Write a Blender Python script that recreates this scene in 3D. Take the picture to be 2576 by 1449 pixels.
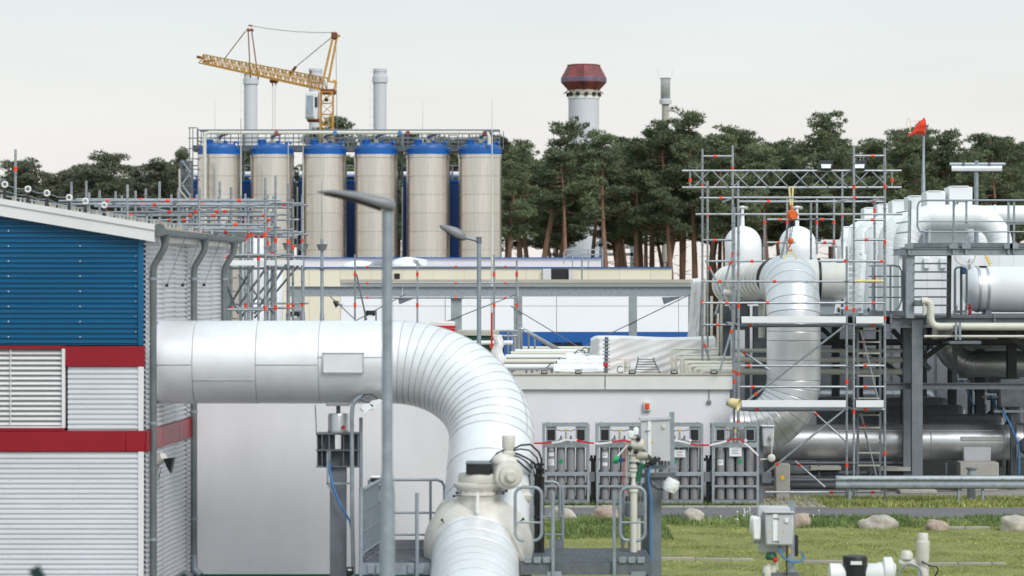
import bpy, math, random
import numpy as np
from mathutils import Vector, Matrix
rad = math.radians
V = Vector
for o in list(bpy.data.objects):
    bpy.data.objects.remove(o)
SC = bpy.context.scene
COL = SC.collection
# ---------------------------------------------------------------- camera
FPX, CXP, HZP, CAMH = 7044.0, 1288.0, 704.4, 5.2     # focal length, centre and horizon in a 2576 px wide frame
cam = bpy.data.cameras.new('camera')
camo = bpy.data.objects.new('camera', cam)
COL.objects.link(camo)
camo.location = (0, 0, CAMH)
camo.rotation_euler = (rad(90), 0, 0)
cam.sensor_width = 36.0
cam.lens = 36.0 * FPX / 2576.0
cam.shift_y = -(724.5 - HZP) / 2576.0
cam.clip_start = 1.0
cam.clip_end = 6000.0
cam.dof.use_dof = True
cam.dof.focus_distance = 78.0
cam.dof.aperture_fstop = 2.1
SC.camera = camo
# ---------------------------------------------------------------- overcast sky and soft sun
SUN_EL, SUN_AZ = 42.0, 148.0                          # azimuth from +Y towards +X
wd = bpy.data.worlds.new('World')
SC.world = wd
wd.use_nodes = True
nt = wd.node_tree
nt.nodes.clear()
wo = nt.nodes.new('ShaderNodeOutputWorld')
bg = nt.nodes.new('ShaderNodeBackground')
bg.inputs['Strength'].default_value = 0.1
sky = nt.nodes.new('ShaderNodeTexSky')
sky.sky_type = 'NISHITA'
sky.sun_disc = False
sky.sun_elevation = rad(SUN_EL)
sky.sun_rotation = rad(SUN_AZ)
sky.air_density = 1.2
sky.dust_density = 4.0
hs = nt.nodes.new('ShaderNodeHueSaturation')
hs.inputs['Saturation'].default_value = 0.35
tc = nt.nodes.new('ShaderNodeTexCoord')
sep = nt.nodes.new('ShaderNodeSeparateXYZ')
rmp = nt.nodes.new('ShaderNodeValToRGB')
e = rmp.color_ramp.elements
e[0].position = 0.0
e[0].color = (0.945, 0.890, 0.840, 1)
e[1].position = 0.16
e[1].color = (0.68, 0.825, 0.855, 1)
m_ = e.new(0.05)
m_.color = (0.905, 0.890, 0.865, 1)
mul = nt.nodes.new('ShaderNodeVectorMath')
mul.operation = 'SCALE'
mul.inputs['Scale'].default_value = 9.5
mix = nt.nodes.new('ShaderNodeMix')
mix.data_type = 'RGBA'
mix.inputs['Factor'].default_value = 0.90
L = nt.links.new
L(tc.outputs['Generated'], sep.inputs[0])
L(sep.outputs['Z'], rmp.inputs[0])
cn_ = nt.nodes.new('ShaderNodeTexNoise')
cn_.inputs['Scale'].default_value = 5.0
cn_.inputs['Detail'].default_value = 4.0
cm_ = nt.nodes.new('ShaderNodeMapping')
cm_.inputs['Scale'].default_value = (1.0, 1.0, 5.0)
cr2 = nt.nodes.new('ShaderNodeMapRange')
cr2.inputs['From Min'].default_value = 0.3
cr2.inputs['From Max'].default_value = 0.7
cr2.inputs['To Min'].default_value = 0.955
cr2.inputs['To Max'].default_value = 1.035
cs2 = nt.nodes.new('ShaderNodeVectorMath')
cs2.operation = 'SCALE'
L(tc.outputs['Generated'], cm_.inputs[0])
L(cm_.outputs[0], cn_.inputs['Vector'])
L(cn_.outputs['Fac'], cr2.inputs['Value'])
L(rmp.outputs['Color'], cs2.inputs[0])
L(cr2.outputs[0], cs2.inputs['Scale'])
L(cs2.outputs[0], mul.inputs[0])
L(sky.outputs[0], hs.inputs['Color'])
L(hs.outputs[0], mix.inputs['A'])
L(mul.outputs[0], mix.inputs['B'])
L(mix.outputs['Result'], bg.inputs['Color'])
L(bg.outputs[0], wo.inputs['Surface'])
sl = bpy.data.lights.new('sun', 'SUN')
sl.energy = 2.0
sl.angle = rad(28)
sl.color = (1.0, 0.972, 0.955)
so = bpy.data.objects.new('sun', sl)
COL.objects.link(so)
_d = V((math.sin(rad(SUN_AZ)) * math.cos(rad(SUN_EL)), math.cos(rad(SUN_AZ)) * math.cos(rad(SUN_EL)), math.sin(rad(SUN_EL))))
so.rotation_euler = _d.to_track_quat('Z', 'Y').to_euler()
so.location = (20, -20, 40)
SC.view_settings.view_transform = 'Standard'
SC.view_settings.look = 'None'
SC.view_settings.exposure = 0.16
SC.view_settings.gamma = 1.0
SC.view_settings.use_curve_mapping = False
SC.cycles.use_denoising = True
SC.cycles.max_bounces = 6
SC.cycles.diffuse_bounces = 3
SC.cycles.glossy_bounces = 3
SC.cycles.transparent_max_bounces = 6
random.seed(7)
rng = random.Random(11)

# ---------------------------------------------------------------- pixel helpers
def Q(x, y, D):
    """direction of pixel (x, y) of the 2576 px wide frame, at depth D metres"""
    return V(((x - CXP) * D / FPX, D, CAMH - (y - HZP) * D / FPX))
def QX(x, D): return (x - CXP) * D / FPX
def QZ(y, D): return CAMH - (y - HZP) * D / FPX
def QR(px, D): return px * D / FPX

# ---------------------------------------------------------------- materials
MATS = {}
def mat(name, col, rough=0.55, metal=0.0, var=0.10, scale=3.0, stretch=(1, 1, 1), bump=0.0, bscale=80.0,
        col2=None, island=0.0, spec=0.5, objvar=0.05, fine=0.0):
    m = bpy.data.materials.new(name)
    m.use_nodes = True
    t = m.node_tree
    b = t.nodes['Principled BSDF']
    b.inputs['Metallic'].default_value = metal
    b.inputs['Specular IOR Level'].default_value = spec
    tcn = t.nodes.new('ShaderNodeTexCoord')
    mp = t.nodes.new('ShaderNodeMapping')
    mp.inputs['Scale'].default_value = stretch
    t.links.new(tcn.outputs['Object'], mp.inputs[0])
    nz = t.nodes.new('ShaderNodeTexNoise')
    nz.inputs['Scale'].default_value = scale
    nz.inputs['Detail'].default_value = 6.0
    nz.inputs['Roughness'].default_value = 0.65
    t.links.new(mp.outputs[0], nz.inputs['Vector'])
    r = t.nodes.new('ShaderNodeValToRGB')
    c2 = col2 if col2 else tuple(c * (1 + var) for c in col)
    r.color_ramp.elements[0].position = 0.3
    r.color_ramp.elements[0].color = (*[max(0, c * (1 - var)) for c in col], 1)
    r.color_ramp.elements[1].position = 0.7
    r.color_ramp.elements[1].color = (*[min(1, c) for c in c2], 1)
    t.links.new(nz.outputs['Fac'], r.inputs[0])
    out = r.outputs[0]
    oi = t.nodes.new('ShaderNodeObjectInfo')
    hsv = t.nodes.new('ShaderNodeHueSaturation')
    ma = t.nodes.new('ShaderNodeMapRange')
    ma.inputs['To Min'].default_value = 1 - objvar
    ma.inputs['To Max'].default_value = 1 + objvar
    t.links.new(oi.outputs['Random'], ma.inputs['Value'])
    vout = ma.outputs[0]
    if island:
        g = t.nodes.new('ShaderNodeNewGeometry')
        mi = t.nodes.new('ShaderNodeMapRange')
        mi.inputs['To Min'].default_value = 1 - island
        mi.inputs['To Max'].default_value = 1 + island
        t.links.new(g.outputs['Random Per Island'], mi.inputs['Value'])
        mm = t.nodes.new('ShaderNodeMath')
        mm.operation = 'MULTIPLY'
        t.links.new(vout, mm.inputs[0])
        t.links.new(mi.outputs[0], mm.inputs[1])
        vout = mm.outputs[0]
    if fine:
        n3 = t.nodes.new('ShaderNodeTexNoise')
        n3.inputs['Scale'].default_value = bscale
        n3.inputs['Detail'].default_value = 3
        t.links.new(tcn.outputs['Object'], n3.inputs['Vector'])
        m3 = t.nodes.new('ShaderNodeMapRange')
        m3.inputs['From Min'].default_value = 0.3
        m3.inputs['From Max'].default_value = 0.7
        m3.inputs['To Min'].default_value = 1 - fine
        m3.inputs['To Max'].default_value = 1 + fine
        t.links.new(n3.outputs['Fac'], m3.inputs['Value'])
        mm = t.nodes.new('ShaderNodeMath')
        mm.operation = 'MULTIPLY'
        t.links.new(vout, mm.inputs[0])
        t.links.new(m3.outputs[0], mm.inputs[1])
        vout = mm.outputs[0]
    t.links.new(vout, hsv.inputs['Value'])
    t.links.new(out, hsv.inputs['Color'])
    t.links.new(hsv.outputs[0], b.inputs['Base Color'])
    rr = t.nodes.new('ShaderNodeMapRange')
    rr.inputs['To Min'].default_value = max(0.03, rough - 0.08)
    rr.inputs['To Max'].default_value = min(1, rough + 0.08)
    t.links.new(nz.outputs['Fac'], rr.inputs['Value'])
    t.links.new(rr.outputs[0], b.inputs['Roughness'])
    if bump:
        n2 = t.nodes.new('ShaderNodeTexNoise')
        n2.inputs['Scale'].default_value = bscale
        n2.inputs['Detail'].default_value = 4
        t.links.new(mp.outputs[0], n2.inputs['Vector'])
        bp = t.nodes.new('ShaderNodeBump')
        bp.inputs['Strength'].default_value = bump
        bp.inputs['Distance'].default_value = 0.02
        t.links.new(n2.outputs['Fac'], bp.inputs['Height'])
        t.links.new(bp.outputs[0], b.inputs['Normal'])
    MATS[name] = m
    return m
mat('galv', (.285, .320, .365), .46, .35, .16, 9.0, bump=.05, bscale=30, objvar=.08)
mat('galv_light', (.34, .37, .40), .46, .35, .16, 9.0, bump=.05, bscale=30, objvar=.06)
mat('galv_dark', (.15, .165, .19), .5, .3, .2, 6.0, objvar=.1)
mat('steel_paint', (.17, .185, .21), .5, .1, .14, 4.0, objvar=.08)
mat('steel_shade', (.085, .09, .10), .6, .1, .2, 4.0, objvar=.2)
mat('tube', (.33, .35, .385), .38, .5, .22, 14.0, objvar=.14)
mat('alu', (.84, .835, .87), .40, .40, .07, 1.6, stretch=(1, 1, 1), bump=.10, bscale=1.6, objvar=.03)
mat('alu_bright', (.80, .80, .83), .34, .60, .06, 2.0, bump=.02, bscale=5, objvar=.03)
mat('seam', (.34, .34, .37), .6, .2, .15, 4.0)
mat('alu_dull', (.56, .56, .58), .34, .75, .14, 2.0, objvar=.05)
mat('silo_metal', (.80, .735, .685), .27, .97, .09, 6.0, stretch=(1, 1, .05), bump=.015, bscale=20, objvar=.03)  # vertical streaks: brushed grain, strengthened to paint in upright highlights
mat('white_pipe', (.80, .81, .83), .42, .08, .04, 1.5, objvar=.03)
mat('offwhite', (.76, .75, .72), .42, 0, .04, 3.0, objvar=.03)
mat('cream', (.62, .60, .53), .45, 0, .06, 3.0, objvar=.04)
mat('cream_dark', (.42, .40, .35), .5, 0, .1, 4.0)
mat('valve_cream', (.62, .59, .545), .42, 0, .08, 7.0, bump=.03, bscale=40, objvar=.04)
mat('blue_clad', (.0, .098, .225), .40, .05, .10, 1.2, stretch=(.4, 1, 1), objvar=.03)
mat('white_clad', (.70, .70, .74), .42, .1, .07, 1.2, stretch=(.4, 1, 1), objvar=.03)
mat('side_clad', (.66, .66, .70), .40, .25, .06, 2.0, objvar=.03)
mat('red_band', (.29, .004, .015), .35, .05, .07, 1.0, objvar=.03)
mat('white_trim', (.75, .73, .74), .4, .05, .05, 1.0, objvar=.02)
mat('roof_sheet', (.40, .35, .31), .6, 0, .12, 3.0)
mat('zinc', (.17, .19, .195), .42, .35, .2, 3.0, objvar=.06)
mat('stucco', (.76, .745, .775), .9, 0, .07, .9, stretch=(1, 1, .35), bump=.12, bscale=130, fine=.025, objvar=0)
mat('stucco_white', (.75, .73, .77), .9, 0, .04, .7, bump=.10, bscale=130, fine=.02, objvar=0)
mat('coping', (.72, .70, .69), .6, 0, .05, 2.0)
mat('panel_white', (.86, .86, .89), .5, 0, .03, .6, objvar=.02)
mat('panel_blue', (.010, .10, .36), .45, 0, .06, .8, objvar=.03)
mat('cream_wall', (.74, .67, .54), .8, 0, .04, .5, objvar=.025)
mat('grey_wall', (.62, .60, .64), .75, 0, .05, .6, objvar=.02)
mat('tan', (.45, .40, .34), .7, 0, .08, 1.0)
mat('blue_paint', (.004, .105, .40), .4, 0, .08, 2.0, objvar=.04)
mat('navy', (.006, .045, .20), .45, 0, .12, 1.0, objvar=.05)
mat('crane_yellow', (.55, .29, .055), .5, .05, .22, 3.0, objvar=.12)
mat('crane_rust', (.20, .055, .025), .6, .05, .3, 4.0)
mat('stack_white', (.60, .60, .65), .6, 0, .05, .5, stretch=(1, 1, .3), objvar=.02)
mat('rust', (.17, .045, .065), .55, .2, .5, .8, stretch=(1, 1, .45), col2=(.34, .085, .075))
mat('rust_blue', (.16, .12, .20), .5, .3, .4, 1.5)
mat('orange', (.80, .055, .015), .5, 0, .12, 5.0, objvar=.1)
mat('hoist_orange', (.72, .13, .02), .45, 0, .15, 8.0)
mat('sling', (.72, .60, .30), .8, 0, .15, 12.0)
mat('black', (.012, .012, .014), .5, 0, .2, 5.0)
mat('rubber', (.02, .02, .022), .6, 0, .2, 5.0)
mat('glass_dark', (.02, .025, .03), .12, 0, .2, 2.0)
mat('glass_pale', (.30, .36, .42), .12, .3, .2, 1.0)
mat('lens', (.75, .76, .78), .15, 0, .1, 3.0)
mat('cyl_grey', (.255, .25, .26), .45, .05, .06, 2.0, objvar=.05)
mat('label_white', (.75, .75, .76), .6, 0, .05, 3.0)
mat('label_green', (.01, .28, .11), .5, 0, .05, 3.0)
mat('print_grey', (.25, .25, .26), .7, 0, .1, 3.0)
mat('yellow', (.75, .50, .03), .5, 0, .1, 3.0)
mat('red_paint', (.55, .02, .025), .5, 0, .1, 3.0)
mat('tape_white', (.78, .76, .76), .6, 0, .05, 3.0)
mat('tarp', (.76, .75, .76), .55, 0, .05, 2.0, bump=.25, bscale=9)
mat('insul', (.80, .80, .82), .5, 0, .05, 3.0, bump=.15, bscale=20)
mat('cable_blue', (.05, .18, .42), .5, 0, .1, 3.0)
mat('green', (.012, .10, .055), .5, 0, .1, 3.0)
mat('fence_green', (.008, .035, .03), .5, 0, .1, 3.0)
mat('concrete', (.36, .34, .31), .9, 0, .14, 2.5, bump=.2, bscale=60, fine=.06)
mat('cabinet', (.50, .50, .53), .5, 0, .04, 2.0, objvar=.04)
mat('plastic_white', (.78, .78, .80), .45, 0, .04, 3.0)
mat('lamp_grey', (.22, .22, .235), .45, .1, .08, 4.0)
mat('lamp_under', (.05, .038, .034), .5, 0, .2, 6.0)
mat('asphalt', (.175, .165, .18), .9, 0, .14, .9, bump=.3, bscale=120, fine=.12)
mat('soil', (.13, .125, .075), 1.0, 0, .35, .35, bump=.5, bscale=20, col2=(.20, .22, .09), fine=.25)
mat('yard', (.30, .29, .275), .95, 0, .2, .5, bump=.4, bscale=50, fine=.18)
mat('bounce_gravel', (.20, .195, .19), .95, 0, .25, .5, bump=.4, bscale=50, fine=.2)
mat('lawn', (.20, .215, .06), 1.0, 0, .30, .8, bump=.5, bscale=35, col2=(.30, .30, .10), fine=.25)
mat('grass', (.215, .29, .07), .8, 0, .42, 1.1, col2=(.43, .43, .15), island=.5)
mat('weed', (.11, .18, .045), .8, 0, .3, 1.1, col2=(.21, .28, .09), island=.4)
mat('paver', (.34, .31, .27), .9, 0, .12, 2.0, bump=.2, bscale=60, objvar=.1)
mat('rock_pink', (.42, .32, .27), .9, 0, .22, 3.5, bump=.6, bscale=14, fine=.12)
mat('rock_grey', (.42, .38, .33), .9, 0, .3, 3.5, bump=.6, bscale=12, fine=.12, col2=(.60, .54, .48))
mat('pine', (.094, .132, .080), .85, 0, .32, .35, col2=(.198, .232, .118), island=.35, objvar=.22)  # foliage lightened in its colour to stand for distance haze
mat('pine_far', (.094, .116, .082), .8, 0, .3, .3, col2=(.17, .185, .12), island=.25, objvar=.15)
mat('bark', (.20, .115, .085), .9, 0, .4, 1.2, stretch=(1, 1, .3), bump=.4, bscale=8, objvar=.3, col2=(.33, .18, .12))
mat('flower', (.7, .7, .66), .8, 0, .05, 3)

# ---------------------------------------------------------------- mesh helpers
ORG = {}
class MB:
    def __init__(s): s.v = []; s.f = []
    def add(s, vs, fs):
        n = len(s.v)
        s.v.extend(V(a) for a in vs)
        s.f.extend(tuple(i + n for i in f) for f in fs)
        return s
    def box(s, a, b):
        x0, x1 = sorted((a[0], b[0])); y0, y1 = sorted((a[1], b[1])); z0, z1 = sorted((a[2], b[2]))
        return s.add([(x0, y0, z0), (x1, y0, z0), (x1, y1, z0), (x0, y1, z0), (x0, y0, z1), (x1, y0, z1), (x1, y1, z1), (x0, y1, z1)],
                     [(0, 3, 2, 1), (4, 5, 6, 7), (0, 1, 5, 4), (1, 2, 6, 5), (2, 3, 7, 6), (3, 0, 4, 7)])
    def bbox(s, a, b, e=.01):
        """box with chamfered edges"""
        x0, x1 = sorted((a[0], b[0])); y0, y1 = sorted((a[1], b[1])); z0, z1 = sorted((a[2], b[2]))
        e = min(e, (x1 - x0) / 3, (y1 - y0) / 3, (z1 - z0) / 3)
        rings = []
        for z, i in ((z0, e), (z0 + e, 0), (z1 - e, 0), (z1, e)):
            rings.append([V((x0 + i + e * (i == 0), y0 + i, z)), V((x1 - i - e * (i == 0), y0 + i, z)), V((x1 - i, y0 + i + e * (i == 0), z)), V((x1 - i, y1 - i - e * (i == 0), z)),
                          V((x1 - i - e * (i == 0), y1 - i, z)), V((x0 + i + e * (i == 0), y1 - i, z)), V((x0 + i, y1 - i - e * (i == 0), z)), V((x0 + i, y0 + i + e * (i == 0), z))])
        return s.loft(rings)
    def loft(s, rings, cap=True, closed=True):
        n = len(s.v); k = len(rings[0])
        for r in rings: s.v.extend(V(a) for a in r)
        for i in range(len(rings) - 1):
            for j in range(k if closed else k - 1):
                a = n + i * k + j; b = n + i * k + (j + 1) % k
                s.f.append((a, b, b + k, a + k))
        if cap and closed:
            s.f.append(tuple(n + j for j in reversed(range(k))))
            s.f.append(tuple(n + (len(rings) - 1) * k + j for j in range(k)))
        return s
    def frames(s, pts):
        pts = [V(p) for p in pts]
        T = []
        for i in range(len(pts)):
            a = pts[max(i - 1, 0)]; b = pts[min(i + 1, len(pts) - 1)]
            d = b - a
            if d.length < 1e-9: d = V((0, 0, 1))
            T.append(d.normalized())
        up = V((0, 0, 1)) if abs(T[0].z) < .95 else V((0, -1, 0))
        nrm = (up - T[0] * up.dot(T[0])).normalized()
        N = [nrm]
        for i in range(1, len(pts)):
            nrm = N[-1] - T[i] * N[-1].dot(T[i])
            N.append(nrm.normalized())
        return pts, T, N
    def tube(s, pts, r, n=8, cap=True):
        pts, T, N = s.frames(pts)
        rs = r if isinstance(r, (list, tuple)) else [r] * len(pts)
        rings = []
        for p, t, u, q in zip(pts, T, N, rs):
            w = t.cross(u)
            rings.append([p + (u * math.cos(2 * math.pi * j / n) + w * math.sin(2 * math.pi * j / n)) * q for j in range(n)])
        return s.loft(rings, cap)
    def cyl(s, p, q, r, n=16, r2=None):
        return s.tube([p, q], [r, r if r2 is None else r2], n)
    def lathe(s, o, prof, axis=(0, 0, 1), n=24, cap=True):
        ax = V(axis).normalized(); o = V(o)
        u = (V((0, -1, 0)) if abs(ax.y) < .9 else V((0, 0, 1)))
        u = (u - ax * u.dot(ax)).normalized(); w = ax.cross(u)
        return s.loft([[o + ax * h + (u * math.cos(2 * math.pi * j / n) + w * math.sin(2 * math.pi * j / n)) * max(r, 1e-4) for j in range(n)] for r, h in prof], cap)
    def beam(s, p, q, w, h, up=(0, 0, 1)):
        p = V(p); q = V(q); t = (q - p).normalized(); up = V(up)
        if abs(t.dot(up)) > .97: up = V((0, 1, 0))
        sd = t.cross(up).normalized(); u = sd.cross(t).normalized()
        c = [sd * (-w / 2) + u * (-h / 2), sd * (w / 2) + u * (-h / 2), sd * (w / 2) + u * (h / 2), sd * (-w / 2) + u * (h / 2)]
        return s.loft([[p + a for a in c], [q + a for a in c]])
    def ibeam(s, p, q, h, b, tf=.02, tw=.012, up=(0, 0, 1)):
        p = V(p); q = V(q); t = (q - p).normalized(); up = V(up)
        if abs(t.dot(up)) > .97: up = V((0, 1, 0))
        sd = t.cross(up).normalized(); u = sd.cross(t).normalized()
        pr = [(-b / 2, -h / 2), (b / 2, -h / 2), (b / 2, -h / 2 + tf), (tw / 2, -h / 2 + tf), (tw / 2, h / 2 - tf), (b / 2, h / 2 - tf), (b / 2, h / 2), (-b / 2, h / 2), (-b / 2, h / 2 - tf), (-tw / 2, h / 2 - tf), (-tw / 2, -h / 2 + tf), (-b / 2, -h / 2 + tf)]
        return s.loft([[p + sd * x + u * y for x, y in pr], [q + sd * x + u * y for x, y in pr]])
    def prism(s, poly, vec):
        poly = [V(a) for a in poly]; vec = V(vec)
        return s.loft([poly, [a + vec for a in poly]])
    def ell(s, c, r, nu=12, nv=8):
        c = V(c)
        if not isinstance(r, (list, tuple)): r = (r, r, r)
        rings = []
        for i in range(nv + 1):
            a = -math.pi / 2 + math.pi * i / nv
            k = max(math.cos(a), .02)
            rings.append([c + V((r[0] * k * math.cos(2 * math.pi * j / nu), r[1] * k * math.sin(2 * math.pi * j / nu), r[2] * math.sin(a))) for j in range(nu)])
        return s.loft(rings)
def worg(o): return ORG[o.name]
def ob(name, mb, m, parent=None, smooth=40, kind=None):
    me = bpy.data.meshes.new(name)
    off = worg(parent) if parent else V((0, 0, 0))
    if parent is None:
        lo = [min(a[i] for a in mb.v) for i in range(3)]; hi = [max(a[i] for a in mb.v) for i in range(3)]
        off = V(((lo[0] + hi[0]) / 2, (lo[1] + hi[1]) / 2, lo[2]))
    me.from_pydata([tuple(a - off) for a in mb.v], [], mb.f)
    me.update()
    if smooth:
        me.polygons.foreach_set('use_smooth', [True] * len(me.polygons))
        me.set_sharp_from_angle(angle=rad(smooth))
    me.materials.append(MATS[m])
    o = bpy.data.objects.new(name, me)
    COL.objects.link(o)
    if parent:
        o.parent = parent
    else:
        o.location = off
    ORG[o.name] = V(off)
    if kind: o['kind'] = kind
    return o
def tag(o, label, cat, group=None):
    o['label'] = label; o['category'] = cat
    if group: o['group'] = group
    return o
def thing(name, label, cat, loc, group=None):
    o = bpy.data.objects.new(name, None)
    o.empty_display_size = .2
    COL.objects.link(o)
    o.location = loc
    ORG[o.name] = V(loc)
    return tag(o, label, cat, group)
def struct(name, mb, m, smooth=0):
    o = ob(name, mb, m, None, smooth); o['kind'] = 'structure'
    return o
def dup(root, loc, label, rotz=0.0, scale=1.0):
    r = root.copy(); COL.objects.link(r)
    r.location = loc; r.rotation_euler = (0, 0, rotz); r.scale = (scale,) * 3
    r['label'] = label
    ORG[r.name] = V(loc)
    def rec(src, dst):
        for ch in [c for c in src.children]:
            c = ch.copy(); COL.objects.link(c); c.parent = dst
            ORG[c.name] = V(loc)
            rec(ch, c)
    rec(root, r)
    return r
def arc(c, a, b, R, a0, a1, n):
    """points c + R*(a cos t + b sin t)"""
    c = V(c); a = V(a); b = V(b)
    return [c + (a * math.cos(t) + b * math.sin(t)) * R for t in [a0 + (a1 - a0) * i / n for i in range(n + 1)]]
def clad_path(parent, pts, r, m, name='cladding_segment', n=40, groove=.006, skip=(), ring=0):
    """one shell segment between each pair of neighbouring stations, the lap joints cut as grooves"""
    pts = [pts[0]] + [b for a, b in zip(pts[:-1], pts[1:]) if (V(b) - V(a)).length > 1e-4]
    mb = MB(); P, T, N = mb.frames(pts)
    out = []
    for i in range(len(P) - 1):
        if i in skip: continue
        L_ = (P[i + 1] - P[i]).length
        g = min(.014, L_ * .2)
        st = [(0, r - groove), (g / L_, r), (1 - g / L_, r + .003), (1, r - groove)]
        rings = []
        for t, q in st:
            p = P[i].lerp(P[i + 1], t); tt = T[i].lerp(T[i + 1], t).normalized(); u = N[i].lerp(N[i + 1], t)
            u = (u - tt * u.dot(tt)).normalized(); w = tt.cross(u)
            rings.append([p + (u * math.cos(2 * math.pi * j / n) + w * math.sin(2 * math.pi * j / n)) * q for j in range(n)])
        out.append(ob(name, MB().loft(rings, cap=False), m, parent, 13))
        if i and ring:
            tt = T[i]; u = N[i]; w = tt.cross(u)
            ob('seam_ring', MB().loft([[P[i] + tt * (ring * math.cos(a)) + (u * math.cos(2 * math.pi * j / n) + w * math.sin(2 * math.pi * j / n)) * (r - .002 + ring * math.sin(a)) for j in range(n)] for a in (0, 1.05, 2.1, 3.14)], cap=False), 'seam', out[-1], 40)
    return out
def rail(parent, name, pts, r=.021, m='galv', n=8):
    return ob(name, MB().tube(pts, r, n), m, parent)
def rrect(x0, x1, z0, z1, y, r=.12, n=5):
    """rounded rectangle loop in an X-Z plane"""
    pts = []
    for cx, cz, a in ((x1 - r, z1 - r, 0), (x0 + r, z1 - r, 90), (x0 + r, z0 + r, 180), (x1 - r, z0 + r, 270)):
        for i in range(n + 1):
            t = rad(a + 90 * i / n)
            pts.append(V((cx + r * math.cos(t), y, cz + r * math.sin(t))))
    pts.append(pts[0].copy())
    return pts
# ================================================================ SETTING: ground, lawn, road
struct('ground', MB().add([(-2500, -300, 0), (2500, -300, 0), (2500, 4000, 0), (-2500, 4000, 0)], [(0, 1, 2, 3)]), 'soil')
struct('yard', MB().add([(-60, 66.3, .004), (60, 66.3, .004), (60, 215, .004), (-60, 215, .004)], [(0, 1, 2, 3)]), 'yard')
def strip(name, x0, x1, y0, y1, z, m, nx=60):
    """sheet whose long edges wander a little"""
    mb = MB(); r = random.Random(name)
    a = [V((x0 + (x1 - x0) * i / nx, y0 + r.uniform(-.05, .05), z)) for i in range(nx + 1)]
    b = [V((x0 + (x1 - x0) * i / nx, y1 + r.uniform(-.05, .05), z)) for i in range(nx + 1)]
    mb.loft([a, b], closed=False)
    return struct(name, mb, m)
LAWN = MB()
NX, NY = 70, 60
def lawn_z(x, y):
    return .010 + .03 * math.sin(x * 1.7 + y) * math.sin(y * 1.3) * .6 + .16 * math.exp(-((x - 1.9) / 1.3) ** 2 - ((y - 57.6) / 1.6) ** 2) + .03
LAWN.v = [V((-1 + 16 * i / NX, 38 + 22.6 * j / NY, lawn_z(-1 + 16 * i / NX, 38 + 22.6 * j / NY))) for j in range(NY + 1) for i in range(NX + 1)]
LAWN.f = [(j * (NX + 1) + i, j * (NX + 1) + i + 1, (j + 1) * (NX + 1) + i + 1, (j + 1) * (NX + 1) + i) for j in range(NY) for i in range(NX)]
struct('lawn', LAWN, 'lawn', 60)
struct('bounce_gravel', MB().add([(-30, 20, .006), (-.9, 20, .006), (-.9, 66, .006), (-30, 66, .006)], [(0, 1, 2, 3)]), 'bounce_gravel')  # unseen grey sheet added to keep the bounce onto the pipe neutral and low
strip('road', -.3, 20, 60.75, 63.55, .03, 'asphalt')
struct('verge', MB().add([(-1, 63.6, .02), (20, 63.6, .02), (20, 66.6, .02), (-1, 66.6, .02)], [(0, 1, 2, 3)]), 'lawn')
kerb = thing('kerb', 'pale concrete kerb line along the far edge of the narrow road', 'kerb', (2.5, 63.6, 0))
for i in range(13):
    ob('kerb_stone', MB().bbox((-.6 + i * .5, 63.55, 0), (-.6 + i * .5 + .492, 63.67, .075), .012), 'concrete', kerb)
pav = struct('pavement', MB().box((5.35, 63.7, .022), (7.15, 66.5, .03)), 'yard')
for i in range(9):
    for j in range(14):
        ob('paver', MB().bbox((5.36 + i * .2, 63.71 + j * .2, .028), (5.36 + i * .2 + .186, 63.71 + j * .2 + .186, .05 + rng.uniform(0, .006)), .01), 'paver', pav)
# concrete edging strips lying in the lawn
def edging(x0, x1, y, label):
    t = thing('edging_strip', label, 'edging', ((x0 + x1) / 2, y, 0), 'edging strips in the lawn')
    x = x0
    while x < x1:
        w = rng.uniform(.55, .85)
        ob('edging_stone', MB().bbox((x, y - .05, 0), (min(x + w - .015, x1), y + .05, lawn_z(x, y) + .055), .012), 'paver', t)
        x += w
edging(QX(1650, 51.5), QX(1895, 51.5), 51.5, 'pale edging strip in the lawn left of the near grey cabinet')
edging(QX(2020, 51.0), QX(2120, 51.0), 51.0, 'short pale edging strip between the near cabinet and the black capped valve')
edging(QX(2330, 50.6), QX(2530, 50.6), 50.6, 'pale edging strip in the lawn right of the near valve motor')
edging(QX(2330, 58.0), QX(2490, 58.0), 58.0, 'thin pale edging strip beside the pink boulder')
# ---- grass blades
def blades(name, label, cat, n, x0, x1, y0, y1, hmin, hmax, wd_, m, seed, zf, dens=None):
    r = np.random.default_rng(seed)
    x = r.uniform(x0, x1, n); y = r.uniform(y0, y1, n)
    if dens is not None:
        k = r.uniform(0, 1, n) < dens(x, y); x = x[k]; y = y[k]
    n = len(x)
    z = np.array([zf(a, b) for a, b in zip(x, y)]) - .01
    h = r.uniform(hmin, hmax, n) * (0.6 + .8 * (np.sin(x * 2.1 + 1.3 * np.sin(y * 1.1)) * np.sin(y * 2.7) * .5 + .5))
    an = r.uniform(0, np.pi, n); w = r.uniform(.6, 1.3, n) * wd_
    lx = r.normal(0, .45, n) * h; ly = r.normal(0, .45, n) * h
    vs = np.empty((n * 3, 3))
    vs[0::3] = np.stack([x - np.cos(an) * w, y - np.sin(an) * w, z], 1)
    vs[1::3] = np.stack([x + np.cos(an) * w, y + np.sin(an) * w, z], 1)
    vs[2::3] = np.stack([x + lx, y + ly, z + h], 1)
    me = bpy.data.meshes.new(name)
    me.vertices.add(n * 3); me.vertices.foreach_set('co', vs.ravel())
    me.loops.add(n * 3); me.loops.foreach_set('vertex_index', np.arange(n * 3))
    me.polygons.add(n); me.polygons.foreach_set('loop_start', np.arange(n) * 3)
    me.update(); me.materials.append(MATS[m])
    o = bpy.data.objects.new(name, me); COL.objects.link(o)
    o['kind'] = 'stuff'; o['label'] = label; o['category'] = cat
    return o
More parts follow.
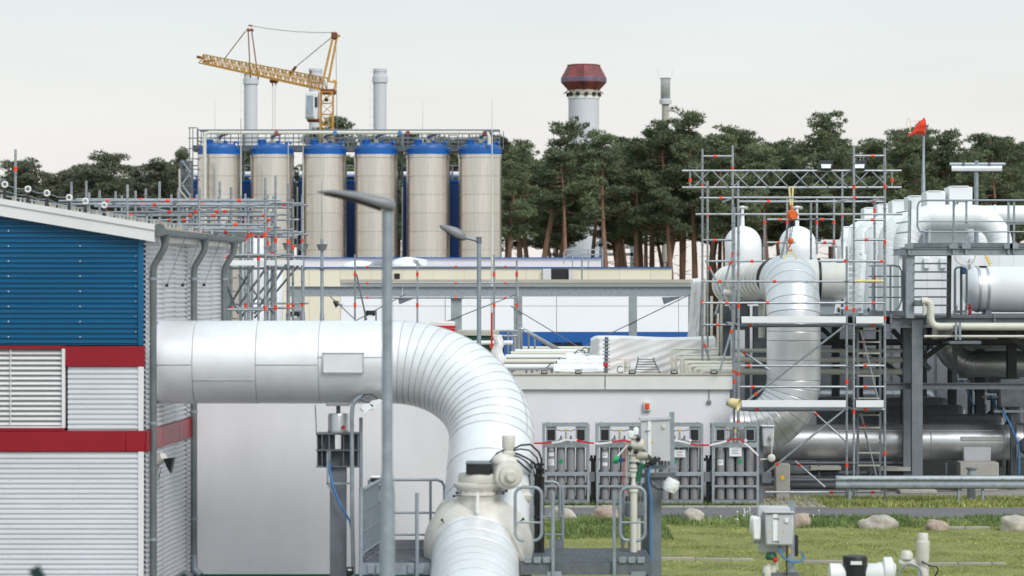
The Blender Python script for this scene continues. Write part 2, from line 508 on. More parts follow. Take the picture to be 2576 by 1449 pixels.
blades('grass', 'short mown grass on the lawn in front of the boulders', 'grass', 170000, .6, 10.8, 47, 60.4, .012, .042, .0085, 'grass', 3, lawn_z,
       lambda x, y: .35 + .65 * (np.sin(x * 1.3 + np.sin(y * 1.9)) * np.sin(y * .9 + x * .4) > -.5))
blades('tall_grass', 'taller dark green grass and weeds along the row of boulders', 'grass', 26000, 1.0, 11, 58.2, 60.7, .05, .15, .014, 'weed', 4, lawn_z,
       lambda x, y: .15 + .85 * (np.sin(x * 1.9) * np.sin(x * .7 + 1) > -.25) * np.clip((y - 58.2) / 1.2, 0, 1))
blades('verge_grass', 'rough grass between the road and the guard rail', 'grass', 22000, 5.3, 12.6, 63.7, 66.4, .04, .13, .014, 'grass', 5, lambda a, b: .03,
       lambda x, y: np.where((x < 7.1), .12, .25 + .75 * (np.sin(y * 3.4 + x * .2) > -.3)))
blades('rack_weeds', 'dark weeds growing under the gas cylinder racks', 'weeds', 9000, .4, 5.5, 63.75, 65.4, .05, .2, .014, 'weed', 6, lambda a, b: .02)
blades('bank_weeds', 'bright green weeds on the small bank behind the valve platform', 'weeds', 6500, .7, 3.2, 55.5, 58.6, .03, .11, .014, 'weed', 8, lawn_z)
fl = MB(); r_ = random.Random(5)
for k in range(38):
    x, y = r_.gauss(5.3, .45), r_.gauss(59.6, .3)
    c = V((x, y, lawn_z(x, y) + r_.uniform(.12, .32)))
    fl.add([c + V((-.02, 0, 0)), c + V((0, -.01, -.012)), c + V((.02, 0, 0)), c + V((0, .01, .012))], [(0, 1, 2, 3)])
    fl.add([c + V((0, 0, -.01)), c + V((.006, 0, -.01)), V((x, y, lawn_z(x, y)))], [(0, 1, 2)])
tag(ob('white_flowers', fl, 'flower', None, 0, 'stuff'), 'small white wild flowers at the edge of the road', 'flowers')

# ---- boulders
def boulder(x, yb, w, h, m, label, seed):
    D = CAMH * FPX / (yb - HZP) + .25
    r = random.Random(seed)
    c = V((QX(x, D), D, -.03)); hx = QR(w, D) / 2; hz = QR(h, D)
    ph = [r.uniform(0, 6.28) for _ in range(8)]
    mb = MB(); nu, nv = 26, 16; rings = []
    for i in range(nv + 1):
        a = -math.pi / 2 + math.pi * i / nv; ring = []
        for j in range(nu):
            b = 2 * math.pi * j / nu
            d = V((math.cos(a) * math.cos(b), math.cos(a) * math.sin(b), math.sin(a)))
            d2 = V([math.copysign(abs(t) ** .8, t) for t in d])
            k = 1 + .10 * math.sin(3 * d.x + ph[0] + 2 * d.z) + .07 * math.sin(5 * d.y + ph[1] + 3 * d.x) + .06 * math.sin(6 * d.z + ph[2] + 4 * d.x) + .025 * math.sin(13 * d.x + 9 * d.z + ph[3]) + .02 * math.sin(17 * d.y + 12 * d.z + ph[4])
            ring.append(c + V((d2.x * hx * k, d2.y * hx * .75 * k, hz * (.42 + .56 * d2.z * k))))
        rings.append(ring)
    mb.loft(rings)
    tag(ob('boulder', mb, m, None, 70), label, 'boulder', 'boulders along the road')
boulder(1415, 1318, 72, 42, 'rock_grey', 'dark layered grey boulder nearest the valve on the road edge', 1)
boulder(1521, 1318, 68, 46, 'rock_pink', 'smooth pink boulder behind the thin valve pipework', 2)
boulder(1610, 1316, 40, 34, 'rock_grey', 'small grey boulder half hidden behind the instrument column', 3)
boulder(1745, 1315, 55, 36, 'rock_grey', 'pointed brown grey boulder beside the white wild flowers', 4)
boulder(2006, 1332, 60, 44, 'rock_pink', 'pink boulder half hidden behind the near grey cabinet', 5)
boulder(2207, 1336, 88, 40, 'rock_grey', 'broad flat pale grey boulder below the guard rail', 6)
boulder(2358, 1340, 58, 34, 'rock_pink', 'low rounded pink boulder between two pale boulders', 7)
boulder(2552, 1343, 78, 48, 'rock_grey', 'tall pale boulder cut by the right picture edge', 8)

# ================================================================ BLUE AND WHITE HALL (left)
HD = 44.2
def hz(y): return QZ(y, HD)
def hx_(x): return QX(x, HD)
hall = thing('industrial_hall', 'industrial hall with blue and white corrugated cladding and red bands', 'building', (hx_(150), 48, 0))
def trap(z0, z1, pitch, dep):
    out = []; z = z0
    while z < z1:
        for t, d in ((0, 0), (.30, 0), (.42, dep), (.86, dep)):
            zz = z + t * pitch
            if zz < z1: out.append((zz, d))
        z += pitch
    out.append((z1, 0))
    return out
def corr(pt, u0, u1, prof, u1f=None, nu=1):
    mb = MB(); n = nu + 1
    for z, d in prof:
        e_ = u1f(z) if u1f else u1
        for i in range(n): mb.v.append(pt(u0 + (e_ - u0) * i / nu, d, z))
    for i in range(len(prof) - 1):
        for j in range(nu):
            a = i * n + j
            mb.f.append((a, a + 1, a + 1 + n, a + n))
    return mb
fpt = lambda u, d, z: V((u, HD - d, z))
XL = hx_(-60); XC = hx_(362)
rl = lambda X: hz(499) + (hz(565) - hz(499)) * (X - hx_(0)) / (hx_(393) - hx_(0))     # roof line
rinv = lambda z: hx_(0) + (z - hz(499)) / (hz(565) - hz(499)) * (hx_(393) - hx_(0))
def upart(z):
    return min(hx_(350), rinv(z + .12))
ob('blue_cladding', corr(fpt, XL, hx_(350), trap(hz(868), rl(XL) - .14, .0795, .027), upart), 'blue_clad', hall, 0)
ob('blue_corner_trim', MB().bbox((hx_(348), HD - .055, hz(869)), (XC, HD + .04, hz(598)), .006), 'blue_clad', hall)
ob('red_band', MB().bbox((hx_(165), HD - .05, hz(922)), (hx_(365), HD + .03, hz(871)), .006), 'red_band', hall)
ob('red_band', MB().bbox((hx_(318), HD - .052, hz(1135.6)), (hx_(365), HD + .03, hz(1084)), .006), 'red_band', hall)
ob('red_band', MB().bbox((XL, HD - .052, hz(1135.6)), (hx_(317.4), HD + .03, hz(1084)), .006), 'red_band', hall)
ob('red_reveal', MB().box((XL, HD - .06, hz(877)), (hx_(166), HD + .03, hz(869.5))), 'red_band', hall)
ob('red_reveal', MB().box((XL, HD - .06, hz(1083)), (hx_(164), HD + .03, hz(1076.5))), 'red_band', hall)
ob('white_cladding', corr(fpt, hx_(171), hx_(349), trap(hz(1083), hz(922), .0795, .032)), 'white_clad', hall, 0)
ob('white_cladding', corr(fpt, XL, hx_(349), trap(-.02, hz(1136), .0795, .032)), 'white_clad', hall, 0)
ob('white_corner_trim', MB().bbox((hx_(348), HD - .05, hz(1083.5)), (XC, HD + .04, hz(922.5)), .006), 'white_trim', hall)
ob('white_corner_trim', MB().bbox((hx_(348), HD - .05, 0), (XC, HD + .04, hz(1136)), .006), 'white_trim', hall)
lv = ob('louvre', MB().box((XL, HD + .12, hz(1076)), (hx_(158), HD + .14, hz(877))), 'black', hall)
fr = MB().box((hx_(157), HD - .06, hz(1076)), (hx_(165), HD + .12, hz(877)))
fr.box((XL, HD - .045, hz(1076)), (hx_(157), HD + .1, hz(1072)))
ob('louvre_frame', fr, 'white_trim', lv)
for i in range(15):
    z = hz(1072) + .025 + i * (hz(878) - hz(1072) - .02) / 15
    s_ = MB().prism([V((XL, HD - .035, z)), V((XL, HD + .07, z + .085)), V((XL, HD + .075, z + .078)), V((XL, HD - .03, z - .012))], (hx_(157) - XL, 0, 0))
    ob('slat', s_, 'white_trim', lv, 0)
ob('louvre_rod', MB().cyl((hx_(28), HD - .05, hz(1072)), (hx_(28), HD - .05, hz(880)), .008, 6), 'white_trim', lv)
scw = MB()
for cx_ in (22, 202, 380 - 38, 342):
    z = hz(868) + .0795 * 1.64
    k = 0
    while z < rl(hx_(cx_)) - .35:
        if k % 3 == (0 if cx_ < 300 else 1): scw.ell((hx_(cx_), HD - .03, z), .012, 6, 4)
        z += .0795; k += 1
for cx_ in (25, 200, 320):
    z = .0795 * 1.64
    k = 0
    while z < hz(1140):
        if k % 3 == 0: scw.ell((hx_(cx_), HD - .036, z), .009, 6, 4)
        z += .0795; k += 1
ob('screws', scw, 'white_trim', hall, 60, 'stuff')
# fascia and roof
def fas(x0, x1, yo, d0, d1):
    a = []
    for X, s in ((x0, 1), (x1, 1)):
        a.append((X, rl(X)))
    return [V((x0, HD - yo, rl(x0) - d0)), V((x1, HD - yo, rl(x1) - d0)), V((x1, HD - yo, rl(x1) - d1)), V((x0, HD - yo, rl(x0) - d1))]
ob('fascia', MB().prism(fas(XL, hx_(393), .20, 0, .09), (0, .3, 0)), 'white_trim', hall)
ob('fascia', MB().prism(fas(XL, hx_(392), .175, .088, .275), (0, .2, 0)), 'white_trim', hall)
HFAR = 52.3
MS = .055
wallx = lambda D: XC + MS * (D - HD)
ev = lambda D: wallx(D) + .19                                       # eaves line
def roofp(X, D, dz=0):                                              # a point on the roof plane
    return V((X, D, rl(X) + dz))
rf = MB()
rf.add([roofp(XL - 2, HD - .1, -.02), roofp(ev(HD), HD - .1, -.02), roofp(ev(HFAR), HFAR + .2, -.02), roofp(XL - 2, HFAR + .2, -.02)], [(0, 1, 2, 3)])
rf.add([roofp(XL - 2, HD - .1, -.14), roofp(ev(HD), HD - .1, -.14), roofp(ev(HFAR), HFAR + .2, -.14), roofp(XL - 2, HFAR + .2, -.14)], [(3, 2, 1, 0)])
rf.f += [(1, 5, 6, 2), (2, 6, 7, 3), (0, 4, 5, 1)]
roof = ob('roof', rf, 'roof_sheet', hall, 0)
for D in (45.6, 46.4, 48.2, 50.3):                                   # low snow rails lying along the roof
    p = [roofp(XL + t * (ev(D) - XL), D, .05) for t in (0, 1)]
    ob('snow_rail', MB().cyl(p[0], p[1], .012, 6), 'galv', roof)
    mbb = MB()
    for k in range(16):
        t = k / 15
        q = roofp(XL + t * (ev(D) - .1 - XL), D, 0)
        mbb.beam(q + V((0, 0, -.02)), q + V((0, 0, .07)), .03, .03)
    ob('rail_brackets', mbb, 'cream_dark', roof, 0, 'stuff')
# side wall
def spt(u, d, z): return V((wallx(u) + d, u, z))
pan = [HD, 45.75, 46.9, 48.0, 49.3, 50.6, HFAR]
for k in range(6):
    off = [0, .012, -.01, .014, 0, .01][k]
    for z0, z1 in ((-.02, hz(1136)), (hz(1084), rl(XC) - .22)):
        if k > 3 and z0 < 1: z0 = 2.4
        f_ = lambda u, d, z, off=off: spt(u, d * 1.25 + off * .3, z)
        ob('side_cladding', corr(f_, pan[k], pan[k + 1] + .02, trap(z0 + off * .5, z1, .0795, .024), nu=1), 'side_clad', hall, 0)
for k, (a, b) in enumerate(((HD + .02, 45.6), (45.62, 47.15), (47.17, 48.68))):
    ob('red_side_band', MB().prism([spt(a, .05, hz(1136)), spt(b, .05, hz(1136)), spt(b, .05, hz(1084)), spt(a, .05, hz(1084))], (-.06, 0, 0)), 'red_band', hall, 0)
ob('eaves_board', MB().prism([spt(HD - .1, .16, rl(XC) - .30), spt(HFAR, .16, rl(XC) - .30), spt(HFAR, .16, rl(XC) - .10), spt(HD - .1, .16, rl(XC) - .10)], (-.1, 0, 0)), 'white_trim', hall)
ob('back_wall', MB().box((XL, HFAR, 0), (wallx(HFAR) - .02, HFAR - .1, rl(XC) - .1)), 'white_clad', hall, 0)
ob('left_wall', MB().box((XL, HD + .16, 0), (XL + .1, HFAR - .1, rl(XC))), 'white_clad', hall, 0)
gz = hz(578)
gut = MB()
gc = lambda D: wallx(D) + .27
prof = []
for D in (HD - .15, HFAR + .1):
    ring = []
    for k in range(13):
        t = math.pi + math.pi * k / 12
        ring.append(V((gc(D) + .095 * math.cos(t), D, gz + .095 * math.sin(t))))
    for k in range(13):
        t = 2 * math.pi - math.pi * k / 12
        ring.append(V((gc(D) + .088 * math.cos(t), D, gz + .088 * math.sin(t))))
    prof.append(ring)
gut.loft(prof)
gutter = ob('gutter', gut, 'zinc', hall)
for D in (HD - .155, HFAR + .1):
    ob('gutter_end', MB().tube([(gc(D), D, gz - .005), (gc(D), D - .012, gz - .005)], .1, 20), 'zinc', gutter)
for k in range(30):
    D = HD + .1 + k * .275
    ob('gutter_bracket', MB().tube(arc((gc(D), D, gz), (1, 0, 0), (0, 0, 1), .1, math.pi, 2 * math.pi, 8), .007, 5), 'galv', gutter)
def downpipe(D, zb):
    x0, x1 = gc(D), wallx(D) + .085
    pts = [V((x0, D, gz - .07)), V((x0, D, gz - .22)), V((x0 - .01, D, gz - .28)), V((x0 - .04, D, gz - .34)), V((x1 + .05, D, gz - .50)), V((x1 + .012, D, gz - .57)), V((x1, D, gz - .66)), V((x1, D, zb))]
    dp = ob('downpipe', MB().tube(pts, .055, 14), 'zinc', hall)
    for z in (gz - .8, 2.9, 1.05):
        if z > zb: ob('pipe_collar', MB().cyl((x1, D, z), (x1, D, z + .05), .066, 14), 'galv', dp)
    ob('hopper', MB().cyl((x0, D, gz - .09), (x0, D, gz - .2), .085, 14, .06), 'zinc', dp)
downpipe(44.55, 0); downpipe(48.4, .15); downpipe(51.7, 0)
ob('downpipe_shoe', MB().tube([(wallx(48.4) + .085, 48.4, .45), (wallx(48.4) + .085, 48.4, .2), (wallx(48.4) + .2, 48.35, .1)], .062, 12), 'galv', hall)
for D in (45.9, 47.4, 49.6):
    q = spt(D, .06, hz(718))
    ob('wall_anchor', MB().ell(q, (.03, .03, .03), 8, 6), 'black', hall)
    ob('wall_cable', MB().cyl(q, V((gc(D + .9), D + .9, gz + .1)), .006, 5), 'zinc', hall)
# earthing line on the roof edge: insulators with rings
rod_things = []
for k, x in enumerate((12, 70, 118, 174, 215, 262)):
    D = 44.9 + k * .15; X = QX(x, D); b = roofp(X, D, -.02)
    t = thing('ring_insulator', ['pale ring insulator on the hall roof at the left picture edge', 'second ring insulator from the left along the hall roof edge', 'third ring insulator from the left along the hall roof edge',
              'fourth ring insulator from the left along the hall roof edge', 'fifth ring insulator from the left along the hall roof edge', 'rightmost ring insulator on the hall roof edge, farthest down the slope'][k], 'insulator', b, 'ring insulators on the hall roof')
    ob('stand', MB().tube([b, b + V((0, 0, .2 - k * .012))], [.03, .016], 8), 'rubber', t)
    c = b + V((0, 0, .255 - k * .012))
    ob('ring', MB().tube(arc(c, (1, 0, 0), (0, 0, 1), .042, 0, 2 * math.pi, 14), .015, 6), 'tape_white', t)
    rod_things.append(c)
wire = thing('earthing_wire', 'thin earthing wires strung through the ring insulators on the hall roof', 'wire', rod_things[0])
for dz in (0, -.1):
    pts = [V((XL, 44.9, rl(XL) + .3 + dz))]
    for c in rod_things:
        pts.append((pts[-1] + c) / 2 + V((0, 0, -.03 + dz * .5))); pts.append(c + V((0, 0, dz)))
    ob('wire_strand', MB().tube(pts, .006, 5), 'galv', wire)
# flood light on the side wall
t = thing('flood_light', 'black wall flood light with a cream housing on the hall side wall', 'flood light', spt(45.2, .05, QZ(1165, 45)))
c = Q(402, 1157, 45.1)
ob('housing', MB().tube([c + V((-.06, .05, -.05)), c + V((.07, -.02, .05))], [.07, .085], 12), 'valve_cream', t)
ob('mount', MB().beam(c + V((-.16, .05, -.02)), c + V((0, 0, 0)), .05, .05), 'galv', t)
h = Q(412, 1163, 45.0)
ob('shade', MB().loft([[h + V((0, -.05, .06)), h + V((0, .05, .06)), h + V((.04, .05, -.05)), h + V((.04, -.05, -.05))],
                       [h + V((.17, -.14, .075)), h + V((.17, .14, .075)), h + V((.12, .14, -.17)), h + V((.12, -.14, -.17))]]), 'black', t, 0)
ob('cable', MB().tube([c + V((-.03, 0, -.06)), c + V((-.02, -.02, -.14)), c + V((.03, -.02, -.12)), c + V((.0, 0, -.22)), c + V((-.02, .02, -.3))], .007, 6), 'rubber', t)

# ================================================================ GREY RENDERED ANNEX
AX0, AX1, AD, AH = wallx(48.7) + .06, QX(1243, 48.7), 48.7, 3.45
annex = thing('annex', 'plain grey rendered annex wall below the large pipe', 'building', ((AX0 + AX1) / 2, 52, 0))
ob('wall', MB().box((AX0, AD, 0), (AX1, 56, AH)), 'stucco', annex, 0)
ob('plinth', MB().box((AX0, AD - .02, 0), (AX1 + .02, AD + .1, .085)), 'green', annex, 0)
ob('roof_edge', MB().box((AX0 - .02, AD - .06, AH), (AX1 + .06, 56.06, AH + .12)), 'coping', annex, 0)

# ================================================================ LARGE INSULATED PIPE WITH ELBOW
PD = 45.5
PR = QR(104, PD)
pc = Q(580, 911, PD)
XE = QX(985, PD)
pipe = thing('insulated_pipe', 'huge aluminium clad pipe running from the hall wall round an elbow down to the valve', 'pipe', (QX(985, PD), PD, 0))
tl = rad(43)
dvec = V((-.05, -math.sin(tl), -math.cos(tl))).normalized()
RB = 1.72
cen = V((XE, PD, pc.z))
xs = [372, 400, 494, 651, 807, 985]
pts = [V((QX(x, PD), PD, pc.z)) for x in xs[:-1]]
ec = cen + dvec * RB
el = arc(ec, -dvec, (1, 0, 0), RB, 0, rad(93), 17)
pts2 = pts + el
E = el[-1]
dE = dvec.copy()
run = [E + dE * s for s in (.55, 1.15, 1.75)]
segs = clad_path(pipe, pts2 + run[:3], PR, 'alu', n=56, ring=.0035)
# rivet lines along the elbow crown and longitudinal laps on the straight run
sm = MB(); P_, T_, N_ = sm.frames(pts2)
for i in range(len(pts) - 1, len(P_) - 1):
    outw = (P_[i] - ec).normalized(); nn = dvec.cross(V((1, 0, 0))).normalized()
    if nn.y > 0: nn = -nn
    ra = math.radians(34)
    off = lambda q: q + ((q - ec).normalized() * math.cos(ra) + nn * math.sin(ra)) * (PR + .004)
    a, b = off(P_[i]), off(P_[i + 1])
    ob('seam_strip', MB().cyl(a, b, .007, 5), 'alu_dull', pipe)
    for k in range(4):
        sm.ell(a.lerp(b, (k + .3) / 4) + nn * .004, .012, 5, 4)
for x0, x1, yy in ((401, 493, 1), (495, 650, 2), (652, 806, 1), (808, 984, 3)):
    th = {1: rad(-2), 2: rad(-24), 3: rad(8)}[yy]
    z = pc.z + math.sin(th) * PR; y = PD - math.cos(th) * (PR + .004)
    a, b = V((QX(x0, PD), y, z)), V((QX(x1, PD), y, z))
    ob('seam_strip', MB().cyl(a, b, .007, 5), 'alu_dull', pipe)
    for k in range(5): sm.ell(a.lerp(b, (k + .5) / 5), .011, 5, 4)
ob('rivets', sm, 'alu_dull', pipe, 60, 'stuff')
bx = MB().bbox((QX(812, PD - .7), PD - PR - .03, QZ(938, PD - .7)), (QX(914, PD - .7), PD - PR + .25, QZ(888, PD - .7)), .012)
cov = ob('inspection_cover', bx, 'alu', pipe)
fr = MB()
for (xa, ya, xb, yb) in ((811, 938.5, 915, 936), (811, 890, 915, 887), (811, 938.5, 813, 887), (913, 938.5, 915, 887)):
    fr.box((QX(xa, PD - .7), PD - PR - .04, QZ(ya, PD - .7)), (QX(xb, PD - .7), PD - PR - .025, QZ(yb, PD - .7)))
ob('cover_frame', fr, 'alu_dull', cov, 0)
# near pipe bending out towards the viewer
B0 = Q(1196, 1398, 42.55)
dE = V((0, -math.sin(rad(64)), -math.cos(rad(64))))
horiz = V((0, -1, 0))
nup = (horiz - dE * horiz.dot(dE)).normalized()
bend = arc(B0 + nup * 5.2, -nup, dE, 5.2, 0, rad(12), 3)
_td = (bend[-1] - bend[-2]).normalized()
tail = [bend[-1] + _td * s for s in (.25, .5, .85, 1.3, 1.8, 2.4)]
npipe = thing('insulated_pipe', 'aluminium clad pipe below the valve bending towards the viewer', 'pipe', (B0.x, B0.y, 0))
clad_path(npipe, [B0 - dE * .3, B0] + bend[1:] + tail, PR * .985, 'alu', n=56, ring=.0035)

# ---- ball valve
BC = Q(1203, 1374, 42.95)
valve = thing('ball_valve', 'cream ball valve with gearbox and black topped actuator on the large pipe', 'valve', (BC.x, BC.y, BC.z - .8))
SR = QR(138, BC.y)
prof = []
for k in range(15):
    a = -.62 + 1.24 * k / 14
    prof.append((SR * math.cos(a * 1.0) , SR * a * .78))
ob('body', MB().lathe(BC, [(PR + .03, -.62), (PR + .05, -.58)] + prof + [(PR + .05, .56), (PR + .02, .60)], dE, 56), 'valve_cream', valve)
ob('collar', MB().lathe(BC + dE * .6, [(PR - .02, -.1), (PR + .035, -.1), (PR + .035, .02), (PR - .02, .02)], dE, 56, False), 'valve_cream', valve)
VD = BC.y - .25
nk = Q(1201, 1262, VD)
def cone(y0, y1, w0, w1, m, par, name, x=1201, n=28):
    return ob(name, MB().lathe(Q(x, y0, VD), [(QR(w0, VD) / 2, 0), (QR(w1, VD) / 2, QZ(y1, VD) - QZ(y0, VD))], (0, 0, 1), n), m, par)
cone(1300, 1258, 112, 96, 'valve_cream', valve, 'neck')
cone(1258, 1243, 96, 104, 'valve_cream', valve, 'flange')
fl_ = cone(1243, 1236, 112, 112, 'valve_cream', valve, 'flange')
bm = MB()
for k in range(16):
    a = 2 * math.pi * k / 16
    c = Q(1201, 1235, VD) + V((math.cos(a), math.sin(a), 0)) * QR(48, VD)
    ob('flange_bolt', MB().lathe(c, [(.024, -.07), (.024, .05)], (0, 0, 1), 6), 'valve_cream', fl_, 0)
cone(1236, 1222, 98, 118, 'valve_cream', valve, 'flange')
# gearbox: flat teardrop casing
def slab(par, name, y0, y1, wl, m, bev=3):
    zt, zb = QZ(y1, VD), QZ(y0, VD)
    out = []
    for k in range(20):
        a = math.pi / 2 + math.pi * k / 19
        out.append((QX(wl + 55, VD) + QR(55, VD) * math.cos(a), VD + QR(48, VD) * math.sin(a)))
    out += [(QX(1288, VD), VD - QR(36, VD)), (QX(1288, VD), VD + QR(36, VD))]
    e = QR(bev, VD)
    rings = []
    for z, k in ((zb, .97), (zb + e, 1), (zt - e, 1), (zt, .95)):
        cx = QX(1215, VD)
        rings.append([V((cx + (x - cx) * k, VD + (y - VD) * k, z)) for x, y in out])
    return ob(name, MB().loft(rings), m, par)
slab(valve, 'gearbox', 1222, 1213, 1140, 'valve_cream', 2)
slab(valve, 'gearbox_cover', 1213, 1190, 1152, 'valve_cream', 6)
ob('black_cap', MB().bbox((QX(1173, VD), VD - .3, QZ(1190, VD)), (QX(1236, VD), VD + .2, QZ(1165, VD)), .015), 'black', valve)
ob('cap_lid', MB().bbox((QX(1172, VD), VD - .31, QZ(1165, VD)), (QX(1237, VD), VD + .21, QZ(1161, VD)), .008), 'galv_dark', valve)
dc = Q(1284, 1197, VD - .36)
ob('drive_housing', MB().lathe(dc, [(QR(36, VD), .5), (QR(37, VD), .1), (QR(35, VD), .06), (QR(27, VD), .05), (QR(26, VD), 0), (QR(14, VD), -.01), (QR(14, VD), -.07), (QR(12, VD), -.085)], (-.25, 1, .05), 28), 'valve_cream', valve)
bm = MB()
ax = V((-.25, 1, .05)).normalized()
for k in range(8):
    a = 2 * math.pi * k / 8
    c = dc + V((math.cos(a), .25 * math.cos(a), math.sin(a))) * QR(9, VD) - ax * .075
    bm.lathe(c, [(.013, -.02), (.013, .02)], ax, 6)
ob('cover_bolts', bm, 'valve_cream', valve, 0)
ob('actuator_body', MB().bbox((QX(1236, VD), VD - .2, QZ(1190, VD)), (QX(1300, VD), VD + .2, QZ(1148, VD)), .05), 'valve_cream', valve)
ob('actuator_dome', MB().ell(Q(1262, 1160, VD - .1), (QR(26, VD), .2, QR(20, VD)), 18, 10), 'valve_cream', valve)
ob('motor', MB().lathe(Q(1279, 1150, VD), [(QR(13, VD), 0), (QR(17, VD), .05), (QR(17, VD), .08), (QR(11, VD), .1), (QR(16, VD), .15), (QR(16.5, VD), .31), (QR(15, VD), .33)], (0, 0, 1), 20), 'valve_cream', valve)
ob('motor_cap', MB().lathe(Q(1284, 1108, VD + .05), [(QR(12, VD), 0), (QR(12, VD), .07)], (0, 0, 1), 18), 'valve_cream', valve)
ob('handle', MB().beam(Q(1202, 1290, VD - .42), Q(1202, 1240, VD - .42), .045, .03), 'tape_white', valve)
for (x0, y0, x1, y1) in ((1160, 1246, 1142, 1248), (1162, 1240, 1150, 1240), (1248, 1238, 1274, 1235), (1246, 1243, 1266, 1241), (1305, 1315, 1316, 1306), (1118, 1318, 1112, 1308)):
    g = ob('grease_nipple', MB().cyl(Q(x0, y0, VD - .2), Q(x1, y1, VD - .3), .012, 8), 'galv_dark', valve)
    ob('nipple_cap', MB().ell(Q(x1, y1, VD - .3), .022, 8, 6), 'black', g)
# small purge valve right of the body
pvv = thing('purge_valve', 'small cream purge valve with side outlet right of the ball valve', 'valve', Q(1318, 1300, 43.3))
ob('stem', MB().lathe(Q(1318, 1310, 43.3), [(.07, 0), (.075, .28), (.12, .33), (.13, .40), (.08, .45), (.085, .56), (.05, .6)], (0, 0, 1), 18), 'valve_cream', pvv)
ob('outlet', MB().tube([Q(1315, 1262, 43.25), Q(1297, 1264, 43.2), Q(1284, 1272, 43.15), Q(1278, 1282, 43.1)], [.075, .06, .05, .06], 12), 'valve_cream', pvv)
# cables from the motor to the cable riser
cab = thing('cable_bundle', 'black cables arching from the valve actuator to the cable riser', 'cable', Q(1345, 1400, 43.3))
for k, (ya, xb, yb, bow) in enumerate(((1130, 1362, 1150, -8), (1134, 1356, 1165, -4), (1139, 1350, 1180, 6), (1146, 1346, 1195, 2), (1152, 1340, 1205, 8))):
    a = Q(1292, ya, VD + .05); b = Q(xb, yb, 43.6)
    pts = [a, a.lerp(b, .25) + V((0, 0, .06 - bow * .004)), a.lerp(b, .6) + V((0, 0, .10 - bow * .006)), a.lerp(b, .9) + V((0, 0, .07)), b + V((0, 0, -.03)), V((b.x, b.y, .9))]
    ob('cable', MB().tube(pts, .012 if k % 2 else .016, 6), 'rubber', cab)
a = Q(1258, 1150, VD); 
ob('cable', MB().tube([Q(1268, 1132, VD), Q(1250, 1140, VD - .1), Q(1238, 1155, VD - .15), Q(1232, 1163, VD - .15)], .013, 6), 'rubber', cab)
cr = thing('cable_riser', 'grey cable riser with black conduits beside the ball valve', 'cable riser', Q(1352, 1400, 43.6))
ob('channel', MB().beam(V((QX(1338, 43.55), 43.55, .85)), V((QX(1338, 43.55), 43.55, QZ(1160, 43.55))), .10, .05, (1, 0, 0)), 'galv', cr)
for x in (1351, 1359, 1366):
    ob('conduit', MB().cyl(V((QX(x, 43.7), 43.7, .9)), V((QX(x, 43.7), 43.7, QZ(1165, 43.7))), .022, 8), 'rubber', cr)
for y in (1175, 1196, 1300):
    ob('clamp', MB().beam(Q(1332, y, 43.64), Q(1372, y, 43.64), .03, .04), 'galv', cr)
# ================================================================ PLATFORMS BESIDE THE VALVE
FD, FB = 42.25, 44.4
PZ = QZ(1412, FD)
def grating(par, x0, x1, y0, y1, z):
    ob('edge_frame', MB().box((x0, y0, z - .16), (x1, y0 + .05, z - .012)).box((x0, y1 - .05, z - .16), (x1, y1, z - .012)).box((x0, y0 + .05, z - .16), (x0 + .05, y1 - .05, z - .012)).box((x1 - .05, y0 + .05, z - .16), (x1, y1 - .05, z - .012)), 'galv_dark', par, 0)
    n = int((x1 - x0) / .034); mb = MB()
    for i in range(n):
        x = x0 + (i + .5) * (x1 - x0) / n
        mb.box((x - .004, y0, z - .03), (x + .004, y1, z))
    m = int((y1 - y0) / .1)
    for j in range(m):
        y = y0 + (j + .5) * (y1 - y0) / m
        mb.box((x0, y - .004, z - .022), (x1, y + .004, z - .002))
    ob('grating', mb, 'galv_dark', par, 0, 'stuff')
def legs(par, pts, z):
    for x, y in pts:
        ob('leg', MB().ibeam((x, y, 0), (x, y, z - .16), .14, .14, .012, .008), 'galv_dark', par)
X0, X1 = QX(905, FD), QX(1084, FD)
pl = thing('platform', 'galvanised grating platform with mesh gate left of the ball valve', 'platform', ((X0 + X1) / 2, 44, 0))
grating(pl, X0, X1, FD, FB, PZ)
legs(pl, [(X0 + .1, FD + .2), (X1 - .1, FD + .2), (X0 + .1, FB - .2), (X1 - .1, FB - .2)], PZ)
for (a, b) in (((X0, FD - .015), (X1, FD - .015)),):
    ob('kick_plate', MB().box((X0, FD - .03, PZ - .2), (X1, FD - .01, PZ - .02)), 'galv', pl, 0)
for x in (X0 + .12, X0 + .25, X1 - .35, X1 - .2):
    ob('fixing_plate', MB().bbox((x, FD - .06, PZ - .18), (x + .1, FD - .032, PZ - .04), .005), 'galv', pl)
ob('kick_plate', MB().box((X0 + .05, FB - .04, PZ), (X1 - .1, FB - .015, PZ + .13)), 'steel_paint', pl, 0)
zr = lambda y: QZ(y, FB)
xr0, xr1 = X0 + .03, QX(1118, FB)
ob('hand_rail', MB().tube([(xr0, FB, zr(1207)), (xr1 - .12, FB, zr(1207)), (xr1 - .04, FB, zr(1212)), (xr1, FB, zr(1224)), (xr1, FB, zr(1300)), (xr1, FB, zr(1340))], .022, 10), 'galv', pl)
for y in (1290, 1345):
    ob('mid_rail', MB().cyl((xr0, FB, zr(y)), (xr1, FB, zr(y)), .017, 8), 'galv', pl)
ob('rail_post', MB().cyl((QX(1083, FB), FB, PZ), (QX(1083, FB), FB, zr(1208)), .021, 8), 'galv', pl)
ob('rail_post', MB().cyl((xr0, FB, PZ), (xr0, FB, zr(1207)), .021, 8), 'galv', pl)
xg = QX(1049, FD - .05)
ob('rail_post', MB().cyl((xg, FD - .05, .1), (xg, FD - .05, QZ(1240, FD - .05)), .030, 10), 'galv', pl)
gp = QX(908, FD)
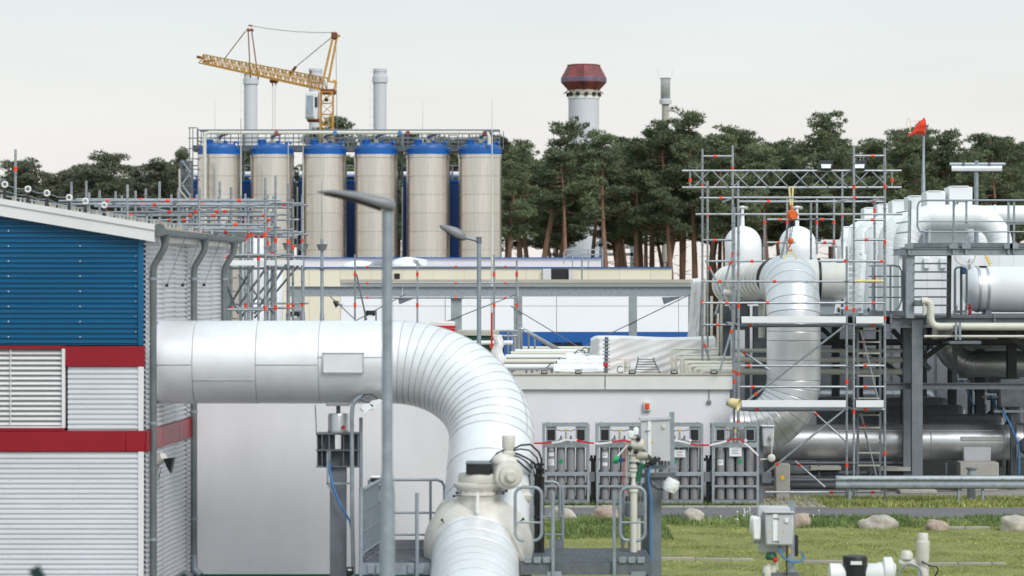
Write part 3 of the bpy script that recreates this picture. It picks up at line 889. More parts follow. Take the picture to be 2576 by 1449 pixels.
ob('gate_post', MB().cyl((gp, FD, .1), (gp, FD, QZ(1228, FD)), .032, 10), 'galv', pl)
# mesh gate running back along the platform's left side
gx2 = QX(958, FB - .1)
gA, gB = V((gp + .03, FD + .05, 0)), V((gx2, FB - .1, 0))
zt, zb = QZ(1228, FD) - .02, PZ + .12
gate = ob('gate_frame', MB().tube([gA + V((0, 0, zt)), gB + V((0, 0, zt))], .026, 8).tube([gA + V((0, 0, zb)), gB + V((0, 0, zb))], .02, 8).tube([gB + V((0, 0, zb)), gB + V((0, 0, zt))], .02, 8), 'galv', pl)
for k in (1, 2):
    z = zb + (zt - zb) * k / 3
    ob('gate_bar', MB().cyl(gA + V((0, 0, z)), gB + V((0, 0, z)), .014, 6), 'galv', gate)
mb = MB()
for k in range(46):
    p = gA.lerp(gB, (k + .5) / 46)
    mb.beam(p + V((0, 0, zb)), p + V((0, 0, zt)), .006, .006)
for k in range(34):
    z = zb + (zt - zb) * (k + .5) / 34
    mb.beam(gA + V((.008, 0, z)), gB + V((.008, 0, z)), .006, .006)
ob('gate_mesh', mb, 'galv', gate, 0, 'stuff')
chn = thing('chain', 'heavy chain lying along the foot of the mesh gate', 'chain', gA.lerp(gB, .5) + V((.05, 0, PZ)))
for k in range(9):
    p = gA.lerp(gB, k / 9)
    ob('link', MB().tube(arc(p + V((.05, 0, PZ + .05 + .02 * math.sin(k * 2))), (.8, .6, 0), (0, 0, 1), .04, 0, 6.28, 8), .009, 5), 'galv_dark', chn)
# control station behind the post
cs = thing('control_station', 'cream and black push button station behind the lamp post', 'control box', Q(940, 1300, FB - .25))
for (y0, y1, m) in ((1197, 1202, 'tape_white'), (1202, 1212, 'black'), (1214, 1220, 'tape_white'), (1220, 1235, 'black'), (1237, 1262, 'valve_cream'), (1262, 1272, 'black')):
    ob('module', MB().bbox((QX(932, FB - .25), FB - .3, QZ(y1, FB - .25)), (QX(956, FB - .25), FB - .15, QZ(y0, FB - .25)), .006), m, cs)
for y, m in ((1243, 'cable_blue'), (1256, 'red_paint')):
    ob('button', MB().lathe(Q(938, y, FB - .3), [(.02, 0), (.02, -.03)], (0, 1, 0), 10), m, cs)
ob('station_post', MB().beam((QX(944, FB - .256), FB - .1, PZ), (QX(944, FB - .256), FB - .1, QZ(1200, FB - .256)), .06, .04), 'galv_dark', cs)
# right platform
X0, X1 = QX(1309, FD), QX(1640, FD)
pr_ = thing('platform', 'galvanised grating platform with safety hoops right of the ball valve', 'platform', ((X0 + X1) / 2, 44, 0))
grating(pr_, X0, X1, FD, FB, PZ)
legs(pr_, [(X0 + .1, FD + .2), (X1 - .1, FD + .2), (X0 + .1, FB - .2), (X1 - .1, FB - .2)], PZ)
ob('kick_plate', MB().box((X0, FD - .03, PZ - .2), (X1, FD - .01, PZ - .02)), 'galv_dark', pr_, 0)
for x in (X0 + .06, X0 + .2, X0 + .34, X1 - .5, X1 - .36, X1 - .22):
    ob('fixing_plate', MB().bbox((x, FD - .07, PZ - .02), (x + .11, FD - .032, PZ + .07), .005), 'galv', pr_)
for x in (X0 + .1, X1 - .62):
    ob('support_plate', MB().bbox((x + .3, FD - .08, PZ - .38), (x + .52, FD - .035, PZ - .15), .005), 'galv', pr_)
for x0, x1 in ((1382, 1418), (1580, 1612)):
    ob('kick_plate', MB().box((QX(x0, FB), FB - .04, PZ), (QX(x1, FB), FB - .015, PZ + .14)), 'steel_paint', pr_, 0)
def hoop(x0, x1, y0, y1, D, gap):
    xa, xb, za, zb2 = QX(x0, D), QX(x1, D), QZ(y1, D), QZ(y0, D)
    r = .12; xm = (xa + xb) / 2
    pts = [V((xm - gap, D, za))]
    for cx, cz, a0 in ((xa + r, za + r, 270), (xa + r, zb2 - r, 180), (xb - r, zb2 - r, 90), (xb - r, za + r, 0)):
        for i in range(6):
            t = rad(a0 - 18 * i)
            pts.append(V((cx + r * math.cos(t), D, cz + r * math.sin(t))))
    pts.append(V((xm + gap, D, za)))
    ob('safety_hoop', MB().tube(pts, .024, 10), 'galv', pr_)
    z = za + (zb2 - za) * .34
    ob('hoop_bar', MB().cyl((xa, D, z), (xb, D, z), .015, 8), 'galv', pr_)
hoop(1296, 1363, 1226, 1360, FD - .1, .07); hoop(1560, 1623, 1226, 1360, FD - .1, .05)
for x, y, D in ((1391, 1238, FD - .08), (1545, 1238, FD - .08), (1415, 1225, FB), (1566, 1232, FB), (1618, 1215, FB)):
    ob('rail_post', MB().cyl((QX(x, D), D, .1 if D < 43 else PZ), (QX(x, D), D, QZ(y, D)), .029, 10), 'galv', pr_)
for pts in ([(1366, 1212, FB - .1), (1392, 1212, FB - .1), (1402, 1216, FB - .1), (1408, 1228, FB - .1), (1408, 1300, FB - .1)],):
    ob('hand_rail', MB().tube([Q(*p) for p in pts], .022, 8), 'galv', pr_)
for y in (1300, 1345):
    ob('mid_rail', MB().cyl(Q(1370, y, FB - .1), Q(1418, y, FB - .1), .015, 6), 'galv', pr_)
ob('hand_rail', MB().tube([Q(1560, 1240, FB - .1), Q(1572, 1226, FB - .1), Q(1612, 1226, FB - .1), Q(1620, 1240, FB - .1), Q(1620, 1330, FB - .1)], .02, 8), 'galv', pr_)
for (x, y, D, lb) in ((880, 1437, 42.6, 'small black and white box lamp under the left platform edge'), (1381, 1434, 42.6, 'small black and white box lamp under the right platform edge')):
    t = thing('box_lamp', lb, 'lamp', Q(x, y + 15, D))
    ob('housing', MB().bbox(Q(x - 8, y + 10, D), Q(x + 8, y - 10, D) + V((0, .08, 0)), .008), 'black', t)
    ob('lens', MB().bbox(Q(x - 5, y - 1, D) + V((0, -.012, 0)), Q(x + 5, y - 6, D) + V((0, .01, 0)), .004), 'label_white', t)
    ob('gland', MB().cyl(Q(x, y + 10, D) + V((0, .04, 0)), Q(x, y + 22, D) + V((0, .04, 0)), .012, 6), 'black', t)

# ================================================================ PIPE SUPPORT COLUMN (left) WITH SPRING HANGER
D = 45.5
sp = thing('pipe_support', 'galvanised steel column with spring hanger carrying the large pipe', 'pipe support', (QX(851, D), D, 0))
ob('column', MB().ibeam((QX(851, D), D, 0), (QX(851, D), D, QZ(1172, D)), .26, .26, .018, .012), 'steel_paint', sp)
xa, xb = QX(797, D), QX(905, D)
zt, zb = QZ(1090, D), QZ(1172, D)
for z in (zt, (zt + zb) / 2, zb):
    ob('bracket_plate', MB().bbox((xa, D - .2, z - .014), (xb, D + .2, z + .014), .004), 'galv_dark', sp)
for x in (xa + .02, QX(812, D), QX(830, D), QX(866, D), QX(884, D), xb - .02):
    ob('stiffener', MB().box((x - .008, D - .18, zb), (x + .008, D + .18, zt)), 'steel_paint', sp, 0)
ob('web_plate', MB().box((xa, D - .01, zb), (xb, D + .01, zt)), 'steel_paint', sp, 0)
ob('spring_can', MB().lathe((QX(851, D), D, zt + .014), [(QR(26, D), 0), (QR(27, D), .03), (QR(26, D), .05), (QR(26, D), .28), (QR(24, D), .31)], (0, 0, 1), 28), 'alu_dull', sp)
ob('hanger_rod', MB().cyl((QX(851, D), D, zt + .3), (QX(851, D), D, QZ(1016, D)), .035, 10), 'galv_dark', sp)
ob('pipe_saddle', MB().bbox((QX(822, D), D - .2, QZ(1020, D)), (QX(881, D), D + .2, QZ(1009, D)), .01), 'alu_dull', sp)
ob('red_tag', MB().lathe(Q(864, 1075, D - .17), [(.03, 0), (.03, -.01)], (0, 1, 0), 10), 'red_paint', sp)
ob('name_plate', MB().bbox(Q(843, 1130, D - .19), Q(858, 1094, D - .19) + V((0, -.02, 0)), .004), 'tape_white', sp)
ob('junction_box', MB().bbox(Q(822, 1162, D - .30), Q(833, 1134, D - .22), .006), 'steel_paint', sp)
ob('earth_wire', MB().tube([Q(793, 1019, D - .1), Q(795, 1060, D - .15), Q(796, 1092, D - .2), Q(808, 1120, D - .22), Q(822, 1140, D - .25)], .008, 6), 'rubber', sp)
ob('bracket_bar', MB().beam(Q(823, 1216, D - .3), Q(888, 1216, D - .3), .03, .03), 'galv', sp)
ob('bracket_bar', MB().beam(Q(824, 1140, D - .3), Q(824, 1218, D - .3), .03, .03), 'galv', sp)
ob('bracket_bar', MB().beam(Q(824, 1216, D - .3), Q(886, 1320, D - .3), .03, .03), 'galv', sp)
ob('supply_cable', MB().tube([Q(828, 1160, D - .27), Q(830, 1190, D - .3), Q(838, 1225, D - .32), Q(855, 1270, D - .32), Q(880, 1310, D - .32), Q(886, 1340, D - .32), Q(886, 1420, D - .32)], .02, 8), 'cable_blue', sp)
# twin flood lights on bent poles
D = 45.0
fl2 = thing('flood_lights', 'pair of white flood lights on a bent galvanised pole left of the lamp post', 'flood light', (QX(895, D), D, 0))
ob('bent_pole', MB().tube([Q(889, 1440, D), Q(886, 1300, D), Q(885, 1045, D), Q(887, 1022, D), Q(893, 1008, D), Q(903, 1000, D), Q(914, 998, D)], .035, 10).tube([V((QX(889, D), D, 0)), Q(889, 1440, D)], .035, 10), 'galv', fl2)
ob('straight_pole', MB().cyl((QX(908, D), D + .1, 0), Q(908, 1050, D + .1), .03, 10), 'galv', fl2)
for x, y in ((926, 1026), (948, 1016)):
    h = ob('lamp_head', MB().loft([[Q(x + dx * k, y + dy * k, D - .25 + dd) for dx, dy in ((-22, 2), (-14, -8), (8, -12), (16, -8), (14, 2), (-12, 12))] for k, dd in ((.8, .0), (1, .04), (1, .16), (.8, .2))]), 'plastic_white', fl2)
    ob('lens', MB().loft([[Q(x + dx, y + dy, D - .26 + dd) for dx, dy in ((-18, 12), (14, 2), (15, 6), (-16, 16))] for dd in (0, .2)]), 'lens', h)
ob('lamp_bracket', MB().tube([Q(908, 1004, D - .05), Q(918, 1008, D - .12), Q(930, 1012, D - .15), Q(945, 1004, D - .15)], .025, 8), 'galv_dark', fl2)
ob('lamp_cable', MB().tube([Q(905, 1002, D), Q(918, 992, D - .1), Q(936, 992, D - .12), Q(950, 1002, D - .12)], .008, 6), 'rubber', fl2)

# ================================================================ INSTRUMENT STAND (centre right)
D = 44.2
ins = thing('instrument_stand', 'instrument stand with large grey cabinet on a steel column right of the valve platform', 'instrument stand', (QX(1650, D), D, 0))
ob('column', MB().ibeam((QX(1648, D), D, 0), (QX(1648, D), D, QZ(1200, D)), .18, .19, .014, .009), 'steel_paint', ins)
ob('column', MB().beam((QX(1628, D), D + .2, 0), (QX(1628, D), D + .2, QZ(1180, D)), .07, .07), 'galv', ins)
c0, c1 = Q(1608, 1158, D - .1), Q(1686, 1052, D - .1)
cb = MB()
poly = [(1613, 1058), (1685, 1054), (1686, 1160), (1648, 1158), (1630, 1142), (1614, 1120)]
cb.prism([Q(x, y, D - .25) for x, y in poly], (0, .38, 0))
cabinet = ob('cabinet', cb, 'cabinet', ins, 30)
ob('cabinet_lid', MB().prism([Q(x, y, D - .28) for x, y in ((1610, 1059), (1688, 1055), (1688, 1050), (1610, 1052))], (0, .44, 0)), 'cabinet', cabinet, 30)
ob('door_strip', MB().prism([Q(x, y, D - .265) for x, y in ((1630, 1141), (1638, 1148), (1638, 1058), (1630, 1058))], (0, .012, 0)), 'plastic_white', cabinet, 30)
for x, y in ((1638, 1094), (1648, 1092)):
    pass
for x, y in ((1621, 1112), (1641, 1110)):
    ob('warning_mark', MB().prism([Q(x - 2.6, y + 2.4, D - .268), Q(x + 2.6, y + 2.4, D - .268), Q(x, y - 2.8, D - .268)], (0, .003, 0)), 'yellow', cabinet, 0)
ob('cabinet_latch', MB().bbox(Q(1666, 1078, D - .28), Q(1673, 1069, D - .25), .006), 'cream', cabinet)
ob('hinge', MB().bbox(Q(1624, 1084, D - .285), Q(1636, 1081, D - .25), .004), 'alu_dull', cabinet)
ob('cabinet_post', MB().beam(Q(1691, 1210, D), Q(1690, 1036, D), .075, .05), 'galv', ins)
ob('mount_plate', MB().bbox(Q(1596, 1158, D), Q(1640, 1125, D + .12), .01), 'cream_dark', ins)
ob('cross_arm', MB().beam(Q(1610, 1196, D - .1), Q(1700, 1194, D - .1), .09, .07), 'galv_dark', ins)
ob('cross_arm', MB().beam(Q(1618, 1176, D), Q(1700, 1174, D), .07, .06), 'galv', ins)
gl = MB()
for x in range(1626, 1690, 8):
    gl.cyl(Q(x, 1158, D - .1), Q(x, 1170, D - .1), .014, 6)
ob('cable_glands', gl, 'steel_shade', ins)
pp = [(1594, 1400), (1594, 1250), (1592, 1216)]
D2 = 43.7
ob('standpipe', MB().cyl(V((QX(1594, D2), D2, PZ)), Q(1594, 1238, D2), .055, 12), 'cream', ins)
ob('standpipe', MB().cyl(V((QX(1606, D2 + .3), D2 + .3, PZ)), Q(1606, 1250, D2 + .3), .035, 12), 'cream', ins)
ob('reducer', MB().lathe(Q(1594, 1238, D2), [(.07, 0), (.075, .03), (.035, .14), (.03, .3)], (0, 0, 1), 14), 'cream', ins)
st = MB()
for (y, w, h) in ((1200, 8, 10), (1185, 11, 5), (1176, 9, 8), (1160, 14, 4), (1155, 8, 9), (1143, 14, 4), (1138, 7, 8), (1125, 11, 6), (1115, 8, 10), (1103, 12, 5)):
    st.lathe(Q(1593 + (y % 3), y, D2), [(QR(w, D2), 0), (QR(w, D2), QR(h, D2))], (0, 0, 1), 10)
ob('valve_stack', st, 'cream', ins)
ob('sensor_head', MB().bbox(Q(1580, 1103, D2), Q(1596, 1084, D2 - .1), .02), 'plastic_white', ins)
ob('sensor_head', MB().bbox(Q(1594, 1095, D2), Q(1606, 1074, D2 + .1), .02), 'plastic_white', ins)
ob('side_body', MB().lathe(Q(1604, 1118, D2), [(.07, -.1), (.09, -.05), (.09, .08), (.05, .1)], (1, 0, 0), 12), 'cream', ins)
ob('side_body', MB().lathe(Q(1610, 1146, D2), [(.05, -.06), (.07, 0), (.05, .12)], (1, 0, 0), 12), 'cream_dark', ins)
for x, y in ((1584, 1128), (1600, 1136), (1606, 1104)):
    ob('knob', MB().ell(Q(x, y, D2 - .1), .04, 10, 8), 'black', ins)
ob('blue_lever', MB().bbox(Q(1556, 1162, D2), Q(1574, 1152, D2 + .05), .01), 'navy', ins)
ob('green_lever', MB().tube([Q(1545, 1156, D2), Q(1556, 1156, D2)], .06, 10), 'label_green', ins)
ob('lever_arm', MB().cyl(Q(1552, 1150, D2), Q(1580, 1118, D2), .012, 6), 'tape_white', ins)
ob('green_hose', MB().tube([Q(1616, 1166, D2), Q(1610, 1180, D2), Q(1606, 1196, D2), Q(1604, 1212, D2)], .045, 10), 'green', ins)
ob('impulse_line', MB().tube([Q(1572, 1120, D2), Q(1570, 1180, D2), Q(1568, 1210, D2), Q(1572, 1235, D2), Q(1584, 1238, D2)], .007, 6), 'red_paint', ins)
ob('impulse_line', MB().tube([Q(1578, 1115, D2), Q(1575, 1170, D2), Q(1577, 1215, D2)], .012, 6), 'tan', ins)
ob('blue_hose', MB().tube([Q(1648, 1166, D - .3), Q(1636, 1174, D - .32), Q(1631, 1196, D - .33), Q(1633, 1225, D - .33), Q(1638, 1260, D - .33), Q(1638, 1448, D - .33)], .017, 8), 'cable_blue', ins)
ob('black_hose', MB().tube([Q(1634, 1205, D - .3), Q(1640, 1222, D - .32), Q(1656, 1231, D - .33), Q(1672, 1230, D - .33), Q(1686, 1220, D - .33)], .014, 8), 'rubber', ins)
for (x0, y0, x1, y1) in ((1622, 1170, 1650, 1150), (1628, 1174, 1660, 1152), (1600, 1166, 1640, 1170)):
    ob('black_hose', MB().tube([Q(x0, y0, D - .3), Q((x0 + x1) / 2, (y0 + y1) / 2 + 3, D - .34), Q(x1, y1, D - .3)], .024, 8), 'rubber', ins)
lamp = ob('spot_light', MB().tube([Q(1682, 1236, D - .35), Q(1688, 1222, D - .35), Q(1696, 1206, D - .35)], [.10, .13, .10], 14), 'plastic_white', ins)
ob('lamp_rib', MB().tube([Q(1680, 1228, D - .42), Q(1698, 1226, D - .42)], .05, 8), 'plastic_white', lamp)
mb = MB()
for k in range(10):
    x = 1640 + (k * 7) % 44; y = 1200 + (k * 5) % 20
    mb.bbox(Q(x, y + 8, D - .1), Q(x + 6, y, D), .008)
ob('terminal_blocks', mb, 'galv_dark', ins)
ob('manifold', MB().bbox(Q(1572, 1300, D2 + .2), Q(1622, 1262, D2 + .5), .02), 'steel_paint', ins)
mb = MB()
for k in range(6):
    mb.cyl(Q(1576 + 8 * k, 1262, D2 + .2), Q(1576 + 8 * k, 1248, D2 + .2), .02, 8)
ob('manifold_ports', mb, 'steel_shade', ins)

# ================================================================ NEAR CABINET STAND (bottom right)
D = 40.5
nc = thing('cabinet_stand', 'near grey instrument cabinet stand with blue cable at the bottom edge', 'instrument stand', (QX(1985, D), D, 0))
ob('post', MB().beam((QX(1991, D), D + .05, 0), Q(1991, 1260, D + .05), .09, .06), 'galv', nc)
ob('rear_cabinet', MB().bbox(Q(1908, 1391, D), Q(1983, 1271, D + .25), .02), 'cabinet', nc)
fc = ob('front_cabinet', MB().bbox(Q(1926, 1372, D - .2), Q(1993, 1290, D), .02), 'cabinet', nc)
ob('cabinet_lid', MB().bbox(Q(1923, 1291, D - .23), Q(1996, 1285, D + .02), .008), 'cabinet', fc)
ob('door_strip', MB().bbox(Q(1944, 1368, D - .215), Q(1955, 1293, D - .19), .004), 'plastic_white', fc)
for y in (1304, 1362):
    ob('hinge', MB().bbox(Q(1946, y + 1.5, D - .23), Q(1960, y - 1.5, D - .2), .003), 'galv_dark', fc)
ob('cabinet_latch', MB().bbox(Q(1974, 1315, D - .225), Q(1983, 1304, D - .19), .005), 'plastic_white', fc)
for x in (1937, 1971):
    ob('warning_mark', MB().prism([Q(x - 2.4, 1338, D - .206), Q(x + 2.4, 1338, D - .206), Q(x, 1333, D - .206)], (0, .003, 0)), 'yellow', fc, 0)
ob('white_box', MB().bbox(Q(1888, 1343, D - .05), Q(1905, 1297, D + .1), .02), 'plastic_white', nc)
ob('white_box', MB().bbox(Q(1894, 1358, D - .12), Q(1913, 1300, D - .04), .02), 'plastic_white', nc)
ob('box_base', MB().bbox(Q(1897, 1367, D - .1), Q(1912, 1358, D - .04), .01), 'galv_dark', nc)
ob('green_fitting', MB().lathe(Q(1940, 1408, D), [(.07, 0), (.09, .04), (.06, .1)], (0, 0, 1), 12), 'green', nc)
ob('blue_cable', MB().tube([Q(1961, 1373, D - .1), Q(1963, 1388, D - .15), Q(1972, 1404, D - .15), Q(1990, 1414, D - .1), Q(2012, 1412, D), Q(2024, 1404, D + .05), Q(2016, 1390, D + .1)], .016, 8), 'cable_blue', nc)
ob('black_cable', MB().tube([Q(1980, 1372, D - .1), Q(1979, 1400, D - .1), Q(1979, 1449, D - .1)], .013, 6), 'rubber', nc)
ob('black_tray', MB().bbox(Q(1999, 1400, D + .02), Q(2007, 1345, D + .1), .01), 'rubber', nc)
ob('yellow_tag', MB().bbox(Q(1983, 1392, D - .02), Q(1988, 1380, D), .003), 'yellow', nc)
mb = MB()
for (x, y, w, h) in ((1930, 1440, 12, 26), (1936, 1420, 8, 12), (1946, 1430, 7, 18), (1926, 1428, 6, 8), (1954, 1424, 5, 20)):
    mb.lathe(Q(x, y + 10, D), [(QR(w, D), 0), (QR(w, D) * 1.1, QR(h, D) * .5), (QR(w, D) * .7, QR(h, D))], (0, 0, 1), 12)
ob('valve_cluster', mb, 'cream', nc)
ob('red_tap', MB().ell(Q(1950, 1408, D - .1), .04, 8, 6), 'red_paint', nc)
ob('stand_pipe', MB().cyl((QX(1932, D), D, 0), Q(1932, 1445, D), .06, 10), 'cream', nc)
ob('bracket', MB().beam(Q(1918, 1444, D), Q(2010, 1444, D), .1, .05), 'galv_dark', nc)
# ---- near valve actuator
nv = thing('valve_actuator', 'white valve actuator with black cap and upright motor at the bottom right edge', 'valve', (QX(2170, D), D, 0))
ob('body', MB().lathe(Q(2084, 1444, D), [(.1, 0), (.155, .02), (.155, .7), (.17, .72), (.17, .9), (.15, .92)], (1, 0, 0), 20), 'plastic_white', nv)
ob('body_flange', MB().lathe(Q(2222, 1436, D), [(.19, 0), (.2, .02), (.2, .12), (.15, .14)], (1, 0, 0), 20), 'plastic_white', nv)
ob('body_rib', MB().bbox(Q(2236, 1450, D - .1), Q(2250, 1414, D + .1), .02), 'plastic_white', nv)
bc = ob('black_cap', MB().lathe(Q(2151, 1448, D - .05), [(QR(31, D), 0), (QR(31, D), .14), (QR(32, D), .145), (QR(32, D), .16), (QR(31, D), .165), (QR(30.5, D), .27), (QR(29, D), .285)], (0, 0, 1), 28), 'black', nv)
ob('cap_label', MB().bbox(Q(2140, 1421, D - .25), Q(2168, 1412, D - .235), .002), 'label_white', bc)
ob('motor', MB().lathe(Q(2322, 1449, D), [(.08, 0), (.085, .1), (.065, .15), (.075, .2), (.09, .24), (.095, .5), (.075, .51), (.075, .6), (.06, .62)], (0, 0, 1), 18), 'valve_cream', nv)
ob('gear_head', MB().bbox(Q(2262, 1425, D), Q(2312, 1404, D + .15), .04), 'valve_cream', nv)
ob('gear_cap', MB().lathe(Q(2281, 1406, D + .05), [(.09, 0), (.09, .08), (.06, .12)], (0, 0, 1), 14), 'valve_cream', nv)
ob('hand_wheel', MB().tube(arc(Q(2290, 1446, D - .15), (1, 0, 0), (0, 0, 1), .16, 0, 6.283, 20), .018, 6), 'galv', nv)
ob('motor_cable', MB().tube([Q(2318, 1412, D - .1), Q(2340, 1424, D - .1), Q(2358, 1426, D - .1), Q(2360, 1436, D - .1), Q(2346, 1460, D)], .012, 6), 'rubber', nv)
ob('valve_foot', MB().lathe((QX(2170, D), D, 0), [(.2, 0), (.2, .05), (.12, .1), (.12, QZ(1450, D) - .05)], (0, 0, 1), 16), 'valve_cream', nv)

# ================================================================ STREET LAMPS
def street_lamp(label, D, px, head, pole_w, ptop):
    t = thing('street_lamp', label, 'street lamp', (QX(px, D), D, 0), 'street lamps')
    r = QR(pole_w, D) / 2
    ob('pole', MB().tube([V((QX(px, D), D, 0)), V((QX(px, D), D, 3.05)), V((QX(px, D), D, 3.3)), Q(px, ptop, D)], [r * 1.55, r * 1.5, r * 1.04, r], 20), 'galv', t)
    rings = []; under = []
    for (x, yt, yb, hw) in head:
        ring = []
        c = Q(x, (yt + yb) / 2, D); hh = QR(abs(yb - yt) / 2, D)
        for k in range(16):
            a = 2 * math.pi * k / 16
            sx = math.copysign(abs(math.cos(a)) ** .7, math.cos(a)); sz = math.copysign(abs(math.sin(a)) ** .8, math.sin(a))
            ring.append(c + V((0, hw * sx, hh * sz)))
        rings.append(ring)
    h = ob('lamp_head', MB().loft(rings), 'lamp_grey', t, 60)
    return t, h
t, h = street_lamp('large dark street lamp on a thick blurred pole nearest the viewer', 28.0, 974, [(796, 482.6, 483.4, .02), (806, 479, 487, .06), (835, 477.5, 490, .09), (868, 479, 499, .115), (900, 482, 508, .13), (935, 490, 520, .13), (962, 494, 528, .12), (982, 499, 531, .10), (991, 504, 531, .07), (994, 510, 528, .03)], 26, 530)
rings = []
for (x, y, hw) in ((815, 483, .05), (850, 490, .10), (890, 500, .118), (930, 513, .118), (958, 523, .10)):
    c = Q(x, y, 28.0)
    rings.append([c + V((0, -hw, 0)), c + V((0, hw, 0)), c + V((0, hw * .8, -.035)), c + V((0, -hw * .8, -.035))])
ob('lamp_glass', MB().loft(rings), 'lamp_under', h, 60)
t, h = street_lamp('smaller grey street lamp behind the pipe elbow with angled arm', 60.0, 1205, [(1106, 566, 571, .05), (1112, 565, 578, .10), (1128, 567, 588, .135), (1148, 572, 601, .14), (1164, 580, 606, .12), (1172, 590, 604, .07)], 11, 598)
ob('lamp_arm', MB().cyl(Q(1170, 597, 60), Q(1204, 606, 60), .036, 10), 'galv', t)
ob('pole_cap', MB().cyl(Q(1205, 596, 60), Q(1205, 612, 60), .058, 12), 'galv_dark', t)
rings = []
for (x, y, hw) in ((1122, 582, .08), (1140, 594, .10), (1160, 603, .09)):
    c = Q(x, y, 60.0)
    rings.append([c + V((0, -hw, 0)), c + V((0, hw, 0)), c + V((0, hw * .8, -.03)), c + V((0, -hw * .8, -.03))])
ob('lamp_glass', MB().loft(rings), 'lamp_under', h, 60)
# green fence outriggers poking into the bottom edge
for x, y, x1, lb in ((80, 1424, 104, 'dark green fence post tip in the bottom left corner'), (448, 1440, 470, 'dark green fence post tip below the corner downpipe')):
    D = 17.0
    t = thing('fence_post', lb, 'fence post', (QX(x1 + 14, D), D, 0), 'fence post tips')
    b = V((QX(x1 + 14, D), D, QZ(1480, D)))
    ob('post', MB().beam((b.x, D, 0), b, .06, .06), 'fence_green', t)
    ob('arm', MB().beam(b + V((.01, 0, -.03)), Q(x + 5, y + 4, D), .065, .06, (0, 1, 0)), 'fence_green', t)
# ================================================================ WHITE FLAT-ROOFED BUILDING BEHIND THE RACKS
WD = 65.6
WX0, WX1 = QX(1120, WD), QX(1836, WD)
WZ = QZ(940, WD)
wb = thing('flat_building', 'low white rendered building with flat roof behind the gas cylinder racks', 'building', ((WX0 + WX1) / 2, 75, 0))
ob('wall', MB().box((WX0, WD, 0), (WX1, 86, WZ - .3)), 'stucco_white', wb, 0)
for xa, xb in ((1120, 1520.5), (1523, 1842)):
    ob('parapet_panel', MB().box((QX(xa, WD), WD - .1, QZ(979, WD)), (QX(xb, WD), WD + .25, WZ - .03)), 'coping', wb, 0)
ob('parapet_side', MB().box((WX1 - .2, WD + .25, QZ(979, WD)), (WX1 + .05, 86, WZ - .03)), 'coping', wb, 0)
ob('coping', MB().box((WX0, WD - .13, WZ - .028), (QX(1842, WD) + .03, WD + .3, WZ)), 'tan', wb, 0)
ob('roof', MB().box((WX0, WD + .25, WZ - .3), (WX1 - .2, 86, WZ - .16)), 'tan', wb, 0)
ob('conduit', MB().cyl(Q(1784, 978, WD - .02), Q(1784, 1010, WD - .02), .012, 6), 'galv', wb)
ob('junction_box', MB().bbox(Q(1779, 1016, WD - .06), Q(1789, 1007, WD), .006), 'lamp_grey', wb)
ob('junction_box', MB().bbox(Q(1687, 1056, WD - .05), Q(1693, 1051, WD), .006), 'lamp_grey', wb)
al = thing('alarm_light', 'red alarm beacon in a cream box on the white building wall', 'alarm', Q(1628, 1030, WD))
ob('box', MB().bbox(Q(1619, 1034, WD - .1), Q(1637, 1011, WD), .01), 'cream', al)
ob('beacon', MB().bbox(Q(1623, 1030, WD - .13), Q(1633, 1015, WD - .09), .012), 'orange', al)
# small flood lamps standing on the parapet
for k, x in enumerate((1369, 1455, 1590, 1696, 1796)):
    t = thing('roof_lamp', ['small brown lamp on the parapet nearest the pipe elbow', 'small brown lamp on the parapet below the wrapped pipe bundle', 'small brown lamp on the parapet in the middle below the tarpaulin', 'small brown lamp on the parapet below the cream pipe bends', 'small brown lamp at the scaffold end of the parapet'][k], 'lamp', Q(x, 941, WD), 'lamps on the parapet')
    ob('housing', MB().bbox(Q(x - 8, 940, WD - .15), Q(x + 8, 932, WD + .05), .01), 'lamp_under', t)
    ob('lens', MB().bbox(Q(x - 6, 938.5, WD - .165), Q(x + 6, 934, WD - .145), .004), 'cream_dark', t)
    ob('bracket', MB().beam(Q(x - 11, 930, WD), Q(x + 11, 930, WD), .02, .02).beam(Q(x, 932, WD), Q(x, 929, WD), .03, .03), 'galv', t)
# rows of tube lights / pipes laid out on the roof
rz = WZ - .15
def roof_rack(x0, x1, y, D, label, k):
    t = thing('roof_pipe', label, 'pipe', Q((x0 + x1) / 2, y, D), 'pipe runs on the flat roof')
    r = .055
    ob('pipe', MB().cyl(Q(x0, y, D), Q(x1, y, D), r, 12), 'cream' if k % 2 else 'white_pipe', t)
    ob('carrier_tube', MB().cyl(Q(x0 - 8, y + 7, D), Q(x1 + 4, y + 7, D), .024, 8), 'galv', t)
    for i in range(3):
        x = x0 + (x1 - x0) * (i + .4) / 3
        b = Q(x, y + 7, D)
        ob('stand', MB().beam(b, V((b.x, b.y, rz)), .05, .05), 'galv_dark', t)
    ob('loose_cable', MB().tube([Q(x1 - 20, y + 3, D - .1), Q(x1 - 8, y - 9, D - .1), Q(x1 + 8, y - 6, D - .1), Q(x1 + 10, y + 4, D - .1)], .012, 6), 'rubber', t)
nm = ['nearest', 'second', 'third', 'fourth', 'fifth', 'farthest']
for k, (x0, x1, y, D) in enumerate(((1262, 1395, 922, 67.5), (1268, 1418, 909, 69.5), (1272, 1440, 897, 72), (1285, 1462, 889, 74.5), (1296, 1478, 883, 77), (1310, 1500, 876, 79.5))):
    roof_rack(x0, x1, y, D, '%s of the parallel pipe runs on the flat roof beside the elbow' % nm[k], k)
wrap = thing('wrapped_bundle', 'bundle of pipes wrapped in white foil on the flat roof', 'wrapped pipes', Q(1460, 930, 70))
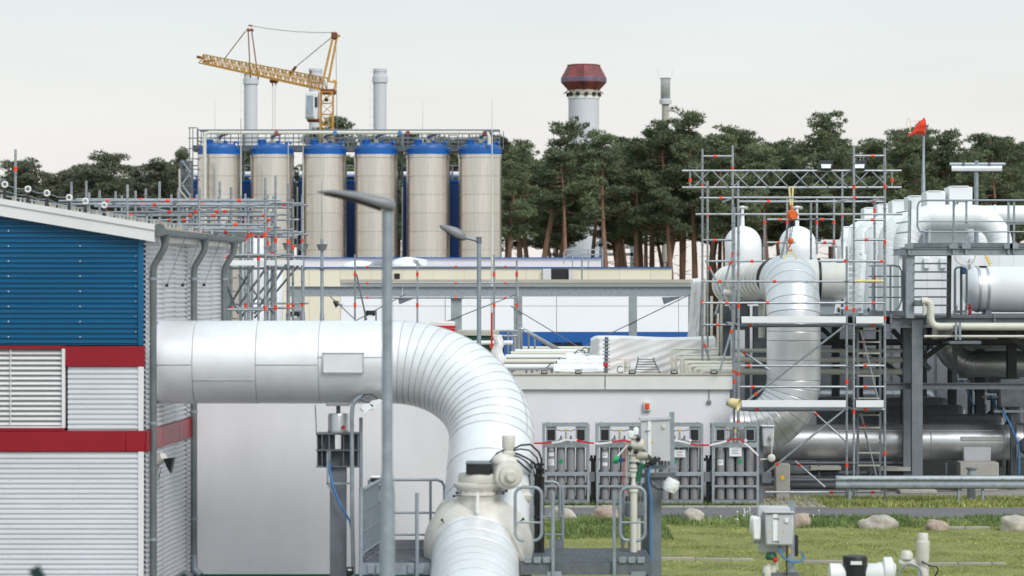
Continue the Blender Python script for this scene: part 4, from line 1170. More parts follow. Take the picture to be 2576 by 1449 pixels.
for k, (y, D, x0, x1) in enumerate(((925, 67.3, 1392, 1520), (914, 68.6, 1402, 1528), (904, 70, 1410, 1530), (898, 71.5, 1425, 1524))):
    pts = []; rs = []
    for i in range(12):
        pts.append(Q(x0 + (x1 - x0) * i / 11, y + 1.2 * math.sin(i * 1.9 + k), D)); rs.append(.10 + .012 * math.sin(i * 2.3 + k * 2))
    ob('wrapped_pipe', MB().tube(pts, rs, 12), 'insul', wrap)
ob('foil_sheet', MB().add([Q(1392, 934, 66.6), Q(1460, 936, 66.5), Q(1528, 934, 66.6), Q(1530, 926, 68), Q(1460, 929, 68), Q(1396, 928, 68)], [(0, 1, 4, 5), (1, 2, 3, 4)]), 'insul', wrap, 0)
def drape(name, label, x0, x1, y0, y1, D, seed, side=.5, m='tarp', sag=6):
    """hanging sheet with folds, standing free around what it covers"""
    r = random.Random(seed); mb = MB(); nx, nz = 140, 50
    ph = [r.uniform(0, 6) for _ in range(6)]
    for j in range(nz + 1):
        v = j / nz
        for i in range(nx + 1):
            u = i / nx
            fold = .10 * math.sin(u * 11 + ph[0] + v * 2) + .05 * math.sin(u * 19 + v * 4 + ph[1]) + .03 * math.sin((u - v * .25) * 13 + ph[2]) + .018 * math.sin((u + v * .8) * 37 + ph[3])
            y = y0 + (y1 - y0) * v + sag * math.sin(u * 3.1 * 2 + ph[4]) * (1 - v) * .35
            edge = max(0, .06 - u) / .06
            p = Q(x0 + (x1 - x0) * u - 10 * v * edge, y + 8 * edge * edge, D)
            mb.v.append(p + V((0, -fold * (.25 + .75 * v) + side * edge + .5 * max(0, .06 - v) / .06, 0)))
    for j in range(nz):
        for i in range(nx):
            a = j * (nx + 1) + i
            mb.f.append((a, a + 1, a + nx + 2, a + nx + 1))
    return tag(ob(name, mb, m, None, 80), label, 'tarpaulin')
tarp_o = drape('tarpaulin', 'white tarpaulin sheet hung over equipment on the flat roof', 1488, 1800, 847, 942, 70.6, 3)
drape('tarpaulin', 'narrow white tarpaulin hanging at the left scaffold corner', 1742, 1772, 700, 850, 75.5, 4, sag=2)
for x0, x1 in ((1550, 1598), (1686, 1725)):
    mb = MB(); x = x0
    while x < x1:
        w = rng.uniform(2, 5); mb.box(Q(x, 906.4, 70.3), Q(x + w, 904.4, 70.31)); x += w + 1.6
    ob('print_mark', mb, 'hoist_orange', tarp_o, 0)
# cream bent pipes at the right end of the roof
cp = thing('pipe_bends', 'cluster of cream pipes bending down at the right end of the flat roof', 'pipes', Q(1760, 935, 71))
for k, (x, y, D, r) in enumerate(((1690, 878, 70, .03), (1700, 893, 69.6, .035), (1716, 901, 69.2, .055), (1726, 912, 68.6, .05), (1735, 921, 68, .05), (1748, 929, 67.4, .055), (1765, 934, 66.8, .06))):
    xe = 1842 if k > 1 else 1800
    rr = 6
    pts = [V((Q(x, y, D).x, D, rz)), Q(x, y + rr, D), Q(x + rr * .3, y + rr * .3, D), Q(x + rr, y, D), Q(xe, y, D)]
    if k < 2: pts += [Q(xe + 5, y - 2, D), Q(xe + 6, y - 8, D), Q(xe + 6, y - 90, D)]
    ob('pipe', MB().tube(pts, r, 10), 'cream', cp)
ld = thing('roof_ladder', 'small grey step frame standing on the flat roof before the tarpaulin', 'steps', Q(1630, 938, 68))
for x0, x1 in ((1605, 1597), (1645, 1660)):
    ob('side_rail', MB().tube([Q(x0, 900, 69.4), Q(x0, 906, 69.2), Q(x1, 938, 67.4)], .02, 6), 'galv_dark', ld)
for i in range(6):
    t_ = i / 5
    ob('step', MB().beam(Q(1605 - 8 * t_, 904 + 32 * t_, 69.2 - 1.7 * t_), Q(1645 + 14 * t_, 904 + 32 * t_, 69.2 - 1.7 * t_), .06, .02), 'galv_dark', ld)
dr = thing('vent_pipe', 'short grey vent pipe on the flat roof beside the step frame', 'vent', Q(1578, 936, 68))
ob('pipe', MB().cyl(Q(1578, 936, 68), Q(1578, 908, 68), .075, 14), 'cream', dr)
ob('collar', MB().cyl(Q(1578, 925, 68), Q(1578, 922, 68), .085, 14), 'cream_dark', dr)
ob('loop', MB().tube(arc(Q(1561, 930, 67.5), (1, 0, 0), (0, 0, 1), .08, .8, 5.6, 12), .01, 6), 'rubber', dr)
vp = thing('post', 'dark upright post with clips on the flat roof at the wrapped bundle', 'post', Q(1524, 938, 66.4))
ob('shaft', MB().cyl(V((Q(1524, 900, 66.4).x, 66.4, rz)), Q(1526, 848, 66.4), .045, 10), 'galv_dark', vp)
for i in range(9):
    ob('clip', MB().bbox(Q(1517, 858 + i * 9, 66.33), Q(1534, 855 + i * 9, 66.5), .006), 'galv', vp)
ob('red_clip', MB().bbox(Q(1518, 922, 66.3), Q(1529, 912, 66.4), .01), 'red_paint', vp)
hr = thing('stair_railing', 'white stair railing rising on the flat roof left of the tarpaulin', 'railing', Q(1330, 890, 78))
for pts in ([(1303, 890, 78), (1303, 832, 78), (1308, 826, 78), (1316, 827, 78), (1428, 890, 79)], [(1312, 890, 77), (1312, 838, 77), (1317, 832, 77), (1326, 836, 77), (1420, 893, 78)]):
    ob('hand_rail', MB().tube([Q(*p) for p in pts], .035, 8), 'tube', hr)
for x, y in ((1330, 838), (1345, 850), (1288, 832), (1278, 830)):
    ob('rail_post', MB().cyl(Q(x, y, 78), Q(x, 892, 78), .03, 8), 'tube', hr)
for y in (832, 845):
    ob('mid_rail', MB().cyl(Q(1240, y, 78), Q(1305, y, 78), .028, 8), 'tube', hr)
wr = thing('wrapped_post', 'pink and white plastic wrapped pump behind the elbow', 'wrapped pump', Q(1253, 905, 71))
mb = MB(); rings = []
for i in range(10):
    c = Q(1253 + 3 * math.sin(i * 1.3), 915 - i * 8, 71)
    rings.append([c + V((math.cos(a) * (.17 - .008 * i + .03 * math.sin(a * 3 + i)), math.sin(a) * .15, .02 * math.sin(a * 2 + i))) for a in [2 * math.pi * k / 12 for k in range(12)]])
ob('wrapping', MB().loft(rings), 'tarp', wr)
ob('dark_gap', MB().bbox(Q(1259, 890, 71.05), Q(1268, 845, 71.2), .02), 'black', wr)
rs_ = thing('marker_rod', 'thin bright red marker rod standing behind the elbow', 'rod', Q(1237, 880, 74))
ob('rod', MB().cyl(V((Q(1237, 880, 74).x, 74, rz)), Q(1237, 787, 74), .026, 8), 'red_paint', rs_)
ob('tip', MB().beam(Q(1237, 787, 74), Q(1244, 787, 74), .02, .02), 'red_paint', rs_)
cr_ = thing('red_crate', 'red and white crate edge showing above the elbow', 'crate', Q(1125, 835, 72))
ob('crate_body', MB().bbox(Q(1082, 850, 72), Q(1145, 808, 73.2), .02), 'coping', cr_)
for y in (830, 822):
    ob('red_stripe', MB().box(Q(1082, y + 4, 71.985), Q(1146, y - 3, 72.02)), 'red_paint', cr_, 0)
ob('crate_foot', MB().box(V((QX(1085, 72.2), 72.1, WZ - .16)), V((QX(1143, 73), 73, QZ(850, 72)))), 'galv_dark', cr_, 0)
bx_ = thing('machine_box', 'dark green machine box behind the crown of the elbow', 'machine', Q(1170, 850, 76))
ob('machine_body', MB().bbox(V((QX(1155, 76), 76, WZ - .16)), V((QX(1250, 77), 77.5, QZ(845, 76))), .03), 'green', bx_)
ob('machine_lid', MB().bbox(Q(1150, 845, 75.9), V((QX(1256, 77.6), 77.6, QZ(832, 76))), .02), 'cream_dark', bx_)
ob('light_bar', MB().cyl(Q(1170, 862, 75.9), Q(1290, 862, 75.9), .06, 10), 'plastic_white', bx_)
ob('orange_mark', MB().bbox(Q(1232, 875, 75.6), Q(1250, 868, 75.99), .006), 'hoist_orange', bx_)

# ================================================================ GAS CYLINDER RACKS
RD = 64.0
def rack_build(lbl):
    w, dp, h = QR(112, RD), .62, QR(207, RD)
    t = thing('cylinder_rack', lbl, 'gas rack', (0, 0, 0), 'gas cylinder racks')
    zf = lambda y: QZ(y, RD)
    x0, x1 = -w / 2, w / 2
    for x in (x0, x1):
        for y in (0, dp):
            ob('post', MB().beam((x, y, 0), (x, y, h), .055, .055), 'galv_light', t)
    for z, hh in ((h - .03, .06), (h * .745, .11), (h * .395, .09), (h * .245, .05), (.10, .075)):
        b = MB()
        b.box((x0 + .028, -.035, z - hh / 2), (x1 - .028, -.005, z + hh / 2)).box((x0 + .028, dp - .02, z - hh / 2), (x1 - .028, dp + .02, z + hh / 2))
        b.box((x0 - .02, .028, z - hh / 2), (x0 + .02, dp - .028, z + hh / 2)).box((x1 - .02, .028, z - hh / 2), (x1 + .02, dp - .028, z + hh / 2))
        ob('frame_bar', b, 'galv_light', t, 0)
    ob('floor_plate', MB().box((x0 + .03, -.0, .14), (x1 - .03, dp, .155)), 'galv_dark', t, 0)
    ob('foot', MB().box((-.04, .0, 0), (.04, dp, .065)), 'galv_light', t, 0)
    for s in (-1, 1):
        c = s * (w / 2 - .17)
        pl_ = ob('corner_plate', MB().box((c - .12, .0, h * .79), (c + .12, .015, h - .06)), 'galv_light', t, 0)
        ob('opening', MB().box((c - .085 * 1, -.012, h * .805), (c + .085, -.004, h * .93)), 'black', pl_, 0)
        ob('lifting_eye', MB().tube(arc((s * (w / 2 - .11), .02, h), (1, 0, 0), (0, 0, 1), .045, 0, math.pi, 8), .009, 6), 'galv_light', t)
    for j in range(3):
        for i in range(4):
            x = x0 + .06 + (w - .12) * (i + .5) / 4
            y = .115 + j * .2
            r = .097
            zt = h * (.80 if i in (1, 2) and j == 0 else .78)
            pr = [(r, .156), (r, h * .70), (r * .97, h * .735), (r * .8, h * .775), (r * .5, h * .80), (r * .3, h * .81)]
            cy = ob('cylinder', MB().lathe((x, y, 0), pr, (0, 0, 1), 18), 'cyl_grey', t)
            if j == 0:
                ob('cylinder_valve', MB().lathe((x, y, h * .81), [(.014, 0), (.02, .03), (.02, .07), (.008, .09)], (0, 0, 1), 8), 'galv_dark', cy)
    ob('manifold_line', MB().tube([(x0 + .28, .1, h * .93), (-.1, .1, h * .91), (0, .1, h * .925), (.1, .1, h * .91), (x1 - .28, .1, h * .93)], .009, 6), 'galv_dark', t)
    ob('manifold_valve', MB().lathe((0, .06, h * .78), [(.025, 0), (.03, .1), (.018, .16), (.03, .2), (.01, .24)], (0, 0, 1), 10), 'cream_dark', t)
    ob('yellow_cap', MB().lathe((0, .06, h * .90), [(.03, 0), (.034, .03), (.02, .055)], (0, 0, 1), 10), 'yellow', t)
    ob('gauge', MB().lathe((x1 - .27, .02, h * .80), [(.035, 0), (.035, -.04)], (0, 1, 0), 12), 'plastic_white', t)
    for x in (-.25, .25):
        ob('regulator', MB().lathe((x, .05, h * .78), [(.02, 0), (.026, .04), (.018, .17), (.01, .2)], (0, 0, 1), 8), 'cyl_grey', t)
    return t, w, h, x0
def rack_marks(t, loc, items, h, x0, w):
    for (i, zr_, hh, ww, m) in items:
        x = x0 + .06 + (w - .12) * (i + .5) / 4
        c = V(loc) + V((x, .115 - .0985, h * zr_))
        mb = MB()
        nseg = 6
        if m == 'label_green':
            mb.prism([c + V((-.058, -.004, 0)), c + V((0, -.004, -.062)), c + V((.058, -.004, 0)), c + V((0, -.004, .062))], (0, .003, 0))
        elif ww > .2:
            mb.box(c + V((-ww / 2, -.05, -hh / 2)), c + V((ww / 2, -.046, hh / 2)))
        else:
            k = ww / 2 / .0985
            outer = []; inner = []
            for s in range(nseg + 1):
                a = -k + 2 * k * s / nseg
                outer.append((math.sin(a) * .0995, -math.cos(a) * .0995 + .0985)); inner.append((math.sin(a) * .098, -math.cos(a) * .098 + .0985))
            mb.loft([[c + V((x_, y_, z_)) for x_, y_ in outer + inner[::-1]] for z_ in (-hh / 2, hh / 2)])
        o = ob('label', mb, m, t, 0)
        if m == 'label_white' and hh > .08:
            p2 = MB()
            for q in range(2 if hh < .15 else 4):
                zz = hh / 2 - .03 - q * .035
                yy = -.054 if ww > .2 else -.0035
                p2.box(c + V((-ww * .32, yy, zz - .006)), c + V((ww * (.3 - .08 * (q % 3)), yy + .0025, zz + .006)))
            ob('label_text', p2, 'print_grey', o, 0)
rk, rw, rh, rx0 = rack_build('gas cylinder rack nearest the pipe elbow, with green diamond on its second cylinder')
locs = [Q(1424, 0, RD), Q(1559, 0, RD), Q(1710, 0, RD), Q(1850, 0, RD)]
for l in locs: l.z = .03; l.y = RD
rk.location = locs[0]
ORG[rk.name] = locs[0]
racks = [rk]
for k, lb in ((1, 'gas cylinder rack partly hidden by the thin valve pipework'), (2, 'gas cylinder rack partly hidden by the large instrument cabinet'), (3, 'gas cylinder rack at the right end of the white wall beside the scaffold')):
    racks.append(dup(rk, locs[k], lb))
for c in rk.children_recursive: ORG[c.name] = locs[0]
LM = {0: [(0, .70, .07, .11, 'label_white'), (0, .63, .08, .12, 'label_white'), (0, .53, .15, .14, 'label_white'), (1, .545, .1, .1, 'label_green'), (2, .55, .03, .08, 'print_grey')],
      1: [(0, .71, .06, .11, 'label_white'), (0, .62, .12, .13, 'label_white'), (0, .51, .08, .12, 'label_white'), (1, .545, .1, .1, 'label_green')],
      2: [(1.5, .64, .17, .25, 'label_white'), (1, .545, .1, .1, 'label_green')],
      3: [(0, .70, .05, .1, 'label_white'), (0, .53, .13, .14, 'label_white'), (1.5, .66, .20, .28, 'label_white'), (2, .545, .1, .1, 'label_green'), (1, .545, .035, .08, 'print_grey')]}
for k in range(4): rack_marks(racks[k], locs[k], LM[k], rh, rx0, rw)
# connection posts between racks
for x, lb in ((1492, 'black connection post between the first two gas racks'), (1782, 'black connection post between the last two gas racks')):
    D = 64.15
    t = thing('connection_post', lb, 'post', (QX(x, D), D, 0), 'posts between the gas racks')
    ob('post', MB().beam((QX(x, D), D, 0), Q(x, 1160, D), .1, .08), 'black', t)
    ob('terminal', MB().bbox(Q(x - 11, 1160, D - .06), Q(x + 11, 1152, D + .06), .01).lathe(Q(x - 4, 1152, D), [(.03, 0), (.03, .06)], (0, 0, 1), 8).lathe(Q(x + 5, 1152, D), [(.03, 0), (.03, .06)], (0, 0, 1), 8), 'black', t)
    ob('sign_box', MB().bbox(Q(x - 11, 1212, D - .1), Q(x + 12, 1187, D - .02), .006), 'steel_paint', t)
    ob('pipe_stub', MB().cyl(Q(x, 1157, D), Q(x + 22, 1156, D), .012, 6), 'galv_dark', t)
# red and white barrier tape slung along the racks
tp = [(1338, 1115), (1372, 1115), (1404, 1112), (1424, 1106), (1450, 1108), (1480, 1114), (1510, 1116), (1540, 1112), (1565, 1108), (1600, 1113), (1650, 1112), (1690, 1106), (1722, 1112), (1752, 1120), (1785, 1120), (1815, 1113), (1842, 1105), (1860, 1104), (1885, 1124), (1908, 1146), (1911, 1168)]
tape = thing('barrier_tape', 'red and white barrier tape slung across the gas cylinder racks', 'tape', Q(1600, 1115, 63.85))
def lerp_path(p, step):
    out = [p[0]]
    for a, b in zip(p[:-1], p[1:]):
        n = max(1, int((b - a).length / step))
        out += [a.lerp(b, (i + 1) / n) for i in range(n)]
    return out
tpts = lerp_path([Q(x, y, 63.86) for x, y in tp], .12)
for i in range(len(tpts) - 1):
    ob('tape_strip', MB().beam(tpts[i], tpts[i + 1], .006, .04), ('red_paint', 'tape_white')[(i // 3) % 2], tape, 0)
# panel beside rack four
pb = thing('gauge_stand', 'pale instrument box on a dark post at the right end of the racks', 'instrument box', (QX(1920, 64.3), 64.3, 0))
ob('post', MB().beam((QX(1913, 64.4), 64.4, 0), Q(1913, 1072, 64.4), .14, .1), 'steel_paint', pb)
ob('box', MB().bbox(Q(1918, 1125, 64.2), Q(1945, 1070, 64.45), .03), 'cabinet', pb)
ob('cover', MB().bbox(Q(1916, 1073, 64.15), Q(1946, 1069, 64.5), .01), 'plastic_white', pb)
ob('gauge', MB().lathe(Q(1941, 1152, 64.15), [(.09, .05), (.09, 0), (.06, -.02)], (0, 1, 0), 16), 'cream', pb)
ob('gauge_pipe', MB().tube([Q(1912, 1156, 64.2), Q(1941, 1154, 64.2), Q(1941, 1100, 64.1), Q(1945, 1085, 64.1)], .018, 8), 'cream', pb)
ob('valve', MB().bbox(Q(1935, 1104, 64.1), Q(1944, 1096, 64.2), .01), 'cream_dark', pb)
ob('grey_panel', MB().bbox(Q(1916, 1215, 64.25), Q(1940, 1187, 64.3), .006), 'galv_dark', pb)
# loudspeaker
ls = thing('loudspeaker', 'beige horn loudspeaker on a pole at the building corner', 'loudspeaker', (QX(1857, 65.2), 65.2, 0))
ob('horn', MB().lathe(Q(1836, 1012, 65.1), [(.10, 0), (.115, .05), (.12, .12), (.135, .20), (.15, .23), (.10, .15), (.04, .1)], (.9, -.35, -.25), 20), 'sling', ls)
ob('driver', MB().lathe(Q(1836, 1012, 65.1), [(.03, -.08), (.09, -.06), (.10, 0)], (.9, -.35, -.25), 16), 'tan', ls)
ob('pole', MB().cyl((QX(1857, 65.2), 65.2, 0), Q(1857, 1025, 65.2), .03, 8), 'galv', ls)
ob('red_sleeve', MB().cyl(Q(1857, 1068, 65.2), Q(1857, 1058, 65.2), .04, 10), 'orange', ls)
# concrete pillar, guard rail
cpil = thing('concrete_pillar', 'pale concrete pillar with yellow sticker under the silver pipe', 'pillar', (QX(1968, 66), 66, 0))
ob('shaft', MB().bbox((QX(1950, 66), 65.85, 0), (QX(1986, 66), 66.3, QZ(1166, 66)), .02), 'concrete', cpil)
ob('sticker', MB().bbox(Q(1964, 1207, 65.84), Q(1973, 1196, 65.85), .0005), 'yellow', cpil)
GD = 64.9
gr = thing('guard_rail', 'galvanised W-beam guard rail on short posts beside the road', 'guard rail', (QX(2340, GD), GD, 0))
prof = [(0, .155), (-.05, .135), (-.07, .10), (-.07, .065), (-.02, .03), (-.012, 0), (-.02, -.03), (-.07, -.065), (-.07, -.10), (-.05, -.135), (0, -.155)]
zc = QZ(1213, GD)
for xa, xb in ((QX(2128, GD), QX(2420, GD)), (QX(2418, GD) , QX(2640, GD))):
    o_ = .004 if xa > 10 else 0
    outer = [(y - o_, z) for y, z in prof]; inner = [(y + .004 - o_, z) for y, z in reversed(prof)]
    ob('w_beam', MB().loft([[V((xx, GD + y, zc + z)) for y, z in outer + inner] for xx in (xa, xb)]), 'galv_light', gr, 30)
rings = []
for k in range(7):
    a = math.pi * .5 * k / 6
    rings.append([V((QX(2128, GD) - math.sin(a) * .24, GD + y * math.cos(a * .7) - .01, zc + z)) for y, z in prof + [(y + .006, z) for y, z in reversed(prof)]])
ob('end_terminal', MB().loft(rings), 'galv_light', gr, 30)
for x in (2137, 2412, 2472):
    D = GD + (.05 if x < 2200 else .06)
    ob('post', MB().ibeam((QX(x, D), D, 0), Q(x, 1200, D), .09, .06, .008, .006, (0, 1, 0)), 'galv_light', gr)
sb_ = MB()
for x in (2140, 2160, 2300, 2345, 2420, 2440, 2520):
    for dz in (.1, -.1): sb_.lathe((QX(x, GD), GD - .073, zc + dz * .8), [(.014, 0), (.014, -.012)], (0, 1, 0), 8)
ob('bolts', sb_, 'galv_dark', gr)
gv = thing('steel_bollard', 'galvanised tube bollard with flanged top behind the guard rail', 'bollard', (QX(2444, 65.3), 65.3, 0))
ob('shaft', MB().lathe((QX(2444, 65.3), 65.3, 0), [(.105, 0), (.105, QZ(1190, 65.3) - .0), ], (0, 0, 1), 20), 'galv_light', gv)
ob('flange', MB().lathe(Q(2444, 1190, 65.3), [(.09, 0), (.09, .06), (.13, .1), (.135, .13)], (0, 0, 1), 20), 'galv_light', gv)
# ================================================================ SCAFFOLD KIT
def sctube(par, name, a, b, marks=(), r=.026, m='tube'):
    a = V(a); b = V(b)
    o = ob(name, MB().cyl(a, b, r, 8), m, par)
    L_ = (b - a).length
    for t in marks:
        p = a.lerp(b, t); d = (b - a).normalized() * .038
        ob('coupler', MB().cyl(p - d, p + d, r + .009, 8), 'orange', o)
    return o
def standard(par, x, D, y0, y1, marks=(), phase=0):
    """upright with rosettes every half metre, from pixel row y0 down to y1 (None = ground)"""
    X = QX(x, D); zt = QZ(y0, D); zb = 0.02 if y1 is None else QZ(y1, D)
    mb = MB().cyl((X, D, zb), (X, D, zt), .027, 8)
    z = zb + .15 + phase
    while z < zt - .1:
        mb.lathe((X, D, z - .005), [(.03, 0), (.058, .002), (.058, .010), (.03, .012)], (0, 0, 1), 8)
        z += .5
    o = ob('standard', mb, 'tube', par)
    for y in marks:
        z = QZ(y, D)
        ob('coupler', MB().cyl((X, D, z - .05), (X, D, z + .05), .035, 8), 'orange', o)
    return o
# ---- scaffold tower round the riser
D0, D1 = 65.3, 68.6
st_ = thing('scaffold_tower', 'tall tube scaffold with white toe boards around the silver riser pipe', 'scaffold', (QX(2000, 66), 66.6, 0))
for (x, D, y0, y1, mk) in ((1767, D1, 374, 940, (470, 760)), (1843, D1, 366, None, (425, 640)), (1858, D0, 540, 1062, (770, 940, 1060)), (1847, 66.0, 520, None, (935, 960)),
                           (2130, D0, 620, None, (775, 960, 1170)), (2148, D0, 366, None, (470, 780, 1035)), (2226, D0, 372, None, (470, 610, 1140, 800)), (2225, D1, 372, None, (620,)), (2148, D1, 366, None, ()),
                           (1780, 70.2, 455, 940, (540,)), (1857, 70.2, 455, 800, (640, 690)), (2200, 70.2, 490, 800, (530, 700)), (2119, 70.2, 430, 800, (540,)), (2098, 72, 500, 760, (560, 610)),
                           (1980, 72, 500, 640, (560,)), (2055, 72, 500, 640, (560,)), (1923, 72, 540, 760, (560,)), (2040, 72.5, 505, 700, ())):
    standard(st_, x, D, y0, y1, mk, rng.uniform(0, .4))
def ledger(x0, x1, y, D, marks=(.3,), name='ledger', y1=None):
    sctube(st_, name, Q(x0, y, D), Q(x1, y if y1 is None else y1, D), marks)
for (x0, x1, y, D, mk) in ((1767, 1843, 393, D1, (.42,)), (2148, 2226, 392, D0, (.6,)), (1760, 1850, 498, D1, (.6,)), (1845, 2226, 497, D0, (.8,)), (1860, 2226, 507, D1, (.2, .92)),
                           (1750, 2270, 539, D1, ()), (2148, 2226, 553, D0, (.6,)), (1767, 1845, 604, D1, (.4,)), (2148, 2226, 603, D0, (.4,)), (1780, 1860, 657, D1, (.8,)), (1858, 1925, 657, D0, (.5,)),
                           (2060, 2226, 657, D0, (.4, .95)), (1767, 2130, 708, D0, (.12, .5)), (2130, 2226, 708, D0, (.6,)), (1767, 2130, 762, D0, (.17, .45)), (2130, 2226, 762, D0, (.7,)),
                           (1767, 1845, 817, D1, (.5,)), (1865, 2128, 817, D0, (.08,)), (2150, 2226, 817, D0, (.6,)), (1862, 2128, 920, D0, (.08,)), (2150, 2226, 920, D0, (.35,)),
                           (1862, 2128, 973, D0, (.12,)), (2150, 2226, 973, D0, (.35,)), (1862, 2128, 1030, D0, (.16,)), (2150, 2226, 1030, D0, (.35,)), (1925, 2128, 1238, D0, (.82,)), (2150, 2226, 1238, D0, (.6,)),
                           (1930, 2090, 552, 72, (.2,)), (2000, 2098, 552, 72, (.7,)), (1930, 2000, 610, 72, (.4,)), (2050, 2100, 610, 72, (.5,)), (1930, 1990, 670, 72, (.4,))):
    ledger(x0, x1, y, D, mk)
for (x0, y0, x1, y1, D) in ((1862, 1022, 2128, 817, D0), (1925, 1192, 2128, 1028, D0), (1862, 880, 1935, 930, 66.2), (1843, 640, 1800, 790, D1), (1775, 655, 1840, 780, D1), (2040, 1030, 2128, 1110, 68.2), (2000, 1160, 2075, 1225, 68.2), (2165, 830, 2215, 1030, 66.3), (2165, 1040, 2215, 1240, 66.3), (1845, 815, 1810, 935, D0), (1770, 860, 1790, 925, D1)):
    sctube(st_, 'brace', Q(x0, y0, D), Q(x1, y1, D), (.15,))
# transoms running back
for x, y in ((1858, 817), (2130, 817), (2148, 817), (2226, 817), (1858, 1030), (2130, 1030), (2148, 1030), (2226, 1030), (2148, 498), (2226, 498), (1845, 498), (2148, 657), (2226, 657)):
    a = Q(x, y, D0)
    sctube(st_, 'transom', a, a + V((0, D1 - D0, 0)))
# decks with toe boards
for (x0, x1, yt, yb) in ((1865, 2128, 796, 813), (2153, 2223, 796, 814), (1865, 2128, 1007, 1025), (2153, 2223, 1007, 1025)):
    b = ob('toe_board', MB().bbox(Q(x0, yb, D0 - .035), Q(x1, yt, D0 - .075), .004), 'white_pipe', st_)
    ob('board_edge', MB().box(Q(x0, yb + .6, D0 - .08), Q(x1, yb - 1.4, D0 - .078)), 'galv', b, 0)
    X0_, X1_ = QX(x0, D0), QX(x1, D0)
    zd = QZ(yb + 4, D0)
    for k in range(2):
        ya = D0 + .03 + k * .38
        ob('deck_board', MB().bbox((X0_, ya, zd - .05), (X1_, ya + .36, zd), .006), 'galv_dark', st_)
    ob('deck_hook_rail', MB().beam(Q(x0 + 18, yb + 9, D0 + .1), Q(x1, yb + 8, D0 + .1), .04, .03), 'galv', st_)
# ladder in the stair bay
for y0, y1 in ((822, 1008), (1034, 1240)):
    for x in (2158, 2214):
        ob('ladder_stile', MB().beam(Q(x, y0, D0 + .5), Q(x, y1, D0 + .5), .06, .03), 'galv_dark', st_)
    n = 7
    for i in range(n):
        y = y0 + 10 + (y1 - y0 - 16) * i / (n - 1)
        ob('ladder_rung', MB().beam(Q(2159, y, D0 + .5), Q(2213, y, D0 + .5), .04, .035), 'cream_dark', st_)
ob('yellow_bar', MB().cyl(Q(2150, 707, D0 - .05), Q(2222, 707, D0 - .05), .03, 8), 'sling', st_)
ob('toe_board', MB().bbox(Q(2065, 620, 72), Q(2140, 603, 72.05), .004), 'white_pipe', st_)
# lattice girder carrying the hoist
DG = 66.9
gd = thing('lattice_girder', 'horizontal lattice girder on top of the scaffold tower', 'girder', Q(1990, 472, DG))
za, zb = 429.5, 471.5
ob('chord', MB().cyl(Q(1716, za, DG), Q(2268, za, DG), .0265, 8), 'tube', gd)
ob('chord', MB().cyl(Q(1716, zb, DG), Q(2268, zb, DG), .0265, 8), 'tube', gd)
for i in range(10):
    xa = 1742 + 50 * i
    ob('lattice_bar', MB().cyl(Q(xa, za, DG - .02), Q(xa + 42, zb, DG - .02), .017, 6), 'tube', gd)
    ob('lattice_bar', MB().cyl(Q(xa + 2, zb, DG + .02), Q(xa + 44, za, DG + .02), .017, 6), 'tube', gd)
for x in (1736, 2244):
    e_ = ob('end_post', MB().cyl(Q(x, za, DG), Q(x, zb, DG), .02, 8), 'tube', gd)
    ob('coupler', MB().cyl(Q(x, 458, DG), Q(x, 448, DG), .035, 8), 'orange', e_)
for x, lb in ((2078, 'left of two flood lamps above the scaffold girder'), (2162, 'right of two flood lamps above the scaffold girder')):
    t = thing('work_lamp', lb, 'flood lamp', Q(x, 430, DG - .05), 'work lamps on the girder')
    ob('lamp_case', MB().loft([[Q(x - 18, 412, DG - .1), Q(x + 18, 412, DG - .1), Q(x + 18, 403, DG + .05), Q(x - 18, 403, DG + .05)], [Q(x - 15, 424, DG - .2), Q(x + 15, 424, DG - .2), Q(x + 15, 426, DG + .02), Q(x - 15, 426, DG + .02)]]), 'black', t, 0)
    ob('lens', MB().prism([Q(x - 13, 413, DG - .155), Q(x + 13, 413, DG - .155), Q(x + 11, 423, DG - .215), Q(x - 11, 423, DG - .215)], (0, -.01, 0)), 'lens', t, 0)
    ob('bracket', MB().cyl(Q(x, 424, DG), Q(x, 430, DG), .02, 6), 'black', t)
# chain hoist
hz_ = thing('chain_hoist', 'orange chain hoist hanging on a yellow sling from the girder', 'hoist', Q(1992, 530, DG - .1))
for dx in (-6, 6):
    ob('sling', MB().beam(Q(1990 + dx * .8, 469, DG - .06), Q(1991 + dx * .3, 518, DG - .06), .045, .01, (0, 1, 0)), 'sling', hz_)
ob('hook', MB().beam(Q(1991, 515, DG - .06), Q(1991, 532, DG - .06), .045, .03), 'hoist_orange', hz_)
ob('hoist_body', MB().lathe(Q(1997, 541, DG - .25), [(.10, 0), (.125, .04), (.125, .18), (.09, .24)], (-.3, 1, 0), 18), 'hoist_orange', hz_)
ob('hoist_frame', MB().bbox(Q(1984, 548, DG - .2), Q(1995, 528, DG), .02), 'hoist_orange', hz_)
ch = MB()
def chain(mb, a, b, sag=0):
    L_ = (b - a).length; n = int(L_ / .05)
    for i in range(n):
        p = a.lerp(b, (i + .5) / n); d = (b - a).normalized() * .03
        w = V((.012, 0, 0)) if i % 2 else V((0, .012, 0))
        mb.tube([p - d + w, p + d + w], .005, 4); mb.tube([p - d - w, p + d - w], .005, 4)
chain(ch, Q(1990, 550, DG - .2), Q(1986, 602, DG - .3)); chain(ch, Q(1997, 552, DG - .2), Q(1989, 600, DG - .3)); chain(ch, Q(1986, 560, DG - .25), Q(1966, 650, DG - .9)); chain(ch, Q(1984, 560, DG - .25), Q(1963, 650, DG - .9))
ob('chain', ch, 'steel_shade', hz_, 0)
ob('lower_block', MB().ell(Q(1989, 606, DG - .3), (.07, .05, .08), 12, 8), 'hoist_orange', hz_)
